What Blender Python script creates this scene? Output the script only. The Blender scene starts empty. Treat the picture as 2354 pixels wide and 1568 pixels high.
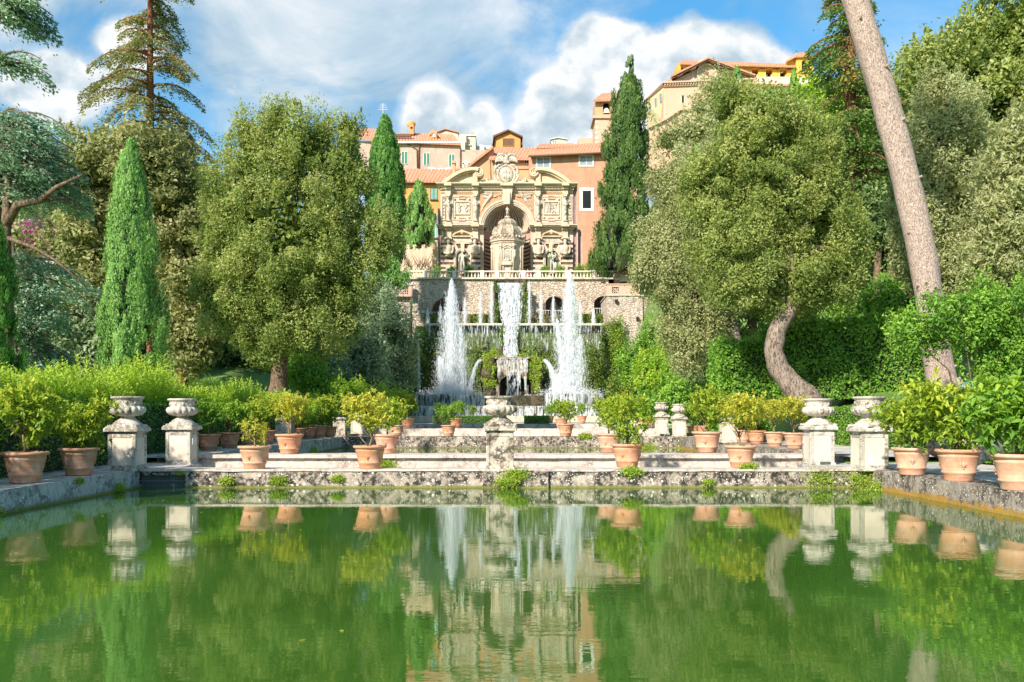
import bpy, math, random
import numpy as np
from mathutils import Vector, noise as mnoise
PI = math.pi
col = bpy.context.scene.collection
scene = bpy.context.scene
HC = 1.85            # eye height above the pool water
def Q(x, y, D):      # point seen at (x, y) (picture 2353 px wide) at depth D
    return Vector(((x-1176.5)*D/2088, D, HC-(y-955)*D/2088))
def QX(x, D): return (x-1176.5)*D/2088
def QZ(y, D): return HC-(y-955)*D/2088

# ------------------------------------------------------------ objects
def tag(o, label=None, cat=None, group=None, kind=None):
    if label: o['label'] = label
    if cat: o['category'] = cat
    if group: o['group'] = group
    if kind: o['kind'] = kind
    return o
def empty(name, loc=(0,0,0), label=None, cat=None, group=None, rz=0):
    o = bpy.data.objects.new(name, None); col.objects.link(o)
    o.location = loc; o.rotation_euler = (0,0,rz); o.empty_display_size = .3
    return tag(o, label, cat, group)
def link(name, me, m, parent=None):
    o = bpy.data.objects.new(name, me); col.objects.link(o)
    for k in (m if isinstance(m, (list, tuple)) else [m]):
        if k: me.materials.append(k)
    if parent: o.parent = parent
    return o
def children(o): return [c for c in bpy.data.objects if c.parent == o]
def copy_tree(o, loc=None, parent=None, rz=None, scale=None, kids=None):
    c = o.copy(); col.objects.link(c); c.parent = parent
    if loc is not None: c.location = loc
    if rz is not None: c.rotation_euler = (0,0,rz)
    if scale is not None: c.scale = scale if hasattr(scale, '__len__') else (scale,)*3
    for ch in children(o):
        copy_tree(ch, parent=c)
    return c

class MB:
    def __init__(s, off=(0,0,0)): s.v=[]; s.f=[]; s.mi=[]; s.sm=[]; s.off=Vector(off); s.cur=0
    def add(s, vs, fs, smooth=False):
        n=len(s.v); s.v += [tuple(Vector(v)-s.off) for v in vs]
        for f in fs: s.f.append(tuple(i+n for i in f)); s.mi.append(s.cur); s.sm.append(smooth)
    def box(s, x0,x1,y0,y1,z0,z1):
        if x0>x1: x0,x1=x1,x0
        if y0>y1: y0,y1=y1,y0
        if z0>z1: z0,z1=z1,z0
        s.add([(x0,y0,z0),(x1,y0,z0),(x1,y1,z0),(x0,y1,z0),(x0,y0,z1),(x1,y0,z1),(x1,y1,z1),(x0,y1,z1)],
              [(0,3,2,1),(4,5,6,7),(0,1,5,4),(1,2,6,5),(2,3,7,6),(3,0,4,7)])
    def bev(s, x0,x1,y0,y1,z0,z1,b=.02):   # box with chamfered upper and vertical edges
        pts=[(x0+b,y0),(x1-b,y0),(x1,y0+b),(x1,y1-b),(x1-b,y1),(x0+b,y1),(x0,y1-b),(x0,y0+b)]
        def ring(z,k):
            cx,cy=(x0+x1)/2,(y0+y1)/2
            return [(cx+(p[0]-cx)*(1-k/(x1-x0)*2),cy+(p[1]-cy)*(1-k/(y1-y0)*2),z) for p in pts]
        vs=ring(z0,0)+ring(z1-b,0)+ring(z1,b)
        fs=[tuple(range(7,-1,-1)),tuple(range(16,24))]
        for r in (0,8):
            for i in range(8):
                j=(i+1)%8; fs.append((r+i,r+j,r+8+j,r+8+i))
        s.add(vs,fs)
    def tube(s, path, rad, seg=8, cap=True, wob=0, seed=0):
        path=[Vector(p) for p in path]; n=len(path)
        if not hasattr(rad,'__len__'): rad=[rad]*n
        vs=[]; up=Vector((.01,.02,1))
        for i,p in enumerate(path):
            t=(path[min(i+1,n-1)]-path[max(i-1,0)]).normalized()
            a=t.cross(Vector((0,1,0)) if abs(t.y)<.9 else Vector((1,0,0))).normalized(); b=t.cross(a)
            for k in range(seg):
                th=2*PI*k/seg; r=rad[i]
                if wob: r*=1+wob*mnoise.noise(Vector((math.cos(th)*1.5+seed,math.sin(th)*1.5,i*.45)))
                vs.append(p+a*math.cos(th)*r+b*math.sin(th)*r)
        fs=[(i*seg+k,i*seg+(k+1)%seg,(i+1)*seg+(k+1)%seg,(i+1)*seg+k) for i in range(n-1) for k in range(seg)]
        if cap: fs += [tuple(range(seg-1,-1,-1)),tuple((n-1)*seg+k for k in range(seg))]
        s.add(vs,fs,True)
    def lathe(s, c, prof, seg=24, fn=None, smooth=True, a0=0, a1=2*PI):
        full=abs(a1-a0-2*PI)<1e-6; m=seg if full else seg+1
        vs=[]
        for (r,z) in prof:
            for k in range(m):
                th=a0+(a1-a0)*k/seg; rr=r*(fn(th,z) if fn else 1)
                vs.append((c[0]+rr*math.cos(th),c[1]+rr*math.sin(th),c[2]+z))
        fs=[]
        for i in range(len(prof)-1):
            for k in range(seg):
                k2=(k+1)%m
                fs.append((i*m+k,i*m+k2,(i+1)*m+k2,(i+1)*m+k))
        s.add(vs,fs,smooth)
    def prism(s, pts, y0, y1, smooth=False):   # outline in x,z pushed from y0 to y1
        n=len(pts)
        vs=[(p[0],y0,p[1]) for p in pts]+[(p[0],y1,p[1]) for p in pts]
        fs=[tuple(range(n)),tuple(range(2*n-1,n-1,-1))]+[(i,(i+1)%n+0,(i+1)%n+n,i+n)[::-1] for i in range(n)]
        s.add(vs,fs,smooth)
    def strip(s, A, B, y0, y1):                # band between two polylines in x,z (same length)
        n=len(A)
        for i in range(n-1):
            s.prism([A[i],A[i+1],B[i+1],B[i]], y0, y1)
    def ell(s, c, r, seg=10, rings=7, rot=None):
        vs=[]; fs=[]
        for i in range(rings+1):
            ph=PI*i/rings
            for k in range(seg):
                th=2*PI*k/seg
                p=Vector((r[0]*math.sin(ph)*math.cos(th),r[1]*math.sin(ph)*math.sin(th),r[2]*math.cos(ph)))
                if rot: # rotation in the x,z plane
                    x,z=p.x,p.z; p.x=x*math.cos(rot)-z*math.sin(rot); p.z=x*math.sin(rot)+z*math.cos(rot)
                vs.append(p+Vector(c))
        for i in range(rings):
            for k in range(seg): fs.append((i*seg+k,(i+1)*seg+k,(i+1)*seg+(k+1)%seg,i*seg+(k+1)%seg))
        s.add(vs,fs,True)
    def quadgrid(s, P, nu, nv, smooth=True):   # P(u,v) -> point, u,v in 0..1
        vs=[P(i/nu,j/nv) for j in range(nv+1) for i in range(nu+1)]
        fs=[(j*(nu+1)+i,j*(nu+1)+i+1,(j+1)*(nu+1)+i+1,(j+1)*(nu+1)+i) for j in range(nv) for i in range(nu)]
        s.add(vs,fs,smooth)
    def build(s, name, m, parent=None):
        me=bpy.data.meshes.new(name); me.from_pydata(s.v,[],s.f); me.update()
        me.polygons.foreach_set('use_smooth',s.sm)
        o=link(name,me,m,parent)
        if max(s.mi,default=0)>0: me.polygons.foreach_set('material_index',s.mi)
        return o
def rough_box(mb, x0,x1,y0,y1,z0,z1, res=.15, amp=.02, sc=1.3, skew=0):
    # a weathered block: every face a grid pushed about by noise that is continuous over the edges
    def disp(p):
        q=Vector(p); n=mnoise.noise_vector(q*sc)*amp+mnoise.noise_vector(q*sc*4)*amp*.45
        # round the edges a little
        for ax,(a,b) in enumerate(((x0,x1),(y0,y1),(z0,z1))):
            pass
        q=q+n; q.y += skew*(p[0]); return q
    def face(o,u,v,lu,lv):
        nu=max(1,min(260,int(lu/res))); nv=max(1,min(60,int(lv/res)))
        mb.quadgrid(lambda a,b:disp((o[0]+u[0]*a*lu+v[0]*b*lv,o[1]+u[1]*a*lu+v[1]*b*lv,o[2]+u[2]*a*lu+v[2]*b*lv)),nu,nv,False)
    dx,dy,dz=x1-x0,y1-y0,z1-z0
    face((x0,y0,z0),(1,0,0),(0,0,1),dx,dz); face((x1,y1,z0),(-1,0,0),(0,0,1),dx,dz)
    face((x0,y1,z0),(0,-1,0),(0,0,1),dy,dz); face((x1,y0,z0),(0,1,0),(0,0,1),dy,dz)
    face((x0,y0,z1),(1,0,0),(0,1,0),dx,dy)

# ------------------------------------------------------------ leaves (many small faces, one mesh)
def unit(a): return a/np.maximum(np.linalg.norm(a,axis=1,keepdims=True),1e-9)
def leafmesh(name, C, A, N, L, W, var, m, parent=None, fold=False):
    n=len(C); A=unit(A); S=unit(np.cross(A,N)); N=unit(np.cross(S,A))
    L=np.broadcast_to(np.asarray(L,float),(n,)).reshape(n,1); W=np.broadcast_to(np.asarray(W,float),(n,)).reshape(n,1)
    P=np.empty((n,4,3),np.float32)
    P[:,0]=C-A*L*.5; P[:,1]=C+S*W*.5-A*L*.08; P[:,2]=C+A*L*.5; P[:,3]=C-S*W*.5-A*L*.08
    if fold:
        P[:,1]+=N*W*.22; P[:,3]+=N*W*.22; P[:,2]-=N*L*.12
        idx=(np.arange(n)[:,None]*4+np.array([0,1,2,0,2,3])).ravel(); per=3; nf=2*n; var=np.repeat(var,2)
    else:
        idx=np.arange(4*n); per=4; nf=n
    me=bpy.data.meshes.new(name)
    me.vertices.add(4*n); me.vertices.foreach_set('co',P.ravel())
    me.loops.add(len(idx)); me.loops.foreach_set('vertex_index',idx.astype(np.int32))
    me.polygons.add(nf); me.polygons.foreach_set('loop_start',(np.arange(nf)*per).astype(np.int32))
    me.update(calc_edges=True)
    at=me.attributes.new('var','FLOAT','FACE'); at.data.foreach_set('value',np.asarray(var,np.float32))
    return link(name,me,m,parent)
def clumps(env, nc, cr, rng, inner=.6):
    env=np.array(env,float)
    w=(env[:,3]*env[:,5]+env[:,3]*env[:,4]+env[:,4]*env[:,5]); w/=w.sum()
    out=[]
    while len(out)<nc:
        k=rng.choice(len(env),p=w); d=rng.normal(size=3); d/=np.linalg.norm(d)
        t=inner+(1-inner)*rng.random()**.6
        p=env[k,:3]+d*env[k,3:6]*t
        ok=True
        for j in range(len(env)):
            if j!=k and np.linalg.norm((p-env[j,:3])/env[j,3:6])<.5: ok=False; break
        if ok: out.append(np.concatenate([p,d]))
    return np.array(out)
def foliage(name, env, nc, per, cr, L, m, parent=None, seed=0, asp=.5, up=.5, flat=1.0, spire=.2, inner=.6, axis=None, fold=False, jit=.9, hole=0):
    rng=np.random.default_rng(seed)
    c=clumps(env,nc,cr,rng,inner)
    if hole:
        keep=rng.random(nc)>hole; c=c[keep]; nc=len(c)
    r=cr*(.55+.75*rng.random(nc))
    d=unit(rng.normal(size=(nc*per,3))); t=(.35+.65*rng.random((nc*per,1))**.5)
    # lumpy: pull outwards along the crown's own direction
    cc=np.repeat(c[:,:3],per,0); cd=np.repeat(c[:,3:],per,0); rr=np.repeat(r,per)[:,None]
    C=cc+d*t*rr*np.array([1,1,flat])
    k=nc*per; sp=rng.random(k)<spire; u=rng.random(k); na=np.repeat(rng.random(nc)<.75,per)
    sp&=na; aa=np.repeat(rng.normal(size=(nc,2))*.35,per,0)
    lat=rng.normal(size=(k,2))*.17*(1.15-u[:,None])
    S_=cc+rr*np.stack([aa[:,0]*(.6+.4*u)+lat[:,0],aa[:,1]*(.6+.4*u)+lat[:,1],.35+1.05*u],1)
    C=np.where(sp[:,None],S_,C)
    st=rng.random(k)<.07; C=np.where(st[:,None],C+cd*rr*rng.random((k,1))*.9,C)
    N=unit(d*.7+cd*.45+np.array([0,0,up])+rng.normal(size=C.shape)*jit*.6)
    ax=rng.normal(size=C.shape) if axis is None else np.array(axis,float)+rng.normal(size=C.shape)*.45
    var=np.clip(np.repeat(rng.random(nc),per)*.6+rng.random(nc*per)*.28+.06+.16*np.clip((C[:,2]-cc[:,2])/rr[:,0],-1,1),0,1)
    sz=L*(.6+.8*rng.random(nc*per))
    off=np.array(parent.location) if parent is not None else 0
    return leafmesh(name,C-off,ax,N,sz,sz*asp,var,m,parent,fold)

# ------------------------------------------------------------ materials
class NT:
    def __init__(s, name):
        s.m=bpy.data.materials.new(name); s.m.use_nodes=True; s.t=s.m.node_tree; s.n=s.t.nodes
        s.b=s.n['Principled BSDF']; s.out=s.n['Material Output']; s.b.inputs['Roughness'].default_value=.8
    def L(s,a,b): s.t.links.new(a,b)
    def node(s,t,**k):
        n=s.n.new(t)
        for a,v in k.items(): setattr(n,a,v)
        return n
    def pos(s, sc=(1,1,1), obj=False):
        g=s.node('ShaderNodeTexCoord').outputs['Object'] if obj else s.node('ShaderNodeNewGeometry').outputs['Position']
        mp=s.node('ShaderNodeMapping'); mp.inputs['Scale'].default_value=sc; s.L(g,mp.inputs['Vector']); return mp.outputs[0]
    def noise(s, scale, detail=4, rough=.6, vec=None, dist=0):
        n=s.node('ShaderNodeTexNoise'); n.inputs['Scale'].default_value=scale; n.inputs['Detail'].default_value=detail
        n.inputs['Roughness'].default_value=rough; n.inputs['Distortion'].default_value=dist
        s.L(vec if vec else s.pos(),n.inputs['Vector']); return n.outputs['Fac']
    def vor(s, scale, vec=None, feature='F1', out='Distance'):
        n=s.node('ShaderNodeTexVoronoi',feature=feature); n.inputs['Scale'].default_value=scale
        s.L(vec if vec else s.pos(),n.inputs['Vector']); return n.outputs[out]
    def ramp(s, fac, stops):
        r=s.node('ShaderNodeValToRGB'); e=r.color_ramp.elements
        while len(e)<len(stops): e.new(.5)
        for k,(p,c) in enumerate(stops):
            e[k].position=p; e[k].color=(c,c,c,1) if not hasattr(c,'__len__') else (*c,1)
        s.L(fac,r.inputs['Fac']); return r.outputs['Color']
    def mix(s, fac, a, b, mode='MIX'):
        x=s.node('ShaderNodeMix',data_type='RGBA',blend_type=mode)
        for i,v in ((0,fac),(6,a),(7,b)):
            if hasattr(v,'node'): s.L(v,x.inputs[i])
            else: x.inputs[i].default_value=v if i==0 else (*v,1)
        return x.outputs[2]
    def math(s, op, a, b=0, c=0, clamp=False):
        x=s.node('ShaderNodeMath',operation=op); x.use_clamp=clamp
        for i,v in enumerate((a,b,c)):
            if hasattr(v,'node'): s.L(v,x.inputs[i])
            else: x.inputs[i].default_value=v
        return x.outputs[0]
    def bump(s, h, strength=.5, dist=.02):
        b=s.node('ShaderNodeBump'); b.inputs['Strength'].default_value=strength; b.inputs['Distance'].default_value=dist
        s.L(h,b.inputs['Height']); s.L(b.outputs[0],s.b.inputs['Normal']); return b
    def col(s, c):
        if hasattr(c,'node'): s.L(c,s.b.inputs['Base Color'])
        else: s.b.inputs['Base Color'].default_value=(*c,1)
    def xyz(s):
        x=s.node('ShaderNodeSeparateXYZ'); s.L(s.node('ShaderNodeNewGeometry').outputs['Position'],x.inputs[0]); return x.outputs
def simple(name, c, rough=.8, var=.12, scale=3, bump=.3, bd=.01):
    k=NT(name); n=k.noise(scale,5)
    k.col(k.mix(k.ramp(n,[(.3,0),(.7,1)]),tuple(x*(1-var) for x in c),tuple(min(1,x*(1+var)) for x in c)))
    k.b.inputs['Roughness'].default_value=rough
    if bump: k.bump(k.noise(scale*8,4),bump,bd)
    return k.m
def stone(name, a, b, dark, dk=.5, lich=(.78,.74,.66), spots=True, moss=None, mossz=None, blocks=None, bd=.03, sc=1.0, cement=None, streak=0):
    k=NT(name)
    base=k.mix(k.ramp(k.noise(.9*sc,5,.6),[(.35,0),(.65,1)]),a,b)
    n2=k.noise(5*sc,6,.75)
    base=k.mix(k.math('MULTIPLY',k.ramp(n2,[(.45,0),(.62,1)]),.45),base,tuple(x*.62 for x in a))
    if blocks:
        v=k.pos(blocks); cell=k.vor(1,v,out='Color'); ed=k.vor(1,v,'DISTANCE_TO_EDGE')
        sep=k.node('ShaderNodeSeparateColor'); k.L(cell,sep.inputs[0])
        base=k.mix(k.math('MULTIPLY',sep.outputs[0],.5),base,k.mix(sep.outputs[1],tuple(x*.6 for x in b),lich))
        crack=k.ramp(ed,[(.02,1),(.09,0)])
        base=k.mix(k.math('MULTIPLY',crack,.6),base,cement or tuple(x*.35 for x in a))
    dm=k.math('MULTIPLY',k.ramp(k.noise(1.5*sc,7,.74,dist=.6),[(.55-.14*dk,0),(.62-.14*dk,1)]),k.ramp(k.noise(7*sc,5,.7),[(.36,0),(.56,1)]))
    base=k.mix(k.math('MULTIPLY',dm,min(1,dk*1.6)),base,dark)
    if streak:
        st=k.ramp(k.noise(1,5,.7,k.pos((2.2,2.2,.25))),[(.5,0),(.66,1)])
        base=k.mix(k.math('MULTIPLY',st,streak),base,dark)
    if spots:
        vv=k.vor(6*sc,k.pos()); sp=k.math('MULTIPLY',k.ramp(vv,[(.16,1),(.22,0)]),k.ramp(k.noise(2.3*sc,3),[(.46,0),(.56,1)]))
        vs2=k.vor(17*sc,k.pos()); sp2=k.math('MULTIPLY',k.ramp(vs2,[(.2,1),(.27,0)]),k.ramp(k.noise(3.1*sc,3,vec=k.pos((1,1.1,.9))),[(.44,0),(.52,1)]))
        base=k.mix(k.math('MAXIMUM',sp,sp2),base,lich)
    if mossz:
        z=k.xyz()[2]; nz=k.math('MULTIPLY',k.math('SUBTRACT',k.noise(3.5,5,.7),.5),mossz[1])
        mz=k.ramp(k.math('ADD',k.math('SUBTRACT',z,mossz[0]),nz),[(0,1),(.06,0)])
        base=k.mix(mz,base,k.mix(k.noise(6,3),moss,(.30,.26,.06)))
    k.col(base); k.b.inputs['Roughness'].default_value=.9; k.b.inputs['Specular IOR Level'].default_value=.25
    h=k.math('ADD',k.noise(9*sc,6,.7),k.math('MULTIPLY',k.noise(30*sc,4,.7),.4))
    if blocks: h=k.math('ADD',h,k.math('MULTIPLY',k.ramp(ed,[(0,0),(.12,1)]),1.2))
    k.bump(h,.7,bd)
    return k.m
def leafmat(name, stops, trans=.3, rough=.5, spec=.35):
    k=NT(name); a=k.node('ShaderNodeAttribute',attribute_name='var')
    c=k.ramp(a.outputs['Fac'],stops); k.col(c); k.b.inputs['Roughness'].default_value=rough
    k.b.inputs['Specular IOR Level'].default_value=spec
    t=k.node('ShaderNodeBsdfTranslucent'); k.L(k.mix(.5,c,k.mix(1.0,c,(1.0,1.0,.35),'MULTIPLY')),t.inputs[0])
    mx=k.node('ShaderNodeMixShader'); mx.inputs[0].default_value=trans
    k.L(k.b.outputs[0],mx.inputs[1]); k.L(t.outputs[0],mx.inputs[2]); k.L(mx.outputs[0],k.out.inputs[0])
    return k.m
def bark(name, a, b, sc=1, stretch=.35, bd=.04):
    k=NT(name); v=k.pos((6*sc,6*sc,6*sc*stretch)); n=k.noise(1,6,.75,v,.8); v2=k.noise(1.7,5,.7,v,1.2)
    k.col(k.mix(k.ramp(v2,[(.40,1),(.48,0)]),k.mix(k.ramp(n,[(.3,0),(.7,1)]),a,b),tuple(x*.6 for x in a)))
    k.b.inputs['Roughness'].default_value=.95; k.b.inputs['Specular IOR Level'].default_value=.15
    k.bump(k.math('ADD',n,k.ramp(v2,[(.36,0),(.5,1)])),.8,bd); return k.m

G=lambda *c: tuple(c)
M={}
M['citrus']=leafmat('citrus_leaf',[(0,(0.168,0.291,0.028)),(.4,(0.302,0.426,0.039)),(.75,(0.470,0.560,0.056)),(1,(0.672,0.650,0.078))],0.45,.4)
M['citrus_y']=leafmat('yellow_citrus_leaf',[(0,(0.273,0.357,0.042)),(.4,(0.504,0.525,0.063)),(.8,(0.714,0.651,0.095)),(1,(0.819,0.693,0.137))],0.45,.4)
M['citrus_g']=leafmat('green_citrus_leaf',[(0,(0.117,0.260,0.033)),(.5,(0.247,0.442,0.052)),(1,(0.494,0.624,0.065))],0.45,.4)
M['oak']=leafmat('holm_oak_leaf',[(0,(.12,.18,.04)),(.4,(.27,.34,.075)),(.8,(.45,.49,.14)),(1,(.58,.57,.24))],.42)
M['oak_l']=leafmat('pale_oak_leaf',[(0,(.24,.27,.10)),(.5,(.42,.44,.19)),(1,(.60,.59,.32))],.42)
M['oak_d']=leafmat('dark_evergreen_leaf',[(0,(0.053,0.105,0.038)),(.6,(0.147,0.231,0.063)),(1,(0.294,0.399,0.126))],0.35)
M['olive']=leafmat('olive_leaf',[(0,(0.119,0.186,0.085)),(.5,(0.270,0.355,0.186)),(1,(0.506,0.590,0.355))],0.35)
M['cyp']=leafmat('cypress_leaf',[(0,(0.054,0.155,0.028)),(.5,(0.132,0.310,0.054)),(1,(0.310,0.513,0.124))],0.35)
M['cyp_l']=leafmat('bright_cypress_leaf',[(0,(0.109,0.233,0.047)),(.5,(0.248,0.451,0.109)),(1,(0.466,0.652,0.217))],0.35)
M['cyp_d']=leafmat('dark_cypress_leaf',[(0,(0.055,0.109,0.027)),(.6,(0.137,0.237,0.055)),(1,(0.309,0.400,0.109))],0.35)
M['redwood']=leafmat('redwood_leaf',[(0,(.15,.17,.055)),(.5,(.32,.33,.12)),(.85,(.46,.45,.19)),(1,(.50,.42,.20))],.4)
M['redwood_o']=leafmat('rusty_conifer_leaf',[(0,(0.072,0.168,0.042)),(.6,(0.216,0.336,0.084)),(.86,(0.360,0.384,0.096)),(1,(0.624,0.288,0.072))],0.35)
M['cedar']=leafmat('blue_cedar_leaf',[(0,(0.109,0.182,0.109)),(.5,(0.274,0.420,0.274)),(1,(0.602,0.765,0.566))],0.35)
M['privet']=leafmat('privet_shoot_leaf',[(0,(0.161,0.322,0.029)),(.5,(0.345,0.529,0.046)),(1,(0.575,0.690,0.092))],0.45)
M['hedge']=leafmat('clipped_hedge_leaf',[(0,(0.048,0.144,0.029)),(.5,(0.128,0.304,0.048)),(1,(0.320,0.576,0.096))],0.35)
M['hedge_b']=leafmat('bright_hedge_leaf',[(0,(0.078,0.195,0.026)),(.5,(0.195,0.390,0.046)),(1,(0.416,0.624,0.091))],0.4)
M['fern']=leafmat('fern_leaf',[(0,(0.138,0.276,0.023)),(.5,(0.345,0.483,0.046)),(1,(0.575,0.644,0.081))],0.4)
M['moss']=leafmat('moss_tuft',[(0,(0.045,0.120,0.018)),(.5,(0.135,0.240,0.030)),(.8,(0.300,0.330,0.045)),(1,(0.510,0.390,0.075))],0.3)
M['flower']=leafmat('pink_flower_petal',[(0,(0.420,0.050,0.250)),(1,(0.750,0.180,0.520))],.3)
M['grassb']=leafmat('grass_blade',[(0,(0.100,0.220,0.030)),(1,(0.260,0.420,0.070))],.3)
M['core']=simple('shade_fill',(.030,.035,.015),.95)  # near-black fill: shade inside foliage and behind the lattice put into the colour
M['bark']=bark('brown_bark',(.16,.10,.065),(.27,.19,.13))
M['bark_g']=bark('grey_oak_bark',(.22,.16,.12),(.40,.31,.25))
M['bark_p']=bark('pale_pine_bark',(.46,.33,.27),(.60,.46,.38),2.6,.45,.03)
M['bark_r']=bark('red_conifer_bark',(.20,.07,.035),(.38,.17,.10))
M['stem']=bark('citrus_stem',(.20,.14,.08),(.34,.26,.16),3,.4,.01)
M['wallA']=stone('weathered_pool_wall',(.44,.36,.28),(.52,.42,.34),(.040,.032,.028),.95,moss=(.10,.12,.03),mossz=(.015,.06),streak=.15)
M['ledge']=stone('worn_ledge_stone',(.60,.50,.42),(.68,.56,.48),(.12,.09,.075),.35)
M['rubble']=stone('rubble_wall',(.55,.44,.36),(.62,.50,.43),(.10,.07,.06),.45,blocks=(1.3,1.3,2.6))
M['kerb']=stone('grey_kerb',(.52,.48,.43),(.62,.57,.52),(.14,.13,.12),.5,moss=(.20,.22,.05),mossz=(.03,.09),streak=.2)
M['kerbr']=stone('brown_kerb',(.36,.29,.23),(.46,.38,.31),(.10,.075,.06),.7,moss=(.52,.20,.04),mossz=(.07,.5),streak=.25)
M['pedW']=stone('white_pedestal_stone',(.54,.49,.41),(.62,.55,.46),(.15,.12,.085),.5,streak=.45,bd=.015)
M['pedC']=stone('lichened_pedestal_stone',(.55,.46,.37),(.62,.52,.42),(.10,.08,.055),.62,streak=.3,bd=.025)
M['plas']=simple('cream_panel_plaster',(.68,.57,.46),.9,.14,1.6,.3)
M['paving']=stone('pale_paving',(.58,.54,.50),(.66,.60,.55),(.30,.26,.22),.25,spots=False,blocks=(.8,.8,1),bd=.01)
def terracotta():
    k=NT('terracotta'); z=k.pos((1,1,7)); n=k.noise(3,5,.6,z)
    c=k.mix(k.ramp(n,[(.3,0),(.7,1)]),(.50,.20,.095),(.66,.31,.165))
    c=k.mix(k.math('MULTIPLY',k.ramp(k.noise(2.2,6,.75),[(.48,0),(.7,1)]),.65),c,(.74,.52,.40))
    c=k.mix(k.math('MULTIPLY',k.ramp(k.noise(6,6,.75,k.pos((1,1,.5))),[(.60,0),(.72,1)]),.5),c,(.22,.12,.08))
    r=k.node('ShaderNodeObjectInfo').outputs['Random']
    c=k.mix(k.ramp(r,[(.2,0),(.9,.35)]),c,k.mix(k.ramp(k.noise(4,6,.7),[(.4,0),(.6,1)]),(.66,.36,.24),(.76,.58,.46)))
    c=k.mix(k.math('MULTIPLY',k.ramp(k.noise(9,5,.8,k.pos((1,1,.4))),[(.62,0),(.70,1)]),k.math('MULTIPLY',r,.5)),c,(.80,.72,.62))
    k.col(c); k.b.inputs['Roughness'].default_value=.85; k.bump(k.noise(25,4,.6,k.pos((1,1,4))),.3,.006); return k.m
M['terra']=terracotta()
M['terra_d']=simple('dull_terracotta',(.50,.23,.13),.88,.25,4,.3,.008)
M['soil']=simple('pot_soil',(.09,.07,.04),.95,.3,9,.6,.02)
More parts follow.
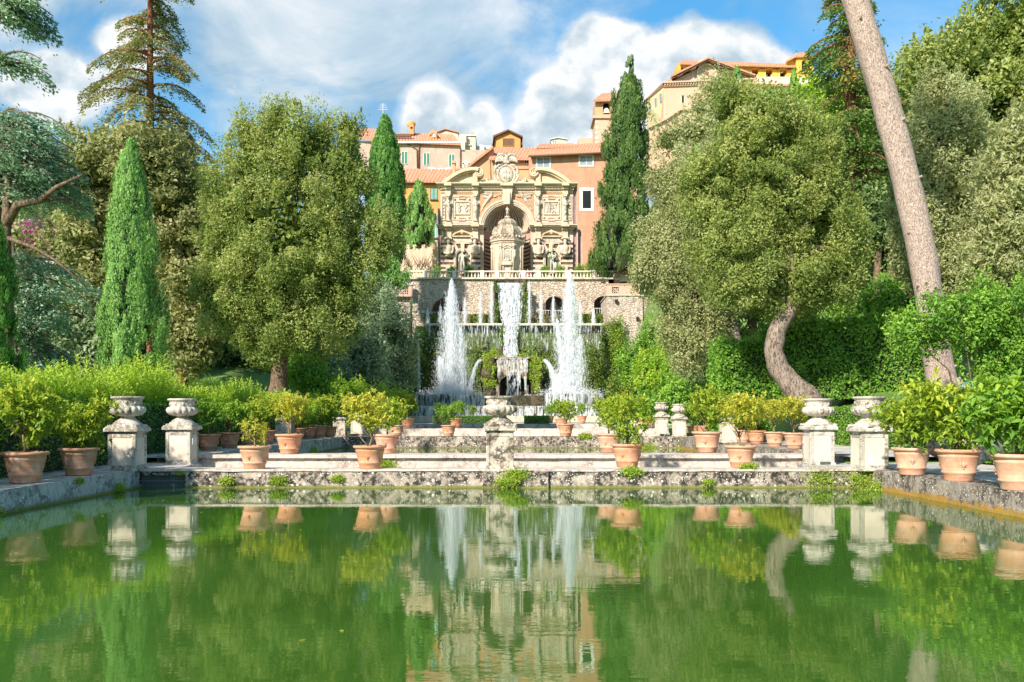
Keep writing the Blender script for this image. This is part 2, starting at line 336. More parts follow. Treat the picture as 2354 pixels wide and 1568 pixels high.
# ============================================================ camera, sun, sky
cam=bpy.data.cameras.new('camera'); co=bpy.data.objects.new('camera',cam); col.objects.link(co); scene.camera=co
co.location=(0,0,HC); co.rotation_euler=(PI/2,0,0); cam.sensor_width=36; cam.lens=2300/2592*36
cam.shift_y=(1052-863.5)/2592; cam.clip_end=4000; cam.clip_start=.1
SUN=Vector((-.50,-.78,.60)).normalized()
sd=bpy.data.lights.new('sun','SUN'); so=bpy.data.objects.new('sun',sd); col.objects.link(so)
sd.energy=3.7; sd.angle=math.radians(1.6); sd.color=(1,.93,.82); so.rotation_euler=SUN.to_track_quat('Z','Y').to_euler()
scene.view_settings.view_transform='Standard'; scene.view_settings.look='None'; scene.view_settings.exposure=1.05
scene.cycles.transparent_max_bounces=16; scene.cycles.max_bounces=8
def make_sky():
    w=bpy.data.worlds.new('World'); scene.world=w; w.use_nodes=True; k=NT.__new__(NT); k.t=w.node_tree; k.n=k.t.nodes; k.n.clear()
    sky=k.node('ShaderNodeTexSky',sky_type='NISHITA'); sky.sun_disc=False
    sky.sun_elevation=math.asin(SUN.z); sky.sun_rotation=math.atan2(SUN.x,SUN.y); sky.altitude=200; sky.ozone_density=3.5; sky.dust_density=.3
    tc=k.node('ShaderNodeTexCoord').outputs['Generated']; sp=k.node('ShaderNodeSeparateXYZ'); k.L(tc,sp.inputs[0])
    yy=k.math('MAXIMUM',k.math('ABSOLUTE',sp.outputs[1]),.12)
    u=k.math('DIVIDE',sp.outputs[0],yy); v=k.math('DIVIDE',sp.outputs[2],yy)
    cb=k.node('ShaderNodeCombineXYZ'); k.L(u,cb.inputs[0]); k.L(v,cb.inputs[1]); P=cb.outputs[0]
    def nz(scale,detail,rough,sx=1,sy=1,off=(0,0,0),dist=0):
        mp=k.node('ShaderNodeMapping'); mp.inputs['Scale'].default_value=(sx,sy,1); mp.inputs['Location'].default_value=off; k.L(P,mp.inputs[0])
        return k.noise(scale,detail,rough,mp.outputs[0],dist)
    n1=nz(7,9,.55,1,1.15); n1o=nz(7,9,.55,1,1.15,(.016,-.024,0)); n2=nz(3.2,6,.6,.55,1.6,(2.3,.7,0),.4); n3=nz(26,5,.6)
    # heaped clouds: where they stand in the sky (tangent of bearing, tangent of height, half sizes)
    blobs=[(.235,.375,.13,.065),(.12,.345,.12,.085),(.10,.405,.055,.05),(.06,.30,.085,.09),(.17,.27,.12,.09),(.295,.345,.055,.065),(-.085,.32,.045,.065),(-.03,.31,.028,.055),(-.06,.24,.06,.07),(.05,.20,.08,.06),(-.50,.36,.09,.05),(-.42,.41,.05,.04)]
    dens=None
    for (a,b,ra,rb) in blobs:
        du=k.math('DIVIDE',k.math('SUBTRACT',u,a),ra); dv=k.math('DIVIDE',k.math('SUBTRACT',v,b),rb)
        d=k.math('SUBTRACT',1.0,k.math('SQRT',k.math('ADD',k.math('MULTIPLY',du,du),k.math('MULTIPLY',dv,dv))))
        dens=d if dens is None else k.math('SMOOTH_MAX',dens,d,.35)
    dd=k.math('ADD',dens,k.math('MULTIPLY',k.math('SUBTRACT',n1,.5),1.75))
    cum=k.ramp(dd,[(.0,0),(.26,1)])
    # torn grey-white veils in two layers
    n4=nz(1.9,7,.62,.6,1.5,(5.1,3.3,0),.7); n5=nz(5.5,8,.6,.8,1.3,(1.7,8.2,0),.5)
    uu=k.math('MULTIPLY_ADD',u,-.9,.82,clamp=True)
    v1=k.ramp(k.math('ADD',k.math('MULTIPLY',n4,.65),k.math('MULTIPLY',n5,.35)),[(.43,0),(.56,1)])
    low=k.ramp(v,[(.12,1.0),(.28,.55),(.42,0)])
    veil=k.math('MAXIMUM',k.math('MULTIPLY',v1,k.math('MULTIPLY',uu,.95)),k.math('MULTIPLY',low,k.ramp(n4,[(.34,.35),(.6,1)])))
    relief=k.math('MULTIPLY',k.math('SUBTRACT',n1o,n1),5.2)
    core=k.ramp(dd,[(.05,1),(1.1,.0)])
    lowv=k.ramp(v,[(.22,0),(.36,1)])
    sh=k.math('ADD',k.math('MULTIPLY_ADD',core,.22,.28),relief)
    sh=k.math('ADD',sh,k.math('MULTIPLY',lowv,.20)); sh=k.math('ADD',sh,k.math('MULTIPLY',k.math('SUBTRACT',n5,.5),.8))
    sh=k.math('ADD',sh,k.math('MULTIPLY',k.math('SUBTRACT',n3,.5),.3),0,True)
    ccol=k.ramp(sh,[(0,(.52,.64,.74)),(.35,(.72,.81,.87)),(.62,(.93,.96,.98)),(1,(1.0,1.0,1.0))])
    vcol=k.ramp(n5,[(.38,(.33,.50,.64)),(.55,(.60,.73,.82)),(.68,(.93,.95,.97))])
    skyc=k.mix(1.0,sky.outputs[0],(.32,.66,.70),'MULTIPLY')
    b1=k.node('ShaderNodeBackground'); k.L(skyc,b1.inputs[0]); b1.inputs[1].default_value=.15
    b2=k.node('ShaderNodeBackground'); k.L(k.mix(cum,vcol,ccol),b2.inputs[0]); b2.inputs[1].default_value=.50
    mx=k.node('ShaderNodeMixShader'); k.L(k.math('MAXIMUM',cum,veil),mx.inputs[0]); k.L(b1.outputs[0],mx.inputs[1]); k.L(b2.outputs[0],mx.inputs[2])
    o=k.node('ShaderNodeOutputWorld'); k.L(mx.outputs[0],o.inputs[0])
make_sky()

# ============================================================ ground
def sm(a,b,x): t=min(1,max(0,(x-a)/(b-a))); return t*t*(3-2*t)
def gz(x,y):
    ax=abs(x)
    inpit = ax<9.9 and (-60<y<72.8)
    if inpit: return -1.0
    z=.40+.2*sm(26,30,y)+.35*sm(53,57,y)+.15*sm(72,80,y)
    side=sm(12.5,19,ax)
    if x>0:
        z+=sm(13.4,16.6,x)*sm(16,27,y)*2.2 + sm(17,30,x)*1.2
    z+=sm(46,113,y)*17.75*(side if y<117.9 else 1)
    if 94<y<111 and x>0: z+=sm(12.3,14,ax)*2
    z+=sm(136,150,y)*3
    if y>125: z+=sm(10,45,x)*sm(128,166,y)*36
    z+=sm(60,200,ax)*18*sm(0,60,y)
    return z
def ground():
    xs=sorted(set([-600,-400,-250,-160,-120,-90,-75]+list(range(-66,67,3))+[75,90,120,160,250,400,600]+[-9.91,-9.89,9.89,9.91,-11.8,11.8,-11.4,11.4,13.4,14,14.8,15.6,16.4,17.2,-12.6,-13.6]))
    ys=sorted(set([-400,-200,-60.1,-59.9,-20,0,1052.58,52.62,56.58,56.62,72.78,72.82]+[16,18,20,22,24,26,28,30,32,34,36,38,40,42,44,46,48,50]+list(range(54,170,4))+[111,117.8,118.0]+[180,200,240,300,400,700,1200]))
    mb=MB(); nx=len(xs)
    vs=[(x,y,gz(x,y)+(.06*mnoise.noise(Vector((x*.4,y*.4,0))) if gz(x,y)>0 else 0)) for y in ys for x in xs]
    fs=[(j*nx+i,j*nx+i+1,(j+1)*nx+i+1,(j+1)*nx+i) for j in range(len(ys)-1) for i in range(nx-1)]
    mb.add(vs,fs,True)
    k=NT('grassy_earth'); n=k.noise(.8,5,.6); n2=k.noise(14,4,.7)
    c=k.mix(k.ramp(n,[(.42,0),(.6,1)]),(.11,.20,.04),(.17,.28,.06)); c=k.mix(k.ramp(n2,[(.4,0),(.7,1)]),c,(.22,.33,.08))
    c=k.mix(k.math('MULTIPLY',k.ramp(k.noise(.35,4,.7),[(.60,0),(.72,1)]),.6),c,(.26,.19,.12))
    k.col(c); k.b.inputs['Roughness'].default_value=.95; k.bump(n2,.8,.05)
    tag(mb.build('ground',k.m),kind='structure')
ground()
def water():
    k=NT('green_pool_water'); b=k.b
    n=k.noise(.35,3,.5); k.col(k.mix(k.ramp(n,[(.35,0),(.65,1)]),(.040,.105,.012),(.055,.135,.020)))
    b.inputs['Roughness'].default_value=.015; b.inputs['IOR'].default_value=2.1; b.inputs['Specular IOR Level'].default_value=.5
    b.inputs['Specular Tint'].default_value=(.90,1,.84,1)
    a=k.noise(1,4,.6,k.pos((1.1,2.4,1)),.3); c=k.noise(1,3,.5,k.pos((5,11,1)),.2); d=k.noise(.25,2,.5)
    h=k.math('ADD',k.math('MULTIPLY',a,.8),k.math('MULTIPLY',c,.20)); h=k.math('MULTIPLY',h,k.ramp(d,[(.3,.45),(.7,1)]))
    k.bump(h,.13,.018)
    for nm,x0,x1,y0,y1,z in (('pond_water',-9.7,9.7,-59,23.6,0),('pond_water',-9.75,9.75,26.9,52.1,0),('pond_water',-9.7,9.7,56.5,72.4,.45)):
        mb=MB(); mb.quadgrid(lambda u,v:(x0+(x1-x0)*u,y0+(y1-y0)*v,z),24,40)
        tag(mb.build(nm,k.m),kind='structure')
water()
def thingm(mb, name, m, label, cat, group=None):
    return tag(mb.build(name,m),label,cat,group)

# paths
def path():
    mb=MB()
    for (x0,x1,y0,y1,z) in ((9.9,13.6,-20,27,.448),(-13.5,-9.9,-20,27,.44),(9.9,13.4,27,56,.625),(-11.9,-9.9,27,56,.60),(-14,14,-24,-.3,.45)):
        mb.quadgrid(lambda u,v:(x0+(x1-x0)*u,y0+(y1-y0)*v,z+.01*mnoise.noise(Vector((u*9,v*30,0)))),6,30)
    tag(mb.build('path',M['paving']),kind='structure')
    mb=MB(); mb.box(-9.5,9.5,23.9,26.8,-.9,.02); tag(mb.build('walkway',M['paving']),kind='structure')
    mb=MB(); mb.box(-10.2,10.2,53.3,56.1,-.5,.30); tag(mb.build('walkway',M['paving']),kind='structure')
    mb=MB(); mb.box(-13,13,72.3,93,-.5,1.16); tag(mb.build('terrace_floor',M['paving']),kind='structure')
path()

# ---- pool walls
def wall(name,m,dims,label,res=.12,amp=.022,skew=0,group=None,cat='wall'):
    mb=MB()
    for d in dims: rough_box(mb,*d,res=res,amp=amp,skew=skew)
    return thingm(mb,name,m,label,cat,group)
GY=23.25
xg0,xg1=QX(321,GY),QX(424,GY)
w=empty('pool_wall',(0,GY,0),'long dark lichened wall on the far side of the front pool, grated opening at left','wall')
mb=MB((0,GY,0)); rough_box(mb,xg1,9.45,GY,GY+.78,-.8,.44,res=.09,amp=.03); rough_box(mb,-9.6,xg0,GY,GY+.78,-.8,.44,res=.09,amp=.02)
rough_box(mb,xg0,xg1,GY+.02,GY+.78,.32,.44,res=.09,amp=.012)
# bulge under the middle pedestal
rough_box(mb,-.75,.95,GY-.10,GY+.3,-.8,.43,res=.08,amp=.045)
mb.build('wall_stone',M['wallA'],w)
mb=MB((0,GY,0)); rough_box(mb,-9.62,9.5,GY-.035,GY+.80,.425,.475,res=.10,amp=.014); mb.build('coping',M['ledge'],w)
mb=MB((0,GY,0))
for i in range(31):
    x=xg0+.03+(xg1-xg0-.06)*i/30; mb.box(x-.012,x+.012,GY+.10,GY+.13,-.4,.33)
mb.box(xg0,xg1,GY+.08,GY+.15,.15,.19)
g_=mb.build('grate',simple('dull_grey_iron',(.10,.13,.12),.6),w); tag(g_,'grey green iron grate in the outlet opening')
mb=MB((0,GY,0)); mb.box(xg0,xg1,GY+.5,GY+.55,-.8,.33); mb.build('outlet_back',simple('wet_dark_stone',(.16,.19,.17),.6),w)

wall('low_wall',M['ledge'],[(-9.25,9.25,26.75,27.75,-.7,.60)],'pale pinkish low wall behind the first row of pots, before the second pool',amp=.02)
wall('wall_coping',M['ledge'],[(-9.25,9.25,26.62,27.85,.60,.70)],'thin pale stone coping along the low wall between the first two pools',amp=.012,cat='coping')
k_=[( -10.45,-9.55,-20,GY+.9,-.8,.455)]
wall('pool_kerb',M['kerb'],k_,'grey stone kerb of the front pool on the left, under two lemon pots',res=.14,amp=.022,cat='kerb')
wall('pool_kerb',M['kerbr'],[(9.2,10.1,-20,GY+.9,-.8,.46)],'brown stone kerb of the front pool on the right with orange algae at the water',res=.14,amp=.03,cat='kerb')
wall('footing',M['kerb'],[(-10.6,-9.1,24.0,27.5,-.8,.44)],'stone footing under the pedestal right of the grated opening',cat='footing')
wall('footing',M['kerb'],[(8.4,10.6,24.0,27.5,-.8,.44)],'stone footing under the pedestal left of the right-hand gap',cat='footing')
wall('pool_kerb',M['kerb'],[(-10.7,-9.7,27.4,53,-.8,.63)],'grey stone kerb down the left side of the second pool',res=.2,amp=.03,cat='kerb')
wall('pool_kerb',M['kerbr'],[(9.55,10.6,27.4,53,-.8,.63)],'stone kerb down the right side of the second pool, weeds at the water line',res=.2,amp=.03,cat='kerb')
wall('pool_wall',M['wallA'],[(-9.8,9.8,52,53.4,-.7,.64)],'mottled stone wall along the far edge of the second pool',res=.16,amp=.03)
wall('low_wall',M['ledge'],[(-9.4,9.4,56,57,-.5,1.04)],'pinkish low wall beyond the second pool carrying terracotta pots',res=.2,amp=.025)
wall('pool_kerb',M['kerb'],[(-10.7,-9.7,57,73,-.5,1.03)],'stone kerb on the left of the farthest pool',res=.3,amp=.03,cat='kerb')
wall('pool_kerb',M['kerb'],[(9.7,10.7,57,73,-.5,1.05)],'stone kerb on the right of the farthest pool under four small pots',res=.3,amp=.03,cat='kerb')
wall('pool_wall',M['wallA'],[(-9.8,9.8,72.4,73.4,-.5,1.18)],'far stone edge of the farthest pool below the clipped box hedges',res=.3,amp=.03)

# ---- pedestals with urns
def make_pedestal(name, mshaft, mpanel, w=.71, h=1.13):
    r=empty(name); a=w/2
    mb=MB(); mb.bev(-a-.03,a+.03,-a-.03,a+.03,0,.06,.015); mb.box(-a+.025,a-.025,-a+.025,a-.025,.06,h-.16)
    for sx in (-1,1):
        for sy in (-1,1): mb.bev(min(sx*a,sx*(a-.1)),max(sx*a,sx*(a-.1)),min(sy*a,sy*(a-.1)),max(sy*a,sy*(a-.1)),.06,h-.2,.012)
    for z0,z1 in ((.06,.14),(h-.28,h-.16)):
        mb.box(-a+.1,a-.1,-a+.003,a-.003,z0,z1); mb.box(-a+.003,a-.003,-a+.1,a-.1,z0,z1)
    mb.build('shaft',mshaft,r)
    mb=MB(); q=a-.022; mb.box(-a+.102,a-.102,-q-.003,q+.003,.142,h-.282); mb.box(-q-.003,q+.003,-a+.102,a-.102,.142,h-.282); mb.build('panel',mpanel,r)
    mb=MB(); mb.bev(-a-.03,a+.03,-a-.03,a+.03,h-.16,h-.125,.012); mb.bev(-a-.085,a+.085,-a-.085,a+.085,h-.125,h-.03,.022); mb.bev(-a-.05,a+.05,-a-.05,a+.05,h-.03,h,.012); mb.build('cap',mshaft,r)
    return r
def make_urn(name, m, s=1.0):
    r=empty(name)
    mb=MB(); mb.bev(-.37*s,.37*s,-.37*s,.37*s,0,.05*s,.012)
    mb.lathe((0,0,0),[(.36*s,.05*s),(.35*s,.085*s),(.31*s,.10*s),(.295*s,.13*s),(.25*s,.16*s),(.19*s,.20*s),(.165*s,.235*s),(.17*s,.26*s),(.19*s,.275*s)],28); mb.build('foot',m,r)
    mb=MB(); lob=lambda th,z: 1+.15*(abs(math.cos(th*8))**.6-.55)
    mb.lathe((0,0,0),[(.15*s,.262*s),(.24*s,.27*s),(.34*s,.305*s),(.405*s,.37*s),(.425*s,.435*s),(.405*s,.50*s),(.345*s,.53*s)],96,lob); mb.build('lobed_bowl',m,r)
    mb=MB(); mb.lathe((0,0,0),[(.33*s,.505*s),(.345*s,.53*s),(.335*s,.56*s),(.345*s,.66*s),(.365*s,.70*s),(.40*s,.715*s),(.41*s,.74*s),(.40*s,.765*s),(.37*s,.77*s),(.33*s,.755*s),(.32*s,.62*s),(.0,.60*s)],40)
    for i in range(10):   # small carved swags on the band
        th=2*PI*i/10; mb.ell((.345*s*math.cos(th),.345*s*math.sin(th),.61*s),(.03*s,.03*s,.05*s),6,4)
    mb.build('rim',m,r)
    return r
def rough_ped(r):   # chipped look: push vertices of the pedestal meshes about
    for c in children(r):
        me=c.data
pedw=make_pedestal('stone_pedestal',M['pedW'],M['plas']); pedc=make_pedestal('stone_pedestal',M['pedC'],M['pedC'])
urnw=make_urn('stone_urn',M['pedW']); urnc=make_urn('stone_urn',M['pedC'])
PED=[(pedw,'pedW',-9.88,23.35,.44,'square cream pedestal at the left corner of the front pool, nearest the lemon pots','urnw','weathered lobed urn on the leftmost pedestal'),
 (pedw,'pedW',-9.56,26.35,.44,'narrow-looking cream pedestal just right of the grated opening','urnw','lobed urn on the pedestal right of the grated opening'),
 (pedc,'pedC',QX(1149,23.7),23.72,.46,'dark stained pedestal with lichen in the middle of the front wall','urnc','dark lobed urn with thick rim on the middle pedestal in front of the cascades'),
 (pedw,'pedW',8.88,26.35,.44,'cream pedestal with a small dark plate at its foot, left one of the right-hand pair','urnw','lobed urn on the left pedestal of the right-hand pair'),
 (pedw,'pedW',9.20,23.40,.44,'cream pedestal with a brown stained panel at the right corner of the front pool','urnw','lobed urn on the right pedestal of the right-hand pair'),
 (pedc,'pedC',-10.35,41.4,.62,'grey pedestal without an urn halfway down the left kerb of the second pool',None,None),
 (pedw,'pedW',9.85,41.4,.62,'whitish pedestal without an urn halfway down the right kerb of the second pool',None,None),
 (pedc,'pedC',-9.95,52.6,.62,'darker of the two small pedestals at the far left corner of the second pool',None,None),
 (pedw,'pedW',-9.35,55,.75,'light small pedestal at the far left corner of the second pool','urnw','small distant urn half hidden by leaves at the far left corner of the second pool'),
 (pedw,'pedW',9.05,55,.75,'small light pedestal at the far right corner of the second pool','urnw','left one of two small distant urns at the far right pool corner'),
 (pedw,'pedW',9.75,53,.62,'small pedestal behind the kerb end at the far right corner of the second pool','urnw','right one of two small distant urns at the far right pool corner'),
 (pedc,'pedC',10.6,75,1.17,'farthest pedestal on the right, mostly hidden by lemon leaves','urnc','farthest small urn showing between lemon leaves on the right')]
used=set(); UR={'urnw':urnw,'urnc':urnc}
for i,(p,mn,x,y,z,lab,un,ul) in enumerate(PED):
    if id(p) not in used: o=p; used.add(id(p)); o.location=(x,y,z)
    else: o=copy_tree(p,(x,y,z))
    tag(o,lab,'pedestal',group='stone pedestals around the pools')
    if un:
        u=UR[un]
        if un not in used: used.add(un); u.location=(x,y,z+1.128)
        else: u=copy_tree(u,(x,y,z+1.128))
        u.rotation_euler=(0,0,.1*i)
        for c in ():pass
        tag(u,ul,'urn',group='lobed stone urns on the pedestals')
# small plates
mb=MB(); mb.box(8.80,9.10,25.945,25.957,.455,.53); thingm(mb,'metal_plate',simple('dark_plate',(.08,.09,.10),.5),'small dark plate at the foot of the pedestal left of the right-hand gap','plate')
mb=MB(); mb.box(-9.165,-9.15,26.03,26.3,1.02,1.20); thingm(mb,'plaque',simple('white_plaque',(.66,.66,.64),.6),'small white plaque on the shaded side of the pedestal right of the grate','plaque')

# ---- potted lemon trees
def pot_mesh():
    mb=MB(); mb.lathe((0,0,0),[(0,0),(.265,0),(.275,.02),(.292,.13),(.312,.145),(.322,.165),(.312,.185),(.300,.195),(.345,.33),(.372,.46),(.385,.475),(.385,.50),(.375,.51),(.392,.545),(.432,.555),(.445,.575),(.447,.60),(.435,.618),(.41,.62),(.385,.60),(.372,.54)],44)
    o=mb.build('pot',M['terra']); me=o.data; bpy.data.objects.remove(o); return me
POTM=pot_mesh()
def potd_mesh():
    me=POTM.copy(); me.materials.clear(); me.materials.append(M['terra_d']); return me
POTD=potd_mesh()
def small(name,fn,m):
    mb=MB(); fn(mb); o=mb.build(name,m); me=o.data; bpy.data.objects.remove(o); return me
SOILM=small('soil',lambda mb: mb.lathe((0,0,0),[(.385,.535),(.2,.565),(0,.575)],20),M['soil'])
def fleur(mb):
    y=-.348; mb.ell((0,y,.345),(.022,.022,.062),8,6)
    for s in (-1,1): mb.ell((s*.042,y+.006,.345),(.014,.018,.042),8,6,s*-.55); mb.ell((s*.060,y+.012,.325),(.016,.016,.016),6,5)
    mb.ell((0,y-.002,.30),(.045,.02,.010),8,5); mb.ell((0,y+.008,.27),(.012,.02,.026),6,5)
FLM=small('lily_emblem',fleur,M['terra'])
def stem_mesh(seed,h,fork):
    rg=random.Random(seed); mb=MB(); x=rg.uniform(-.05,.05)
    pts=[(0,0,.53),(x*.4,.01,.53+h*.35),(x,.0,.53+h*.7),(x*1.3,0,.53+h)]
    mb.tube(pts,[.036,.030,.028,.024],8,wob=.3,seed=seed)
    for i in range(7):
        a=2*PI*i/7+rg.random(); r=rg.uniform(.28,.42); z=rg.uniform(.25,.5)
        p0=Vector(pts[2]) if i%2 else Vector(pts[3])
        mb.tube([p0,p0+Vector((math.cos(a)*r*.45,math.sin(a)*r*.45,z*.4)),p0+Vector((math.cos(a)*r,math.sin(a)*r,z))],[.017,.012,.006],6)
    if fork: mb.tube([(.02,0,.53),(-.16,.02,.53+h*.5),(-.30,0,.53+h)],[.024,.018,.012],6)
    o=mb.build('trunk',M['stem']); me=o.data; bpy.data.objects.remove(o); return me
def crown_mesh(seed,m,rx,rz,zc,n,L,lop=0,sparse=0):
    rng=np.random.default_rng(seed); env=[(lop*.1,0,zc,rx*.8,rx*.8,rz*.85)]
    for i in range(6):
        a=2*PI*i/6+rng.random(); env.append((math.cos(a)*rx*.5+lop*.15,math.sin(a)*rx*.5,zc+rng.uniform(-.45,.4)*rz,rx*.48,rx*.48,rz*.48))
    nc=46; per=n//nc
    c=clumps(env,nc,.2,rng,.5); C=[];A=[];N=[];V=[]
    # leaves sit in rosettes: they leave a twig point and arch outwards and down
    tips=np.repeat(c,per//7,0); nt=len(tips); tp=tips[:,:3]+rng.normal(size=(nt,3))*.085*rx/.5
    td=unit(tips[:,3:]+np.array([0,0,.35])+rng.normal(size=(nt,3))*.5)
    base=np.repeat(tp,7,0); dirn=np.repeat(td,7,0); k=len(base)
    ax=unit(dirn*.55+rng.normal(size=(k,3))*.75+np.array([0,0,-.25]))
    C=base+ax*L*.5+dirn*rng.random((k,1))*.05; Nn=unit(np.array([0,0,.9])+dirn*.5+rng.normal(size=(k,3))*.5)
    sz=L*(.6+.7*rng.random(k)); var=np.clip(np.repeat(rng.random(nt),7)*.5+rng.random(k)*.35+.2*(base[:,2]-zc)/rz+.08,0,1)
    o=leafmesh('crown',C,ax,Nn,sz,sz*.46,var,m,None,True); me=o.data; bpy.data.objects.remove(o); return me
STEMS=[stem_mesh(1,.42,False),stem_mesh(2,.38,True),stem_mesh(3,.30,False),stem_mesh(4,.5,False)]
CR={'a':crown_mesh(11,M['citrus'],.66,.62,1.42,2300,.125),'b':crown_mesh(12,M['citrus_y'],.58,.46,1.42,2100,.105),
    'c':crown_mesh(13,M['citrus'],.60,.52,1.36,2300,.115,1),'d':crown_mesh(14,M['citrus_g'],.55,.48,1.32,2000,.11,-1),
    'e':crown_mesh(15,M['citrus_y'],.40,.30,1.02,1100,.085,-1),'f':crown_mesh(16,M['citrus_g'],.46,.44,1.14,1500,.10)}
BIG={'A':crown_mesh(21,M['citrus'],.80,.62,1.35,3200,.15),'B':crown_mesh(22,M['citrus'],.70,.60,1.30,3000,.14),
     'C':crown_mesh(23,M['citrus_g'],.72,.66,1.42,2800,.17)}
CR.update(BIG)
# x, rim y, pot width, base y (picture), height of its ground, crown, stem, crown scale, label
POTS=[
 (58,.455,1112,104,'a',3,1.05,'large terracotta pot with a tall bushy lemon tree, leftmost on the left kerb'),
 (181,.455,1094,92,'A',0,.80,'terracotta pot with a leafy lemon tree beside the leftmost urn pedestal'),
 (585,.47,1079,77,'e',2,1.0,'front wall pot with a small cropped pale lemon bush, leftmost of its row'),
 (850,.47,1079,78,'b',1,1.12,'front wall pot with a pale yellow forked lemon tree left of the middle pedestal'),
 (1441,.47,1075,78,'a',2,.92,'front wall pot with glossy long green leaves right of the middle pedestal'),
 (1702,.47,1076,74,'b',0,1.18,'front wall pot with the yellowest spreading crown, rightmost of its row'),
 (665,.70,1044,66,'b',3,1.0,'pot on the second wall with a golden yellow crown on a straight stem, left side'),
 (889,.70,1043,64,'c',0,.9,'pot on the second wall half hidden behind the forked pale lemon'),
 (1400,.70,1041,64,'c',0,1.0,'pot on the second wall standing behind the glossy green lemon'),
 (1624,.70,1041,70,'a',1,.95,'wide pot on the second wall with a fine-leaved green crown, right side'),
 (479,.63,1037,56,'d',0,1.15,'brown pot nearest the grate pedestal on the left kerb of the second pool'),
 (527,.63,1031,53,'d',1,1.1,'second brown pot from the front on the left kerb of the second pool'),
 (570,.63,1026,46,'c',0,1.1,'third pot from the front on the left kerb, half hidden by the small pale bush'),
 (613,.63,1021,46,'c',2,1.2,'fourth pot from the front on the left kerb, just before the bare grey pedestal'),
 (684,.66,1010,37,'c',2,1.2,'low pot just beyond the bare grey pedestal on the left kerb'),
 (710,.66,1007,36,'d',2,1.15,'second small pot beyond the bare grey pedestal on the left kerb'),
 (732,.66,1006,41,'c',0,1.2,'third small pot beyond the bare grey pedestal on the left kerb'),
 (758,.66,1005,35,'d',1,1.1,'last pot on the left kerb before the far corner pedestals'),
 (1031,.66,1001,35,'d',0,1.0,'single pot standing on the far wall of the second pool, left of the middle urn'),
 (1300,.66,999,37,'c',2,.95,'single pot standing on the far wall of the second pool, right of the middle urn'),
 (912,.66,1000,34,'c',0,.95,'small pot on the far wall of the second pool behind the second-wall pot'),
 (936,1.05,982,31,'c',1,1.25,'small reddish pot left of the clipped box hedge on the far low wall'),
 (856,1.05,982,29,'c',1,1.2,'small pot in a far row hidden by the forked pale lemon, far left'),
 (1047,1.05,982,30,'d',0,.95,'dark small pot just behind the single far pot left of the middle urn'),
 (1290,1.05,980,27,'d',1,1.1,'small pot just behind the single far pot right of the middle urn'),
 (1471,1.08,980,24,'d',1,1.2,'farthest of four tiny pots on the right kerb of the farthest pool'),
 (1482,1.08,979,23,'f',1,1.2,'second farthest of four tiny pots on the right kerb of the farthest pool'),
 (1494,1.08,979,23,'d',1,1.2,'second nearest of four tiny pots on the right kerb of the farthest pool'),
 (1504,1.08,978,22,'f',1,1.2,'nearest of four tiny pots on the right kerb of the farthest pool'),
 (1011,1.19,974,25,'f',2,1.1,'tiny pot with a bushy green top before the left box hedge'),
 (1088,1.19,973,25,'f',2,.85,'tiny pot with a neat round green crown before the left box hedge'),
 (1262,1.19,973,25,'f',2,.95,'tiny pot with a round crown at the right end of the small box hedge'),
 (1337,1.19,973,25,'f',2,1.05,'tiny pot farthest right before the cascades'),
 (1825,.64,1032,53,'b',2,1.15,'pot nearest the right-hand pedestals on the right kerb of the second pool'),
 (1780,.64,1027,49,'b',0,1.1,'second pot on the right kerb of the second pool, counted from the near pedestal'),
 (1738,.64,1021,45,'c',3,1.1,'third pot on the right kerb of the second pool, counted from the near pedestal'),
 (1707,.64,1018,42,'c',0,1.15,'fourth pot on the right kerb, partly behind the yellowest lemon'),
 (1640,.66,1004,33,'d',2,1.2,'pot at the near end of the small distant row on the right kerb'),
 (1618,.66,1003,35,'c',1,1.1,'second pot of the small distant row on the right kerb'),
 (1593,.66,1001,32,'d',1,1.1,'third pot of the small distant row on the right kerb'),
 (1575,.66,999,31,'a',1,1.0,'farthest pot of the small distant row on the right kerb, left end'),
 (2095,.455,1093,91,'B',2,.98,'terracotta pot with lily emblem, first right of the right-hand pedestals'),
 (2203,.455,1107,106,'A',1,1.02,'large terracotta pot with lily emblem and a white tag on its lemon tree'),
 (2340,.455,1129,122,'C',1,1.02,'cut-off terracotta pot at the right edge with large glossy leaves'),
]
def place_pots():
    made={}
    for i,(x,z,by,wd,cr,st,cs,lab) in enumerate(POTS):
        D=(HC-z)*2088/(by-955); s=min(1.15,max(.82,wd*D/2088/.894)); D+=.28
        X=QX(x,D)
        if z==1.05: D=56.45; X=QX(x,D)
        if z==.66 and abs(X)<9.6: D=52.7; X=QX(x,D)
        if z==1.08: X=10.2; D=X*2088/(x-1176.5)
        r=empty('potted_lemon_tree',(X,D,z+.004),lab,'potted tree','lemon trees in terracotta pots around the pools',rz=(i*2.39)%6.28 if i%3 else 0.2)
        r.scale=(s,s,s)
        dull = 10<=i<=17 or i in (23,)
        for nm,me in (('pot',POTD if dull else POTM),('soil',SOILM),('trunk',STEMS[st])):
            o=bpy.data.objects.new(nm,me); col.objects.link(o); o.parent=r
        if i>16 and not 32<i<37 and i<41: pass
        for j in range(3 if (i<20 or i>40) else 2):
            a=r.rotation_euler.z; o=bpy.data.objects.new('lily_emblem',FLM); col.objects.link(o); o.parent=r
            o.rotation_euler=(0,0,-a+(-.5+j*2.1)+.15*(i%4))
            o.location=(0,0,0)
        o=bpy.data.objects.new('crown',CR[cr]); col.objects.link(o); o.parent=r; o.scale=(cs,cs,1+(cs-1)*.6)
        if i%2: o.rotation_euler=(0,0,1.3*i)
        if i==42:
            mb=MB(); mb.box(-.10,-.05,-.32,-.315,.78,.88); mb.build('name_tag',simple('white_tag',(.8,.8,.78),.5),r)
place_pots()

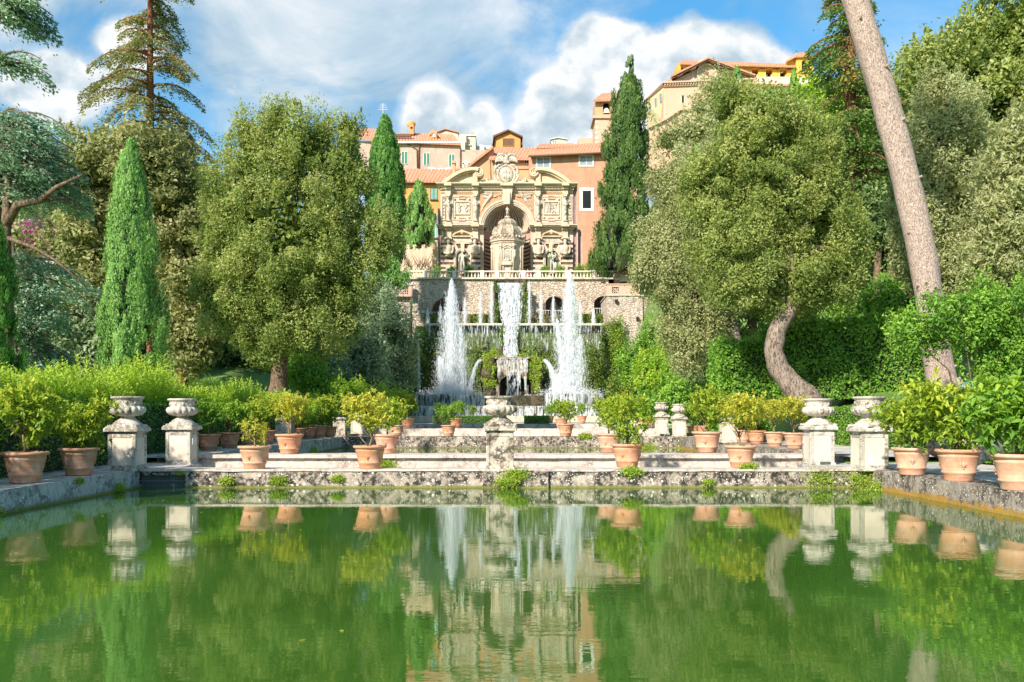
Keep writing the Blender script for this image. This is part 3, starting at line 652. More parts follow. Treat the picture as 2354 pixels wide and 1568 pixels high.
def floaters():
    rng=np.random.default_rng(12); n=90; C=np.empty((n,3)); C[:,0]=rng.uniform(-9,9,n); C[:,1]=7+16*rng.random(n)**.6; C[:,2]=.006
    C[:40,0]=9.0-np.abs(rng.normal(size=40))*.25; 
    tag(leafmesh('floating_leaves',C,rng.normal(size=(n,3))*np.array([1,1,.02]),np.array([0,0,1.])+rng.normal(size=(n,3))*.05,.07,.045,rng.random(n),M['citrus_y']),kind='stuff')
floaters()
# ============================================================ hedges, weeds, trees
def hedge(name,boxes,m,label,n,L,group=None,shoots=None,sm_=None,core=True,cat='hedge',seed=3,depth=.22,asp=.55,gap=0):
    rng=np.random.default_rng(seed); x0=min(b[0] for b in boxes); y0=min(b[2] for b in boxes)
    r=empty(name,((boxes[0][0]+boxes[0][1])/2,(boxes[0][2]+boxes[0][3])/2,boxes[0][4]),label,cat,group); off=np.array(r.location)
    Cs=[];Ns=[]; area=[2*(b[1]-b[0])*(b[5]-b[4])+2*(b[3]-b[2])*(b[5]-b[4])+(b[1]-b[0])*(b[3]-b[2]) for b in boxes]
    mb=MB(tuple(off))
    for b,ar in zip(boxes,area):
        k=int(n*ar/sum(area)); bx,by,bz=b[1]-b[0],b[3]-b[2],b[5]-b[4]
        fa=np.array([bx*bz,bx*bz,by*bz,by*bz,bx*by]); fa=fa/fa.sum(); f=rng.choice(5,size=k,p=fa)
        P=rng.random((k,3)); nn=np.zeros((k,3))
        for q,(ax,val,d) in enumerate(((1,0,-1),(1,1,1),(0,0,-1),(0,1,1),(2,1,1))):
            P[f==q,ax]=val; nn[f==q,ax]=d
        P=P*np.array([bx,by,bz])+np.array([b[0],b[2],b[4]])
        lump=np.array([mnoise.noise(Vector(p*1.1)) for p in P])
        P-=nn*(rng.random((k,1))**1.5*depth*1.5-lump[:,None]*depth)
        Cs.append(P); Ns.append(nn)
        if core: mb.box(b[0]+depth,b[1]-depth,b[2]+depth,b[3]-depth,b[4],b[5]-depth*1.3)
    C=np.concatenate(Cs); nn=np.concatenate(Ns); k=len(C)
    N=unit(nn*.8+np.array([0,0,.35])+rng.normal(size=(k,3))*.6)
    sz=L*(.6+.8*rng.random(k)); var=np.clip(rng.random(k)*.6+.3*np.array([mnoise.noise(Vector(p*.6)) for p in C])+.2,0,1)
    leafmesh('foliage',C-off,rng.normal(size=(k,3)),N,sz,sz*asp,var,m,r)
    if core: mb.build('branches',M['core'],r)  # solid dark box added inside the leaves to block light, no real branches
    if shoots:
        cnt,h,sl=shoots; C2=[];A2=[];N2=[];V2=[]
        for b,ar in zip(boxes,area):
            kk=int(cnt*(b[1]-b[0])*(b[3]-b[2])/sum((q[1]-q[0])*(q[3]-q[2]) for q in boxes))
            for i in range(kk):
                x=b[0]+rng.random()*(b[1]-b[0]); y=b[2]+rng.random()*(b[3]-b[2])
                hh=h*(.25+.75*rng.random())*(.55+.9*max(0,.5+mnoise.noise(Vector((x*.7,y*.35,0))))); d=np.array([rng.normal()*.14,rng.normal()*.14,1])
                ml=int(hh/(sl*.42))+2
                for j in range(ml):
                    t=j/ml; p=np.array([x,y,b[5]-.15])+d*hh*t; a=rng.random()*6.28
                    ax=np.array([math.cos(a),math.sin(a),.8]); C2.append(p+ax*sl*.4); A2.append(ax); N2.append([-math.cos(a)*.6,-math.sin(a)*.6,1]); V2.append(.3+.5*t+.2*rng.random())
        C2=np.array(C2)-off; A2=np.array(A2); N2=np.array(N2)+rng.normal(size=C2.shape)*.3
        leafmesh('new_shoots',C2,A2,N2,sl,sl*.5,np.array(V2),sm_,r)
    return r
# left: tall privet hedge, clipped below, shooting above
hedge('privet_hedge',[(-13.3,-11.35,12,27.5,.4,2.35),(-13.3,-11.6,27.5,47,.4,2.45)],M['hedge'],'long tall hedge left of the pools with bright yellow green shoots on top',56000,.085,shoots=(5600,1.0,.10),sm_=M['privet'],seed=5)
hedge('privet_hedge',[(-14,-11.9,47.5,62,.4,2.5)],M['hedge_b'],'farther bright green hedge behind the distant pots on the left',14000,.13,shoots=(700,.8,.16),sm_=M['privet'],seed=6)
hedge('clipped_hedge',[(13.4,14.5,24.5,41,.5,2.2)],M['hedge_b'],'low light green clipped hedge behind the right-hand pedestals',36000,.085,seed=7,depth=.12)
hedge('tall_hedge',[(12.0,20.5,41.5,44,2.6,6.3),(9.6,12.0,42,44.5,.8,5.3)],M['hedge_b'],'high dense green hedge behind the twisted trunk and the pine trunk',60000,.15,shoots=(500,.6,.16),sm_=M['hedge_b'],seed=8,depth=.35)
hedge('box_hedge',[(-6.6,-1.35,75.5,76.4,1.16,1.82)],M['hedge'],'left low clipped box hedge before the cascade steps',9000,.07,seed=9,depth=.06)
hedge('box_hedge',[(1.0,3.1,75.5,76.4,1.16,1.84)],M['hedge'],'right short clipped box hedge before the cascade steps',5000,.07,seed=10,depth=.06)

def E(x,y,D,rx,rz,ry=None):
    p=Q(x,y,D); return (p.x,p.y,p.z,rx*D/2088,(ry if ry else rx)*D/2088,rz*D/2088)
GRP='trees around the gardens'
def tree(name,label,D,trunk,tr,env,nc,per,cr,L,m,bk='bark',limbs=6,seed=1,cat='tree',core=True,group=GRP,**kw):
    # trunk: picture points from the foot up
    base=Q(trunk[0][0],trunk[0][1],D); r=empty(name,tuple(base),label,cat,group)
    pts=[Q(x,y,D) for x,y in trunk]; n=len(pts)
    fine=[];rad=[]
    for i in range(n-1):
        for t in (0,.33,.66):
            p=pts[i].lerp(pts[i+1],t); k=(i+t)/(n-1); fine.append(p+Vector((mnoise.noise(p*.7)*.08,mnoise.noise(p*.7+Vector((5,5,5)))*.15,0))); rad.append((tr[0]+(tr[1]-tr[0])*k)*(1.35 if i==0 and t==0 else 1.1 if i==0 and t<.5 else 1))
    fine.append(pts[-1]); rad.append(tr[1])
    off=tuple(base); mb=MB(off); mb.tube([fine[0]-Vector((0,0,.6))]+fine,[rad[0]*1.1]+rad,14,wob=.22,seed=seed)
    rg=random.Random(seed); top=fine[-1]
    for i in range(limbs):
        e=env[rg.randrange(len(env))]; a=rg.random()*6.28
        q=Vector((e[0]+math.cos(a)*e[3]*.5,e[1]+math.sin(a)*e[4]*.5,e[2]+rg.uniform(-.5,.6)*e[5])); s=fine[rg.randrange(int(len(fine)*.6),len(fine))]
        mid=s.lerp(q,.5)+Vector((rg.uniform(-.4,.4),rg.uniform(-.4,.4),.3))
        mb.tube([s,s.lerp(mid,.5),mid,q],[tr[1]*.6,tr[1]*.45,tr[1]*.3,.04],7,wob=.2,seed=i)
    mb.build('trunk',M[bk],r)
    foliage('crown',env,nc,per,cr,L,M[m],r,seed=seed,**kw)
    if core:   # inner leaf fill added to stop light passing, shade put into its darker tones
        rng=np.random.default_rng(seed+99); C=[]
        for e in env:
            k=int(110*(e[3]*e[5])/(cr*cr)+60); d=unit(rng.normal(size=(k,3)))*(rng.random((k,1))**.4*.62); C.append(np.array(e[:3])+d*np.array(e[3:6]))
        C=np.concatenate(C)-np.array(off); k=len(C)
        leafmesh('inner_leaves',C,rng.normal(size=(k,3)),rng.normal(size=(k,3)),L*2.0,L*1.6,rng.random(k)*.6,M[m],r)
    return r
def conifer(name,label,D,x,yb,yt,tr,lv,m,bk='bark_r',L=.3,dens=26,seed=1,droop=.35,seg=(0,1),spread=.32,asp=.45,side=None,sparse=1.0,cat='tree',group=GRP):
    # lv: list of (picture height y, half width px) of the outline, top to bottom
    base=Q(x,yb,D); top=Q(x,yt,D); off=tuple(base); r=empty(name,off,label,cat,group); rg=random.Random(seed)
    mb=MB(off); H=top.z-base.z; ts=[i/10 for i in range(11)]
    mb.tube([base+Vector((0,0,-.5))]+[base.lerp(top,t) for t in ts],[tr*1.2]+[tr*(1-.8*t) for t in ts],12,wob=.12,seed=seed); mb.build('trunk',M[bk],r)
    ys=[l[0] for l in lv]; z0=QZ(lv[-1][0],D); z1=QZ(lv[0][0],D); nb=int((z1-z0)*dens/10)
    br=MB(off); C=[];A=[]
    for i in range(nb):
        t=(i+rg.random())/nb; z=z1+(z0-z1)*t; y=955-(z-HC)*2088/D
        for j in range(len(lv)-1):
            if lv[j][0]<=y<=lv[j+1][0]:
                f=(y-lv[j][0])/(lv[j+1][0]-lv[j][0]); w=lv[j][1]*(1-f)+lv[j+1][1]*f; break
        else: w=lv[-1][1]
        R=w*D/2088*rg.uniform(.4,1.08); a=rg.random()*2*PI
        if side is not None and rg.random()<.75: a=side+rg.uniform(-.9,.9)
        d=Vector((math.cos(a),math.sin(a),0)); s=Vector((base.x,base.y,z)); pts=[]
        for q in range(7):
            u=q/6; pts.append(s+d*R*u+Vector((0,0,R*(.16*math.sin(u*PI*.8)-droop*u*u)))+Vector((0,0,0)))
        br.tube(pts,[max(.02,tr*.22*(1-u/7)) for u in range(7)],5)
        side_v=Vector((-d.y,d.x,0)); k=int(R/L*34*sparse)
        for q in range(k):
            u=.12+.88*rg.random()**.75; ii=min(5,int(u*6)); p=pts[ii].lerp(pts[ii+1],u*6-ii)
            lat=rg.gauss(0,spread)*R*(1.15-u*.75); p2=p+side_v*lat+Vector((0,0,-abs(lat)*.35-rg.random()*.35+rg.gauss(0,.10)))
            C.append(p2); A.append(d*.8+side_v*(1.2 if lat>0 else -1.2)*rg.random()+Vector((0,0,-.35)))
    br.build('branches',M[bk],r)
    C=np.array([tuple(c) for c in C])-np.array(off); A=np.array([tuple(a) for a in A]); rng=np.random.default_rng(seed); k=len(C)
    A=A+rng.normal(size=A.shape)*.35; N=np.array([0,0,1.])+rng.normal(size=A.shape)*.55
    sz=L*(.6+.8*rng.random(k)); var=np.clip(rng.random(k)*.55+.25+.5*np.array([mnoise.noise(Vector(p*.35)) for p in C]),0,1)
    leafmesh('foliage',C,A,N,sz,sz*asp,var,M[m],r); return r
def cypress(name,label,D,x,yt,yb,w,m,n,L,seed=1,lean=0,ragged=.12,cat='tree',top=.25,prof=None,group=GRP,bk='bark'):
    base=Q(x,yb,D); off=tuple(base); r=empty(name,off,label,cat,group); rng=np.random.default_rng(seed)
    H=(yb-yt)*D/2088; R=w*D/2088/2; mb=MB(off); mb.tube([base+Vector((0,0,-.6)),base+Vector((0,0,H*.5)),base+Vector((0,0,H*.93))],[R*.16,R*.12,.03],10,wob=.2); mb.build('trunk',M[bk],r)
    pf=prof or [(0,.80),(.12,1.0),(.4,.92),(.7,.62),(.9,.28),(1,.04)]
    X=[p[0] for p in pf]; Y=[p[1] for p in pf]
    nf=max(40,int(n/120)); C=[];A=[];Nn=[];V=[]
    # plumes: upright flame-shaped tufts over the surface
    for i in range(nf):
        t=rng.random(); a=rng.random()*2*PI; rr=np.interp(t,X,Y)*R*(.78+.25*rng.random()); dx,dy=math.cos(a),math.sin(a)
        lump=1+ragged*2*mnoise.noise(Vector((dx*1.5,dy*1.5,t*H*.6+seed*3))); k=int(n/nf); ph=(.35+.5*rng.random())*R; pw=ph*.34
        u=rng.random((k,1)); q=unit(rng.normal(size=(k,3)))*pw*(1-u*.7)*(.5+.5*rng.random((k,1)))
        P=np.array([dx*rr*lump+lean*t,dy*rr*lump,t*H*.97])+q*np.array([1,1,.5])+u*np.array([dx*.05,dy*.05,1])*ph*1.0-np.array([0,0,ph*.4])
        C.append(P); A.append(unit(q*.5+np.array([dx*.25,dy*.25,1.0])+rng.normal(size=(k,3))*.25)); Nn.append(unit(q*1.0/pw+np.array([dx,dy,.3])+rng.normal(size=(k,3))*.35)); V.append(np.full(k,rng.random()*.45)+rng.random(k)*.35+u[:,0]*.2)
    C=np.concatenate(C);A=np.concatenate(A);Nn=np.concatenate(Nn);V=np.clip(np.concatenate(V),0,1); sz=L*(.6+.8*rng.random(len(C)))
    leafmesh('crown',C,A,Nn,sz,sz*.42,V,M[m],r)
    mb=MB(off); mb.lathe(tuple(base),[(np.interp(t,X,Y)*R*.5,t*H*.93+.02) for t in [0,.1,.2,.35,.5,.65,.8,.9,1]],10); mb.build('shade_core',M['core'],r)  # solid dark core, the shade inside the crown put into its colour
    return r

# ---------------- left side
cypress('cypress','dense light green cypress left of the big round oak, its foot behind the bright hedge',36,300,330,878,142,'cyp_l',90000,.105,seed=21,ragged=.26,prof=[(0,.92),(.15,1),(.35,.86),(.6,.68),(.8,.46),(.93,.22),(1,.03)])
cypress('cypress','dark green cypress cut off by the left edge of the picture',33,-22,470,880,120,'cyp',34000,.12,seed=22,ragged=.26)
tree('holm_oak','huge round holm oak on one leaning brown trunk in front of the left slope',52,[(637,905),(640,840),(648,780),(655,720),(662,650),(668,540)],(.46,.30),
 [E(655,560,52,175,210),E(580,430,52,115,130),E(490,560,52,50,110),E(870,560,52,45,90),E(690,350,52,95,110),E(790,400,52,75,110),E(555,620,52,110,150),E(770,600,52,115,160),E(690,730,52,140,95),E(610,770,52,70,70),E(520,520,52,60,110),E(640,280,52,42,60),E(575,320,52,40,55),E(800,300,52,34,45),E(500,690,52,60,90)],
 640,300,.70,.155,'oak','bark',12,seed=31,inner=.5,asp=.42)
conifer('redwood','tall airy redwood with its top cut off, left of the big round oak',62,345,870,-150,.50,[(-150,80),(0,115),(100,135),(250,150),(330,160),(420,130),(470,110)],'redwood',dens=46,L=.19,seed=41,droop=.40,spread=.17,sparse=1.0)
tree('brown_conifer','brownish green conifer mass around the redwood trunk behind the light cypress',60,[(420,900),(415,700),(400,500)],(.3,.15),
 [E(400,470,60,110,110),E(430,620,60,90,120),E(430,780,60,75,90),E(200,400,60,80,110),E(225,560,60,75,120),E(480,560,60,50,90),E(330,370,60,110,70)],260,170,1.15,.30,'redwood','bark_r',5,seed=42,flat=.7,spire=.1)
conifer('blue_cedar','blue green cedar at the left edge with arching boughs against the sky',44,-12,860,-120,.42,[(-120,90),(0,135),(44,135),(48,4),(126,4),(130,165),(150,170),(156,4),(262,6),(285,180),(420,205),(470,190)],'cedar',bk='bark',dens=150,L=.19,seed=44,droop=.20,spread=.20,side=0,sparse=.55)
conifer('blue_cedar','low blue green cedar boughs hanging behind the left cypress',47,30,880,560,.35,[(590,150),(620,180),(700,150),(760,90),(800,160),(850,170)],'cedar',bk='bark',dens=60,L=.22,seed=45,droop=.30,spread=.36,side=0)
# bare brown limb of the cedar
def limb():
    D=43; r=empty('bare_tree',tuple(Q(14,900,D)),'dark bare forked tree with a long brown limb at the left edge','tree'); off=tuple(r.location); mb=MB(off)
    mb.tube([Q(14,900,D),Q(16,700,D),Q(12,560,D),Q(16,480,D),Q(20,400,D)],[.30,.26,.24,.2,.12],10,wob=.2)
    mb.tube([Q(14,520,D),Q(40,470,D-.5),Q(90,462,D-1),Q(130,430,D-1.2),Q(190,402,D-1.5)],[.2,.18,.14,.10,.05],8,wob=.2)
    mb.tube([Q(14,545,D),Q(80,570,D-.5),Q(130,600,D-.8),Q(200,660,D-1)],[.12,.08,.06,.03],6,wob=.2)
    mb.tube([Q(100,462,D-1),Q(150,455,D),Q(185,480,D)],[.10,.07,.04],6); mb.build('trunk',M['bark'],r)
limb()
tree('background_tree','leafy green tree far left behind the cedar boughs',66,[(90,860),(95,700),(100,640)],(.35,.2),[E(60,700,66,110,70),E(150,790,66,120,80),E(20,560,66,60,60),E(160,560,66,50,90),E(60,800,66,90,60),E(180,690,66,60,60)],170,150,1.2,.32,'oak_l','bark',5,seed=51)
tree('background_tree','two pale trunks under green leaves behind the left cypress foot',58,[(85,830),(90,760),(95,700)],(.5,.4),[E(60,700,62,80,40),E(190,760,62,70,60),E(200,830,62,90,50)],90,150,1.1,.28,'olive','bark_g',4,seed=52)
tree('background_tree','dark evergreen behind the big oak trunk on the left',70,[(560,900),(560,800),(560,760)],(.3,.2),[E(520,780,70,90,90),E(580,840,70,80,60),E(480,850,70,60,50),E(620,760,70,60,60)],150,150,1.2,.30,'oak_d','bark',4,seed=53)
tree('background_tree','yellow green tree showing between the redwood and the big oak',78,[(440,860),(440,600),(440,500)],(.35,.2),[E(440,430,78,60,80),E(420,520,78,90,90),E(380,380,78,70,60),E(480,700,78,90,130)],150,150,1.5,.36,'oak_l','bark',4,seed=54)
tree('background_tree','broad green tree closing the view far left',95,[(150,860),(150,700),(150,600)],(.4,.3),[E(60,440,95,120,100),E(230,480,95,100,120),E(260,780,95,150,120),E(60,850,95,120,60),E(330,600,95,110,140)],220,150,2.0,.5,'oak_l','bark',4,seed=55)
OL=[('grey green olive on the slope below the small grating, close to the falls',88,[(860,905),(862,820),(870,760)],[E(880,740,88,65,70),E(905,800,88,55,80),E(870,850,88,60,60),E(920,880,88,40,50),E(840,780,88,50,60)],61),
 ('pale silvery olive in the middle of the left slope',80,[(790,910),(792,840),(800,800)],[E(800,790,80,60,60),E(830,840,80,60,70),E(780,860,80,70,60),E(850,890,80,55,45)],62),
 ('silvery bush high on the left slope under the light green bush',98,[(830,800),(832,740),(835,700)],[E(845,690,98,45,50),E(870,700,98,38,40),E(820,740,98,45,40)],63),
 ('olive crown beside the big oak trunk',74,[(720,910),(722,860),(725,830)],[E(720,800,74,55,60),E(750,860,74,55,50),E(690,850,74,45,45)],64)]
for lab,D,tk,env,sd_ in OL: tree('olive_tree',lab,D,tk,(.22,.14),env,120,150,1.0,.26,'olive','bark_g',4,seed=sd_)
tree('green_bush','vivid green bush just left of the balustrade',102,[(895,650),(895,640)],(.1,.1),[E(885,625,102,30,28),E(915,640,102,28,20),E(870,655,102,28,25)],60,150,.9,.26,'cyp_l','bark',0,seed=65,cat='bush')
tree('green_bush','rounded green bush right of the big oak trunk behind the hedge',60,[(700,905),(700,880)],(.1,.1),[E(700,855,60,42,38),E(730,885,60,35,30)],60,150,.6,.2,'hedge_b','bark',0,seed=66,cat='bush')
tree('leafy_shrub','bright green shrubs between the hedge and the falls on the left',70,[(860,925),(860,915)],(.1,.1),[E(850,915,68,50,32),E(800,905,66,40,28),E(900,930,68,40,22)],70,150,.7,.2,'privet','bark',0,seed=67,cat='bush')
# bougainvillea and the wall behind it
tree('bougainvillea','pink flowering climber seen through the branches at the far left',84,[(90,640),(90,600)],(.1,.08),[E(60,545,84,40,35),E(120,560,84,30,28),E(40,600,84,20,25)],60,90,.7,.28,'flower','bark',4,seed=68,cat='bush',core=False)
# ---------------- slope and trees near the middle
cypress('cypress','smooth bright green cypress standing left of the ornate fountain front',105,885,272,625,92,'cyp',62000,.28,seed=71,prof=[(0,.55),(.15,.9),(.4,1),(.65,.85),(.85,.5),(.95,.25),(1,.05)])
cypress('cypress','big dark ragged cypress right of the ornate fountain front',112,1424,178,618,122,'cyp_d',76000,.32,seed=72,lean=1.2,ragged=.4,prof=[(0,.95),(.1,1.05),(.25,1.0),(.32,.78),(.5,.80),(.7,.62),(.85,.52),(.95,.34),(1,.15)])
cypress('cypress','thin pale cypress tip rising behind the ragged dark cypress',118,1449,122,420,40,'olive',9000,.30,seed=73,ragged=.35,prof=[(0,1),(.5,1),(.8,.8),(.95,.45),(1,.1)])
cypress('cypress','small cypress before the brick church gable',150,1694,146,260,32,'cyp_l',7000,.34,seed=74)
cypress('cypress','small cypress below the yellow bell turret',150,1824,156,300,34,'cyp_l',8000,.34,seed=75)
cypress('conical_tree','small fir-shaped green tree before the orange house',120,962,420,560,82,'cyp_l',16000,.30,seed=76,ragged=.3,prof=[(0,.8),(.15,1),(.4,.85),(.7,.45),(.9,.18),(1,.02)])
tree('grey_tree','thin grey green tree before the church wall',140,[(1640,330),(1640,260),(1640,230)],(.2,.12),[E(1645,205,140,34,36),E(1620,250,140,34,34),E(1675,240,140,28,30)],60,90,1.7,.42,'oak_l','bark',6,seed=77)
tree('green_bush','pale bush half hidden by the oak crown at the foot of the church',130,[(1560,330),(1560,300)],(.1,.1),[E(1540,320,130,40,34),E(1600,300,130,50,34)],60,90,1.7,.42,'oak_l','bark',0,seed=78,cat='bush')
SH=[('shaggy pale green bush on the slope right of the falls',86,[E(1510,850,86,48,50),E(1480,880,86,36,38),E(1545,880,86,40,40)],'privet',81),
 ('ivy-like bright green shrub climbing the wall right of the falls',92,[E(1500,770,94,20,26),E(1475,800,93,22,30),E(1520,810,92,26,28),E(1450,840,92,24,44)],'hedge_b',82),
 ('dark green bush between the slope and the tall hedge',66,[E(1600,850,66,50,60),E(1640,890,66,50,40),E(1580,905,64,50,36)],'oak_d',83),
 ('bushy green laurel behind the distant right-hand urns',62,[E(1560,915,62,55,36),E(1500,935,62,40,24),E(1640,920,60,50,32)],'hedge_b',84)]
for lab,D,env,m_,sd_ in SH:
    tree('slope_bush',lab,D,[(env[0][0]*2088/D*0+1176.5+env[0][0]*2088/env[0][1],940),(1176.5+env[0][0]*2088/env[0][1],930)],(.1,.1),env,70,150,.8,.22,m_,'bark',0,seed=sd_,cat='bush')
# ---------------- right side
tree('holm_oak','broad holm oak with a twisted S-shaped pale trunk behind the right-hand pots',38.5,[(1850,915),(1822,888),(1790,850),(1776,805),(1783,765),(1800,735),(1822,700),(1815,640),(1805,560)],(.50,.26),
 [E(1760,420,39,150,140),E(1880,500,39,95,150),E(1700,560,39,120,150),E(1880,650,39,85,80),E(1780,660,39,130,70),E(1740,290,39,110,75),E(1850,330,39,80,80),E(1640,430,39,75,100),E(1930,600,39,55,90),E(1690,230,39,50,35)],
 640,300,.56,.13,'oak','bark_g',12,seed=91,inner=.5,asp=.42)
tree('holm_oak','pale yellowish oak crown with thin trunks, left behind the twisted oak',52,[(1692,800),(1680,740),(1668,690),(1660,600)],(.38,.24),
 [E(1580,540,52,95,120),E(1530,620,52,75,90),E(1560,420,52,65,80),E(1620,700,52,80,70),E(1560,720,52,50,60),E(1620,600,52,100,140),E(1500,560,52,45,60),E(1590,790,52,60,60),E(1640,380,52,60,80)],
 480,270,.72,.16,'oak_l','bark_g',8,seed=92,inner=.5,asp=.42)
tree('background_tree','thin-stemmed tree showing through under the two oaks',56,[(1740,800),(1732,760),(1722,700)],(.30,.2),[E(1740,680,56,60,50),E(1690,800,56,50,40),E(1750,800,58,60,40)],80,140,.9,.24,'oak','bark',5,seed=93)
conifer('redwood','conifer with rusty tips and a red trunk behind the leaning pine trunk',64,1955,760,-110,.75,[(-110,40),(0,70),(100,110),(200,130),(300,150),(420,130),(560,110),(690,90)],'redwood_o',dens=50,L=.24,seed=94,droop=.35,spread=.34)
mbx=None
tree('background_tree','light green bushy treetops beyond the twisted oak crown',76,[(1900,500),(1900,300)],(.3,.2),[E(1890,250,76,60,60),E(1960,300,76,60,60),E(1850,270,76,40,50),E(1920,400,76,70,110)],110,140,1.4,.36,'privet','bark',4,seed=95)
tree('background_tree','shadowy dark trees with several thin black trunks behind the pine trunk',62,[(1968,760),(1965,640),(1962,560)],(.55,.4),[E(1980,540,64,80,110),E(2060,560,64,70,120),E(1990,640,62,60,40),E(2080,420,64,60,120)],150,140,1.1,.30,'oak_d','bark',6,seed=96)
for x_,lab in ((2010,'thin dark trunk left of two behind the pine trunk'),(2040,'thin dark trunk right of two behind the pine trunk')):
    tree('background_tree',lab,60,[(x_,720),(x_+6,620),(x_+10,540)],(.28,.2),[E(x_+10,500,60,40,60)],30,140,1.0,.28,'oak_d','bark',3,seed=int(x_))
tree('evergreen_oak','large pale green tree on a straight trunk right of the leaning pine',46,[(2212,720),(2212,640),(2215,560)],(.32,.24),
 [E(2200,430,46,110,150),E(2170,280,46,85,100),E(2120,520,46,70,150),E(2270,560,46,100,90),E(2150,640,46,70,60),E(2220,600,46,100,70),E(2105,400,46,45,90),E(2160,190,46,30,60)],
 440,230,.66,.18,'oak_l','bark',8,seed=97,asp=.4)
tree('evergreen_oak','silvery long-leaved tree cut off by the right edge',38,[(2345,700),(2345,640),(2345,560)],(.45,.3),
 [E(2330,470,38,85,130),E(2290,600,38,70,70),E(2350,340,38,60,100),E(2370,600,38,80,80)],180,190,.66,.22,'oak_l','bark',6,seed=98,asp=.3)
tree('evergreen_oak','dark tall tree filling the top right corner',58,[(2270,760),(2270,500),(2270,300)],(.5,.35),
 [E(2260,200,58,130,150),E(2330,90,58,110,120),E(2170,170,58,80,80),E(2360,300,58,110,150),E(2215,330,58,90,120),E(2130,140,58,36,36),E(2290,480,58,120,150)],
 330,190,1.05,.28,'oak','bark',8,seed=99)
tree('background_tree','yellow green treetop in the top right corner against the sky',72,[(2110,500),(2110,300)],(.3,.2),[E(2110,190,72,55,70),E(2060,260,72,45,60),E(2090,330,72,60,80)],90,130,1.3,.34,'oak','bark',4,seed=100)
tree('background_tree','light undergrowth shrubs on the bank behind the tall hedge',56,[(2080,760),(2080,730)],(.1,.1),[E(2080,700,56,80,45),E(2180,690,56,70,40),E(2290,680,56,80,40),E(1960,720,56,60,40)],120,140,1.0,.26,'hedge_b','bark',0,seed=101)
tree('background_tree','broad dark tree closing the view far right',90,[(2200,760),(2200,500)],(.5,.4),[E(2150,500,90,150,150),E(2330,450,90,150,180),E(2000,560,90,120,120),E(1850,700,90,150,90),E(2100,690,90,200,60),E(1650,760,90,110,90)],260,150,2.0,.5,'oak_d','bark',4,seed=102)
# pine: long leaning pale trunk, crown far above
def pine():
    D=34; r=empty('leaning_pine',tuple(Q(2170,905,D)),'very tall pine whose bare pale leaning trunk runs out of the picture top','tree',GRP); off=tuple(r.location)
    pts=[(2172,925),(2166,890),(2150,800),(2140,720),(2122,600),(2098,480),(2066,350),(2030,220),(1998,110),(1966,0),(1930,-120),(1900,-220)]
    P=[Q(x,y,D) for x,y in pts]; f=[];rd=[]; R=[.62,.56,.50,.49,.50,.50,.49,.48,.48,.47,.44,.4]
    for i in range(len(P)-1):
        for t in (0,.25,.5,.75): f.append(P[i].lerp(P[i+1],t)); rd.append(R[i]*(1-t)+R[i+1]*t)
    mb=MB(off)
    base_n=len(mb.v); mb.tube(f,rd,30,wob=.10); rg=random.Random(2)
    for i in range(len(mb.v)):
        v=Vector(mb.v[i])+Vector(off); n_=mnoise.noise_vector(v*3.1)*.022+mnoise.noise_vector(Vector((v.x*7,v.y*7,v.z*2)))*.012; mb.v[i]=tuple(Vector(mb.v[i])+n_)
    for q in range(7): a=q*.9+.3; p=f[1]; mb.tube([p+Vector((math.cos(a)*.35,math.sin(a)*.35,.7)),p+Vector((math.cos(a)*.75,math.sin(a)*.75,.05)),p+Vector((math.cos(a)*1.2,math.sin(a)*1.2,-.35))],[.22,.18,.08],8)
    for q in range(9): p=f[6+q*4]; a=-1.6+rg.uniform(-1.2,1.2); mb.tube([p+Vector((math.cos(a)*.4,math.sin(a)*.4,0)),p+Vector((math.cos(a)*.60,math.sin(a)*.60,.06))],[.07,.045],7)

    for a in range(5): mb.tube([P[-1],P[-1]+Vector((math.cos(a*1.3)*2.4,math.sin(a*1.3)*2.4,2.2))],[.2,.06],6)
    mb.build('trunk',M['bark_p'],r)
    c=P[-1]; foliage('crown',[(c.x,c.y,c.z+3,4.2,4.2,1.4),(c.x-2,c.y,c.z+3,2.6,2.6,1.2)],90,120,.8,.24,M['cyp_d'],r,seed=7)
pine()
# laurel shrubs at the right, with canes
def laurel():
    D=29; r=empty('laurel_shrub',tuple(Q(2230,930,D)),'big-leaved light green laurel shrub with thin stems leaning over the pine foot','bush'); off=tuple(r.location)
    env=[E(2110,765,D,62,42),E(2190,730,D,90,50),E(2280,700,D,80,52),E(2340,740,D,60,90),E(2290,800,D,75,60),E(2230,770,D,60,44),E(2330,850,D,50,60),E(2285,880,D,45,34)]
    foliage('foliage',env,210,80,.42,.15,M['hedge_b'],r,seed=5,asp=.42,inner=.35,fold=True)
    mb=MB(off)
    for (a,b,c) in (((2196,920),(2180,850),(2120,800)),((2240,930),(2228,850),(2215,760)),((2262,930),(2250,820),(2240,740)),((2290,930),(2300,850),(2290,760)),((2330,930),(2325,840),(2330,740))):
        mb.tube([Q(*a,D),Q(*b,D),Q(*c,D)],[.035,.028,.015],6,wob=.2)
    mb.build('stems',M['bark'],r)
laurel()
hedge('tall_hedge',[(15.8,17.2,20,27.2,.9,5.9)],M['hedge_b'],'tall light green hedge at the very right edge',20000,.13,seed=17,depth=.3)
hedge('low_shrub',[(14.0,16.5,16.5,25.5,.5,1.55)],M['oak_d'],'dark leafy undergrowth behind the three large right-hand pots',22000,.10,seed=18,depth=.35,cat='bush')
# green string tied to a cane
mb=MB(); mb.tube([Q(2165,915,28),Q(2200,892,28),Q(2232,874,28)],[.014]*3,5); mb.tube([Q(2232,874,28),Q(2240,905,28)],[.012]*2,5)
thingm(mb,'green_string',simple('teal_string',(.05,.42,.34),.5),'turquoise string tied to a cane by the pine foot','string')
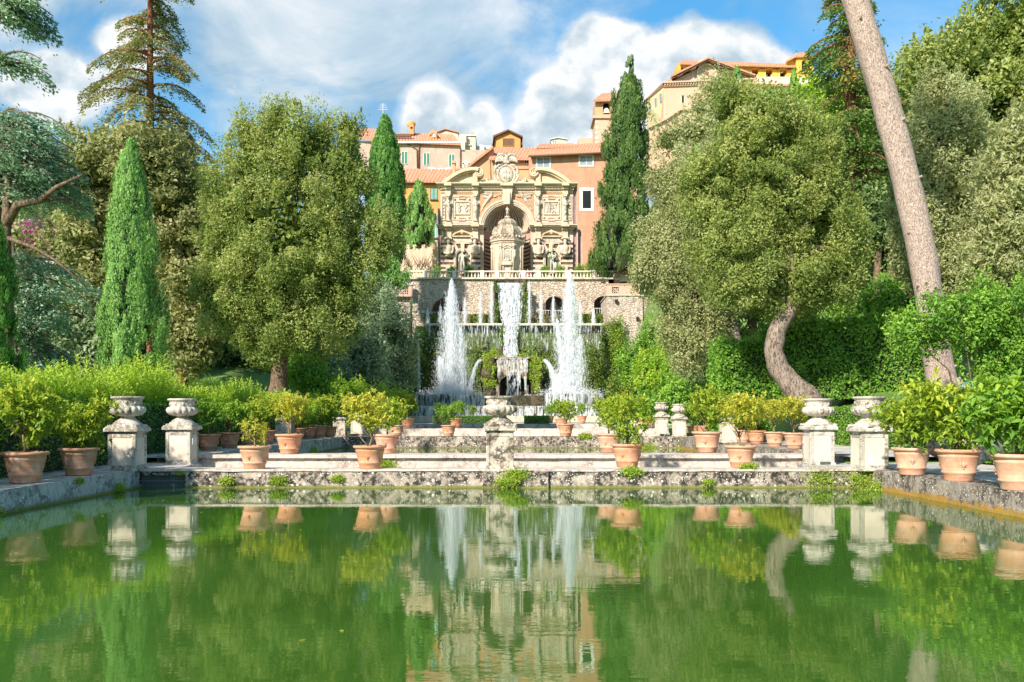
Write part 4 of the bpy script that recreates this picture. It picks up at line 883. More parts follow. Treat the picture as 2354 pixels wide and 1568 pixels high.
# rocks on the right
for i,(x,y,D,s,lab) in enumerate(((2185,1022,22.5,.50,'brown round rock among leaves behind the right pots'),(2260,1030,21.5,.34,'small pale rock beside the brown round rock'),(2232,1052,21,.26,'lowest small rock at the edge of the paved walk'))):
    mb=MB(); p=Q(x,y,D); c=(p.x,p.y,max(.62,p.z))
    mb.quadgrid(lambda u,v:(c[0]+s*1.2*math.sin(PI*v)*math.cos(2*PI*u)*(1+.3*mnoise.noise(Vector((math.cos(2*PI*u)*2,math.sin(2*PI*u)*2,v*4+i)))),c[1]+s*math.sin(PI*v)*math.sin(2*PI*u),c[2]+s*.8*math.cos(PI*v)),20,12)
    thingm(mb,'rock',M['rubble'],lab,'rock')
# grass on the bank
def lawn():
    rng=np.random.default_rng(4); n=26000; C=np.empty((n,3)); C[:,0]=14.4+rng.random(n)*6; C[:,1]=27+rng.random(n)*14.5
    C[:,2]=[gz(a,b)+.04 for a,b in C[:,:2]]
    tag(leafmesh('grass',C,np.array([0,0,1.])+rng.normal(size=(n,3))*.45,rng.normal(size=(n,3)),.16,.02,rng.random(n),M['grassb']),kind='stuff')
lawn()
# ferns and weeds growing out of the walls
def weeds():
    W=[(40,1190,16.5,.34,'large bright fern clump on the left kerb at the water',-9.5),(262,1122,22,.16,'fern tuft hanging from the left kerb below the urn pedestals',-9.5),(150,1105,20,.08,'tiny weed on the left kerb under the second pot',-9.52),
     (1186,1090,23.1,.22,'upright weed growing against the foot of the middle pedestal',None),(1165,1108,23.05,.20,'mossy weed patch at the water below the middle pedestal',None),
     (520,1105,23.2,.13,'yellowish weed on the front wall below the small lemon bush',None),(775,1100,23.2,.11,'weed on the front wall left of the forked lemon pot',None),(885,1067,26.7,.20,'green weed on the low wall beside the forked lemon pot',None),
     (1450,1084,23.2,.20,'grassy tuft on the ledge in front of the glossy lemon pot',None),(1720,1074,23.35,.16,'tuft beside the yellowest lemon pot',None),(1628,1108,23.2,.10,'small weed on the dark front wall at right',None),
     (1885,1098,23.25,.34,'broad yellow green weed clump on the front wall below the right-hand gap',None),(1985,1100,23.2,.34,'broad hanging weed clump at the right corner of the pool',None),(2030,1122,22.6,.30,'yellow algae-like weeds at the right corner water line',None),
     (1480,1032,51.6,.5,'leafy weeds on the far wall of the second pool at right',None),(1590,1028,51.4,.5,'leafy weeds in the far right corner of the second pool',None),(860,1042,44,.4,'green weeds at the left kerb water line of the second pool',-9.6),(1345,1003,52,.25,'flat weeds on the coping right of the middle urn',None),
     (415,1088,23.2,.05,'tiny green weed on the wall near the grate',None),(640,1104,23.2,.15,'trailing weed low on the front wall left part',None)]
    for i,(x,y,D,s,lab,fx) in enumerate(W):
        p=Q(x,y,D)
        if fx: p.x=fx; 
        r=empty('wall_weed',tuple(p),lab,'weed','weeds growing from the pool walls'); rng=np.random.default_rng(200+i)
        n=int(520+900*min(1,s*3)); d=rng.normal(size=(n,3))*np.array([s*1.15,.045+s*.12,s*.55])*.62; C=np.array(p)+d
        C[:,2]=np.maximum(C[:,2],.01)
        if fx: C=np.array(p)+d[:,[1,0,2]]
        sc=.045 if D<30 else .08
        leafmesh('leaves',C-np.array(p),rng.normal(size=(n,3))+np.array([0,-.3,.3]),np.array([0,-.8,.5])+rng.normal(size=(n,3))*.6,sc*(.7+.6*rng.random(n)),sc*.55,rng.random(n),M['fern'],r)
        mb=MB(tuple(p)); mb.tube([p+Vector((0,.05,-.02)),p+Vector((0,-.02,.02+s*.2))],[.008,.004],5); mb.build('stalk',M['stem'],r)
weeds()
# ============================================================ the cascades
def R(x,y,D):   # point of the cascade detail picture (2354 px for 700 px of the photo)
    px=980+x*.29737; py=660+y*.29737; return Vector(((px-1296)*D/2300,D,HC-(py-1052)*D/2300))
def rx(x,D): return R(x,0,D).x
def rz(y,D): return R(0,y,D).z
M['rub2']=stone('tan_rubble_masonry',(.66,.52,.38),(.74,.60,.46),(.16,.11,.07),.30,spots=False,blocks=(2.3,2.3,4.2),bd=.10,sc=.6,cement=(.16,.11,.08))
M['pinkrub']=stone('pinkish_rubble_masonry',(.60,.46,.38),(.68,.54,.46),(.22,.14,.11),.30,spots=False,blocks=(2.2,2.2,4.4),bd=.08,sc=.6,cement=(.24,.17,.13))
M['wet']=stone('wet_tufa_rock',(.13,.10,.06),(.17,.14,.08),(.03,.035,.025),.8,spots=False,bd=.2,sc=.7)
M['trav']=stone('travertine',(.60,.52,.40),(.68,.60,.47),(.22,.17,.12),.35,spots=False,streak=.3,bd=.02)
def mossy():
    k=NT('mossy_wet_wall'); n=k.noise(.55,5,.65); n2=k.noise(2.2,5,.7)
    c=k.mix(k.ramp(n,[(.36,0),(.6,1)]),(.11,.11,.045),(.08,.17,.035)); c=k.mix(k.ramp(n2,[(.45,0),(.65,1)]),c,(.20,.25,.06))
    c=k.mix(k.math('MULTIPLY',k.ramp(k.noise(.8,5,.7,k.pos((1,1,.35))),[(.55,0),(.68,1)]),.7),c,(.26,.18,.09))
    st=k.ramp(k.noise(1,4,.7,k.pos((3.2,3.2,.22))),[(.52,0),(.66,1)]); c=k.mix(k.math('MULTIPLY',st,.35),c,(.40,.44,.38))
    k.col(c); k.b.inputs['Roughness'].default_value=.65; k.bump(k.math('ADD',n2,k.noise(7,4,.7)),1,.25); return k.m
M['mossy']=mossy()
def fallmat(name, sx, sz, lo, hi, em=(.93,.95,.97), tr=.15):
    k=NT(name); k.col(em); k.b.inputs['Roughness'].default_value=.35; k.b.inputs['Specular IOR Level'].default_value=.6
    n=k.noise(1,5,.72,k.pos((sx,sx,sz)),.6); a=k.ramp(n,[(lo,0),(hi,1)])
    k.col(k.mix(k.ramp(k.noise(1,4,.7,k.pos((sx*1.7,sx*1.7,sz*2)),.8),[(.35,0),(.65,1)]),(.62,.68,.72),em))
    t=k.node('ShaderNodeBsdfTransparent'); mx=k.node('ShaderNodeMixShader'); k.L(a,mx.inputs[0]); k.L(t.outputs[0],mx.inputs[1])
    tl=k.node('ShaderNodeBsdfTranslucent'); tl.inputs[0].default_value=(*em,1); m2=k.node('ShaderNodeMixShader'); m2.inputs[0].default_value=tr+.15
    k.L(k.b.outputs[0],m2.inputs[1]); k.L(tl.outputs[0],m2.inputs[2]); k.L(m2.outputs[0],mx.inputs[2]); k.L(mx.outputs[0],k.out.inputs[0]); return k.m
M['fall']=fallmat('falling_water',5.5,.8,.40,.60); M['veil']=fallmat('thin_water_veil',5.2,.45,.50,.66); M['veil2']=fallmat('step_water_veil',4.5,.6,.40,.56)
def spray():
    k=NT('white_spray'); k.col((.93,.95,.97)); k.b.inputs['Roughness'].default_value=.6
    t=k.node('ShaderNodeBsdfTranslucent'); t.inputs[0].default_value=(.95,.97,1,1); m1=k.node('ShaderNodeMixShader'); m1.inputs[0].default_value=.45
    k.L(k.b.outputs[0],m1.inputs[1]); k.L(t.outputs[0],m1.inputs[2])
    tr=k.node('ShaderNodeBsdfTransparent'); m2=k.node('ShaderNodeMixShader'); m2.inputs[0].default_value=.62
    k.L(tr.outputs[0],m2.inputs[1]); k.L(m1.outputs[0],m2.inputs[2]); k.L(m2.outputs[0],k.out.inputs[0]); return k.m
M['spray']=spray()
FT=empty('cascade_fountain',(0,96,1.2),'stepped wall of waterfalls, moss and basins filling the middle of the picture','fountain'); FO=(0,96,1.2)
def fpart(mb,name,m,lab=None):
    o=mb.build(name,m,FT); 
    if lab: o['label']=lab
    return o
# low step with falls in front
def basin(name,xa,xb,D,y0,y1,bulge,m,lipz=.12,veil='veil2',inner=2.5,lab=None):
    z1=rz(y0,D); z0=rz(y1,D)-.2; xa,xb=rx(xa,D),rx(xb,D)
    def fr(u,z,pr=0): 
        x=xa+(xb-xa)*u; return (x,D-bulge*math.sin(PI*u)-pr+.10*mnoise.noise(Vector((x*1.3,0,z*1.5))),z)
    mb=MB(FO); mb.quadgrid(lambda u,v:fr(u,z0+(z1-.12-z0)*v),60,10,False)
    mb.quadgrid(lambda u,v:fr(u,z1-.12+.12*v,.10),60,2,False); mb.quadgrid(lambda u,v:(fr(u,0,.10)[0],fr(u,0,.10)[1]+v*(bulge*math.sin(PI*u)+inner),z1-(0.05 if v>.1 else 0)),60,6,False)
    fpart(mb,name,m,lab)
    mb=MB(FO); mb.quadgrid(lambda u,v:fr(u,z0+(z1-z0)*v+.03,.16+.10*(1-v)),80,12)
    fpart(mb,'water_veil',M[veil])
basin('lower_step',215,1890,90.5,1240,1318,.4,M['wet'])
basin('basin_wall',225,830,95,1142,1245,1.1,M['wet'],lab='left curved basin wall with water running over the lip')
basin('basin_wall',1340,1840,95,1134,1245,1.3,M['wet'],lab='right curved basin wall with brown algae and thin water')
basin('basin_wall',1170,1345,96.5,1142,1245,.2,M['wet'])
mb=MB(FO); mb.box(rx(150,90)-2,rx(1950,90)+2,87.6,90.4,1.2,rz(1322,90)); fpart(mb,'front_step',M['trav'])
mb=MB(FO); mb.box(rx(230,97),rx(1840,97),95.6,110,1.2,rz(1150,97)); fpart(mb,'pool_floor',M['wet'])
# back mossy wall under the rim, rim ledge
D1=110; xw0,xw1=rx(240,D1),rx(1868,D1); zr=rz(541,D1); zb=2.0
def mw(u,v):
    x=xw0+(xw1-xw0)*u; z=zb+(zr-.25-zb)*v; b=mnoise.noise(Vector((x*.45,3,z*.35)))*.7+mnoise.noise(Vector((x*1.4,9,z*.8)))*.25
    return (x,D1-.6*(1-v)-b*(1-v*.7),z)
mb=MB(FO); mb.quadgrid(mw,110,46,False); fpart(mb,'mossy_wall',M['mossy'])
mb=MB(FO)
for a,b in ((330,985),(1130,1868)): mb.bev(rx(a,D1),rx(b,D1),D1-1.1,D1+1.2,zr-.25,zr,.05)
fpart(mb,'rim_ledge',M['trav'])
mb=MB(FO); mb.quadgrid(lambda u,v:(rx(330,D1)+(rx(978,D1)-rx(330,D1))*u,D1-1.25-.35*(1-v)+.12*math.sin(u*60),zr-4.6*(1-v)*(.6+.4*abs(mnoise.noise(Vector((u*9,0,0)))))),90,14)
mb.quadgrid(lambda u,v:(rx(1135,D1)+(rx(1866,D1)-rx(1135,D1))*u,D1-1.25-.35*(1-v)+.12*math.sin(u*60),zr-5.2*(1-v)*(.6+.4*abs(mnoise.noise(Vector((u*9,4,0)))))),90,14)
fpart(mb,'water_veil',M['veil'])
# moss and hanging plants on the wall (uncountable growth)
def growth():
    rng=np.random.default_rng(77); C=[];
    def patch(x0,x1,y0,y1,D,n,dy=.5,cl=1): 
        k=max(1,n//60)
        for i in range(k):
            cx=x0+(x1-x0)*rng.random(); cy=y0+(y1-y0)*rng.random(); c=np.array(R(cx,cy,D-rng.random()*dy)); C.append(c+rng.normal(size=(60,3))*np.array([.35,.12,.45])*cl)
    patch(250,480,660,1130,109.2,3800,1.0); patch(670,820,660,1000,109.2,900,1); patch(1120,1330,680,820,109,800,1); patch(1650,1870,700,1130,109,3600,1.0); patch(1330,1480,640,1100,109.2,1400,1)
    patch(690,1000,470,530,112.5,900,.4,.7); patch(1430,1870,470,530,112.5,1500,.4,.7); patch(320,480,470,530,112.5,500,.4,.7)
    patch(1850,2010,520,1080,107.0,6200,.8); patch(1870,1960,600,760,106.7,900,.4)
    patch(915,935,180,540,111.4,800,.2,.45); patch(1160,1188,180,540,111.4,900,.2,.45); patch(960,1000,560,700,109.0,500,.2,.5)
    patch(1900,2080,1000,1130,100,2600,2); patch(240,300,600,1100,109,2200,.5)
    C=np.concatenate(C); n=len(C); off=np.array(FO)
    o=leafmesh('moss_growth',C-off,rng.normal(size=(n,3))+np.array([0,-.2,-.5]),np.array([0,-.9,.5])+rng.normal(size=(n,3))*.6,.24*(.6+.7*rng.random(n)),.13,np.clip(rng.random(n)*.8+.1*np.repeat(rng.random(n//60),60),0,1),M['moss'],FT); o['kind']='stuff'
    C=[]; patch(815,960,790,850,101.6,1000,.4,.55); patch(1120,1300,812,850,101.4,900,.4,.5); patch(1205,1305,840,1000,100.9,1500,.3,.45); patch(820,920,840,1060,101,1100,.3,.45); patch(1250,1290,980,1120,101,500,.3,.4); patch(1960,2000,470,600,106.6,200,.3,.6)
    patch(1900,1990,560,900,106.6,1400,.4,.8); patch(250,330,560,640,108.5,300,.3,.8)
    C=np.concatenate(C); n=len(C)
    o=leafmesh('fern_growth',C-off,rng.normal(size=(n,3))+np.array([0,-.2,-.5]),np.array([0,-.9,.5])+rng.normal(size=(n,3))*.6,.20*(.6+.7*rng.random(n)),.11,rng.random(n),M['fern'],FT); o['kind']='stuff'
growth()
# rock grotto in the middle with an arched stone front
Dg=102
def grotto():
    x0,x1=rx(805,Dg),rx(1318,Dg); z1=rz(832,Dg); z0=2.5; cx=(rx(945,Dg)+rx(1195,Dg))/2
    mb=MB(FO)
    def rk(a,b,za,zt):
        mb.quadgrid(lambda u,v:(a+(b-a)*u+ (.35*mnoise.noise(Vector((v*5,a,1)))) ,Dg-.3-1.0*math.sin(PI*u)*(.6+.4*v)+.45*mnoise.noise(Vector(((a+u*3)*1.1,0,v*5))),za+(zt-za)*v),16,18,False)
        mb.quadgrid(lambda u,v:(a+(b-a)*u,Dg-.9+v*5,zt-.1+.5*math.sin(PI*u)*math.sin(PI*v)+.3*mnoise.noise(Vector((u*4+a,v*4,0)))),12,8,False)
    rk(x0,rx(945,Dg)+.2,z0,z1); rk(rx(1190,Dg)-.2,x1,z0,z1)
    for a in (x0,x1): mb.quadgrid(lambda u,v:(a+.4*mnoise.noise(Vector((u*5,v*5,a))),Dg-.4+u*7,z0+(z1-z0)*v),12,12,False)
    fpart(mb,'grotto_rock',M['wet'])
    # arched front
    a0,a1=rx(930,Dg),rx(1200,Dg); zt=rz(842,Dg); ra=rx(1185,Dg)-cx; za=rz(985,Dg)+.1
    mb=MB(FO); N=16; arc=[(cx+ra*math.cos(PI-PI*i/N),za-ra*.75+ra*.75*math.sin(PI*i/N)) for i in range(N+1)]
    top=[(a0+(a1-a0)*i/N,zt) for i in range(N+1)]
    mb.strip(arc,top,Dg-1.5,Dg-.6); mb.box(a0,cx-ra,Dg-1.5,Dg-.6,z0,za-ra*.75); mb.box(cx+ra,a1,Dg-1.5,Dg-.6,z0,za-ra*.75)
    mb.bev(a0-.15,a1+.15,Dg-1.75,Dg+3,zt,zt+.2,.05); fpart(mb,'arch_front',stone('stained_arch_stone',(.42,.33,.23),(.50,.41,.30),(.10,.07,.04),.75,spots=False,streak=.6,bd=.06),'cream stone arch over the dark grotto opening')
    mb=MB(FO); mb.box(a0,a1,Dg+.8,Dg+1,z0,zt); fpart(mb,'grotto_back',M['wet'])
    mb=MB(FO); mb.quadgrid(lambda u,v:(rx(940,Dg)+(rx(1195,Dg)-rx(940,Dg))*u,Dg-1.95-.2*(1-v),zt+.05-1.6*(1-v)),50,8)
    mb.quadgrid(lambda u,v:(rx(1015,Dg)+(rx(1135,Dg)-rx(1015,Dg))*u,Dg-2.0-.3*(1-v),z0+1+(zt-z0-2.4)*v),40,12)
    mb.quadgrid(lambda u,v:(rx(940,Dg)+.1*u*8*.3,Dg-1.9,z0+(zt-z0)*v),6,12); mb.quadgrid(lambda u,v:(rx(1165,Dg)+.1*u*8*.3,Dg-1.9,z0+(zt-z0)*v),6,12)
    fpart(mb,'water_veil',fallmat('dripping_water',5.5,.9,.46,.60))
    # curved walls continuing behind to the mossy wall
    mb=MB(FO); mb.box(x0+.5,x1-.5,Dg+2,D1,z0,zt-.1); fpart(mb,'grotto_body',M['wet'])
grotto()
# central cascade
def cascade():
    prof=[(190,935,1160,112.0),(300,945,1158,111.4),(400,955,1150,111.0),(500,965,1142,110.2),(545,985,1132,109.2),(600,988,1118,108.6),(650,988,1108,108.2),(720,992,1112,107.9),(780,985,1116,107.4),(838,1000,1110,107.0)]
    def P(u,v,off=0):
        t=v*(len(prof)-1); i=min(len(prof)-2,int(t)); f=t-i; q=[prof[i][k]*(1-f)+prof[i+1][k]*f for k in range(4)]
        p=R(q[1]+(q[2]-q[1])*u,q[0],q[3]); return (p.x+.06*mnoise.noise(Vector((u*3,v*20,0))),p.y-off-.25*math.sin(PI*u)-.12*mnoise.noise(Vector((u*14,v*9,off))),p.z)
    mb=MB(FO); mb.quadgrid(lambda u,v:P(u,v),60,80); fpart(mb,'main_cascade',M['fall'],'white main cascade narrowing downwards')
    mb=MB(FO); mb.quadgrid(lambda u,v:P(.12+.76*u,v,-.25),30,40); fpart(mb,'main_cascade_back',M['fall'])
    # rough rock chute around it
    mb=MB(FO)
    for s,(xa,xb) in ((0,(905,940)),(1,(1153,1190))):
        mb.quadgrid(lambda u,v:(lambda p:(p.x,p.y-.35*math.sin(PI*u)+.2*mnoise.noise(Vector((u*3,v*12,s))),p.z))(R(xa+(xb-xa)*u,170+375*v,112.2)),6,40,False)
    mb.quadgrid(lambda u,v:(lambda p:(p.x,p.y+.1+.4*mnoise.noise(Vector((u*5,v*6,2))),p.z))(R(920+250*u,160+400*v,112.4)),14,24,False)
    mb.quadgrid(lambda u,v:(lambda p:(p.x+.3*mnoise.noise(Vector((u*4,v*6,7))),p.y+1.6-.5*math.sin(PI*u)+.4*mnoise.noise(Vector((u*5,v*6,5))),p.z))(R(930+250*u,540+320*v,109.5-2*v)),20,24,False)
    fpart(mb,'cascade_rock',M['wet'])
cascade()
# upper wall with arches
Du=114
def upper():
    z1=rz(160,Du); z0=rz(545,Du)-2; xa=rx(215,Du); xb=rx(1885,Du)
    arches=[(510,130,315),(1425,78,303),(1845,85,300)]   # centre, half width, crown
    mb=MB(FO); N=18; segs=[]; last=xa
    # an extra dark arch behind the left jet and a small one at right, blocks between
    for (c,h,y) in arches:
        cx=rx(c,Du); hw=rx(c+h,Du)-cx; zc=rz(y,Du)-hw*.85
        mb.quadgrid(lambda u,v:(last+(cx-hw-last)*u,Du+.10*mnoise.noise(Vector((u*20,v*20,c))),z0+(z1-z0)*v),max(4,int((cx-hw-last)*3)),24,False)
        arc=[(cx+hw*math.cos(PI-PI*i/N),zc+hw*.85*math.sin(PI*i/N)) for i in range(N+1)]
        mb.strip(arc,[(cx-hw+2*hw*i/N,z1) for i in range(N+1)],Du,Du+.8)
        mb.box(cx-hw-.02,cx-hw+.01,Du,Du+2.5,z0,zc); mb.box(cx+hw-.01,cx+hw+.02,Du,Du+2.5,z0,zc)
        last=cx+hw
    mb.quadgrid(lambda u,v:(last+(xb-last)*u,Du,z0+(z1-z0)*v),8,16,False)
    fpart(mb,'upper_wall',M['rub2'],'tan rubble wall with shadowed arches')
    mb=MB(FO)
    for (c,h,y) in arches:   # voussoirs standing a little proud
        cx=rx(c,Du); hw=rx(c+h,Du)-cx; zc=rz(y,Du)-hw*.85
        for i in range(15):
            a=PI*(i+.08)/15; b=PI*(i+.92)/15; ro=1.16+.05*(i%2)
            mb.prism([(cx-hw*math.cos(a),zc+hw*.85*math.sin(a)),(cx-hw*math.cos(b),zc+hw*.85*math.sin(b)),(cx-hw*ro*math.cos(b),zc+hw*(ro-.15)*math.sin(b)),(cx-hw*ro*math.cos(a),zc+hw*(ro-.15)*math.sin(a))],Du-.07,Du+.3)
    fpart(mb,'arch_stones',M['pinkrub'])
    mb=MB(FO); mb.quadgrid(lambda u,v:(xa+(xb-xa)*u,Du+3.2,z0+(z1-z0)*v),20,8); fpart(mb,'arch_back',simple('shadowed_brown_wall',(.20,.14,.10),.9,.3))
    # planted ledge on the rim
    mb=MB(FO)
    for a,b in ((330,930),(1190,1868)): mb.quadgrid(lambda u,v:(rx(a,Du)+(rx(b,Du)-rx(a,Du))*u,112.9+.2*mnoise.noise(Vector((u*30,v*4,a))),zr-.1+(rz(463,Du)-zr+.1)*v),60,5,False)
    mb.box(rx(330,Du),rx(1868,Du),113.0,117,zr-.5,rz(463,Du)-.02)
    fpart(mb,'planted_ledge',stone('ochre_algae_ledge',(.22,.14,.05),(.14,.16,.04),(.05,.04,.02),.6,spots=False,bd=.1))
    # coping under the balustrade
    mb=MB(FO); mb.bev(rx(85,Du),rx(1990,Du),Du-.35,Du+1.6,z1,z1+.22,.05); fpart(mb,'coping',M['trav'])
    mb=MB(FO); mb.bev(rx(-60,Du)-.3,rx(200,Du),Du-.2,Du+1.5,z0,rz(300,Du),.05); fpart(mb,'side_wall',M['pinkrub'])
    return z1+.22
ZB=upper()
# railings
def railing(xa,xb,y0,y1,D,lab):
    a,b=rx(xa,D),rx(xb,D); z0,z1=rz(y1,D),rz(y0,D); r=empty('railing',((a+b)/2,D,z0),lab,'railing'); off=((a+b)/2,D,z0); m=M['railm']
    mb=MB(off)
    for z in (z0+.08,z1-.05): mb.box(a,b,D-.03,D+.03,z-.03,z+.03)
    mb.build('rail',m,r); mb=MB(off)
    n=int((b-a)/.30)
    for i in range(n+1): x=a+(b-a)*i/n; mb.box(x-.022,x+.022,D-.02,D+.02,z0,z1-.05)
    mb.build('bars',m,r)
M['railm']=simple('pale_grey_railing',(.55,.54,.52),.6)
railing(365,700,434,463,113.2,'pale metal railing before the left dark arch above the waterfall rim')
railing(1222,1500,420,463,113.2,'pale metal railing before the arch behind the right big jet')
railing(1765,1868,402,463,113.2,'short pale railing before the half arch at the right end')
# right buttress and sloping wall, lattice blocks
def buttress():
    D=108; mb=MB(); x0,x1=rx(1868,D),rx(2175,D); x2=rx(2640,D)
    mb.quadgrid(lambda u,v:(x0+(x1-x0)*u,D-.4*(1-v)+.08*mnoise.noise(Vector((u*9,v*9,0))),2+(rz(300,D)-2)*v),24,40,False)
    mb.quadgrid(lambda u,v:(x1+(x2-x1)*u,D+.2+2.5*u,2+(rz(300+110*u,D)-2)*v),20,40,False)
    mb.quadgrid(lambda u,v:(x0,D+8*u,2+(rz(300,D)-2)*v),8,20,False); mb.quadgrid(lambda u,v:(x0+(x1-x0)*u,D+8*v,rz(300,D)),6,6,False)
    w=empty('retaining_wall',(x0,D,2),'tall pinkish rubble buttress wall right of the falls, ivy climbing on it','wall'); mb.v=[(a-x0,b-D,c-2) for a,b,c in mb.v]; mb.build('wall_stone',M['pinkrub'],w)
    mb=MB((x0,D,2)); mb.bev(x0-.12,x1+.1,D-.15,D+8,rz(300,D),rz(300,D)+.12,.03); mb.build('string_course',M['trav'],w)
    mb=MB((x0,D,2))
    for (hx,hy) in ((1950,345),(2225,462),(2130,495)): p=R(hx,hy,D-.1); mb.box(p.x-.16,p.x+.16,D-.45,D+.1,p.z-.18,p.z+.18)
    mb.build('drain_hole',simple('black_hole',(.02,.018,.015),.9),w)
    for nm,(a,b),y0,y1,DD,la,lb,lab in (('lattice_parapet',(1868,2150),205,296,108,1915,1975,'pink parapet with a diamond lattice opening, right of the falls'),('lattice_parapet',(-10,215),212,305,113,70,180,'pink brick parapet with a diamond lattice opening, left of the falls')):
        a,b=rx(a,DD),rx(b,DD); z0,z1=rz(y1,DD),rz(y0,DD); l0,l1=rx(la,DD),rx(lb,DD); r=empty(nm,(a,DD,z0),lab,'parapet','lattice parapets beside the falls'); o_=(a,DD,z0)
        zz0=z0+(z1-z0)*.18; zz1=z1-(z1-z0)*.2; mb=MB(o_)
        mb.box(a,l0,DD,DD+.4,z0,z1); mb.box(l1,b,DD,DD+.4,z0,z1); mb.box(l0,l1,DD,DD+.4,z0,zz0); mb.box(l0,l1,DD,DD+.4,zz1,z1); mb.bev(a-.1,b+.1,DD-.1,DD+.5,z1,z1+.12,.03); mb.build('parapet_wall',simple('pink_brick',(.62,.38,.28),.9,.15,3,.4,.02),r)
        mb=MB(o_); n=int((l1-l0)/.32)+2
        for s in (1,-1):
            for i in range(-4,n+4):
                x=l0+i*.42; pts=[(x,zz0),(x+.07,zz0),(x+.07+s*(zz1-zz0),zz1),(x+s*(zz1-zz0),zz1)]
                if min(p[0] for p in pts)>=l0-.1 and max(p[0] for p in pts)<=l1+.1: mb.prism(pts,DD+.1,DD+.2)
        for i in range(n+1):
            x=l0+(l1-l0)*i/n; mb.box(x-.035,x+.035,DD+.14,DD+.18,zz0,zz1)
        for j in range(4): z=zz0+(zz1-zz0)*j/3; mb.box(l0,l1,DD+.14,DD+.18,z-.03,z+.03)
        mb.build('lattice',simple('lattice_brick',(.66,.50,.40),.9),r)
        mb=MB(o_); mb.box(l0,l1,DD+.38,DD+.40,zz0,zz1); mb.build('opening',M['core'],r)  # dark sheet stands in for the shade behind the lattice
buttress()
# ---- balustrade
def balustrade():
    D=115; z0=ZB; z1=rz(88,D); a,b=rx(85,D),rx(1985,D); r=empty('balustrade',(0,D,z0),'long pale stone balustrade above the falls','balustrade'); O=(0,D,z0); H=z1-z0
    mb=MB(O); mb.bev(a,b,D-.28,D+.28,z0,z0+.14,.02); mb.build('plinth',M['trav2'],r)
    mb=MB(O); mb.bev(a,b,D-.28,D+.28,z1-.14,z1,.03); mb.build('handrail',M['trav2'],r)
    piers=[85,325,570,810,935,1160,1290,1530,1765,1965]
    for p in piers:
        x=rx(p,D); mb=MB(O); mb.bev(x-.26,x+.26,D-.33,D+.33,z0+.02,z1+.03,.03); mb.build('pier',M['trav2'],r)
    mb=MB((0,0,0)); h=H-.28; mb.lathe((0,0,0),[(.09,0),(.10,.04),(.07,.07),(.06,.10),(.115,.26*h),(.12,.32*h),(.05,.62*h),(.045,.78*h),(.07,.84*h),(.06,.88*h),(.10,.94*h),(.10,h)],12); o=mb.build('baluster',M['trav2']); me=o.data; bpy.data.objects.remove(o)
    pr=[rx(p,D) for p in piers]
    for i in range(len(pr)-1):
        n=max(1,round((pr[i+1]-pr[i]-.5)/.46)); 
        for j in range(n):
            x=pr[i]+.26+(pr[i+1]-pr[i]-.52)*(j+.5)/n; c=bpy.data.objects.new('baluster',me); col.objects.link(c); c.parent=r; c.location=(x,0,.14)
    # gate post with ball at the right end
    x=rx(2010,D); q=empty('gate_pier',(x,D,z0),'pale stone pier topped with a small ball at the right end of the balustrade','pier')
    mb=MB((x,D,z0)); mb.bev(x-.5,x+.5,D-.4,D+.4,z0-.3,z0+1.9,.04); mb.bev(x-.65,x+.65,D-.5,D+.5,z0+1.9,z0+2.1,.04); mb.build('shaft',M['trav2'],q)
    mb=MB((x,D,z0)); mb.lathe((x,D,z0),[(.3,2.1),(.14,2.3),(.12,2.4),(.24,2.55),(.28,2.7),(.22,2.88),(0,2.95)],14); mb.build('ball',M['trav2'],q)
    mb=MB(); mb.box(x+.5,x+5,D-.2,D+.3,z0-.5,z0+1.0); thingm(mb,'parapet_wall',M['plas2'],'peach plastered parapet right of the ball-topped pier','wall')
M['trav2']=simple('pale_cream_stone',(.74,.64,.52),.85,.12,1.5,.3); M['plas2']=simple('peach_plaster',(.66,.46,.32),.9,.15,.8,.3)
balustrade()
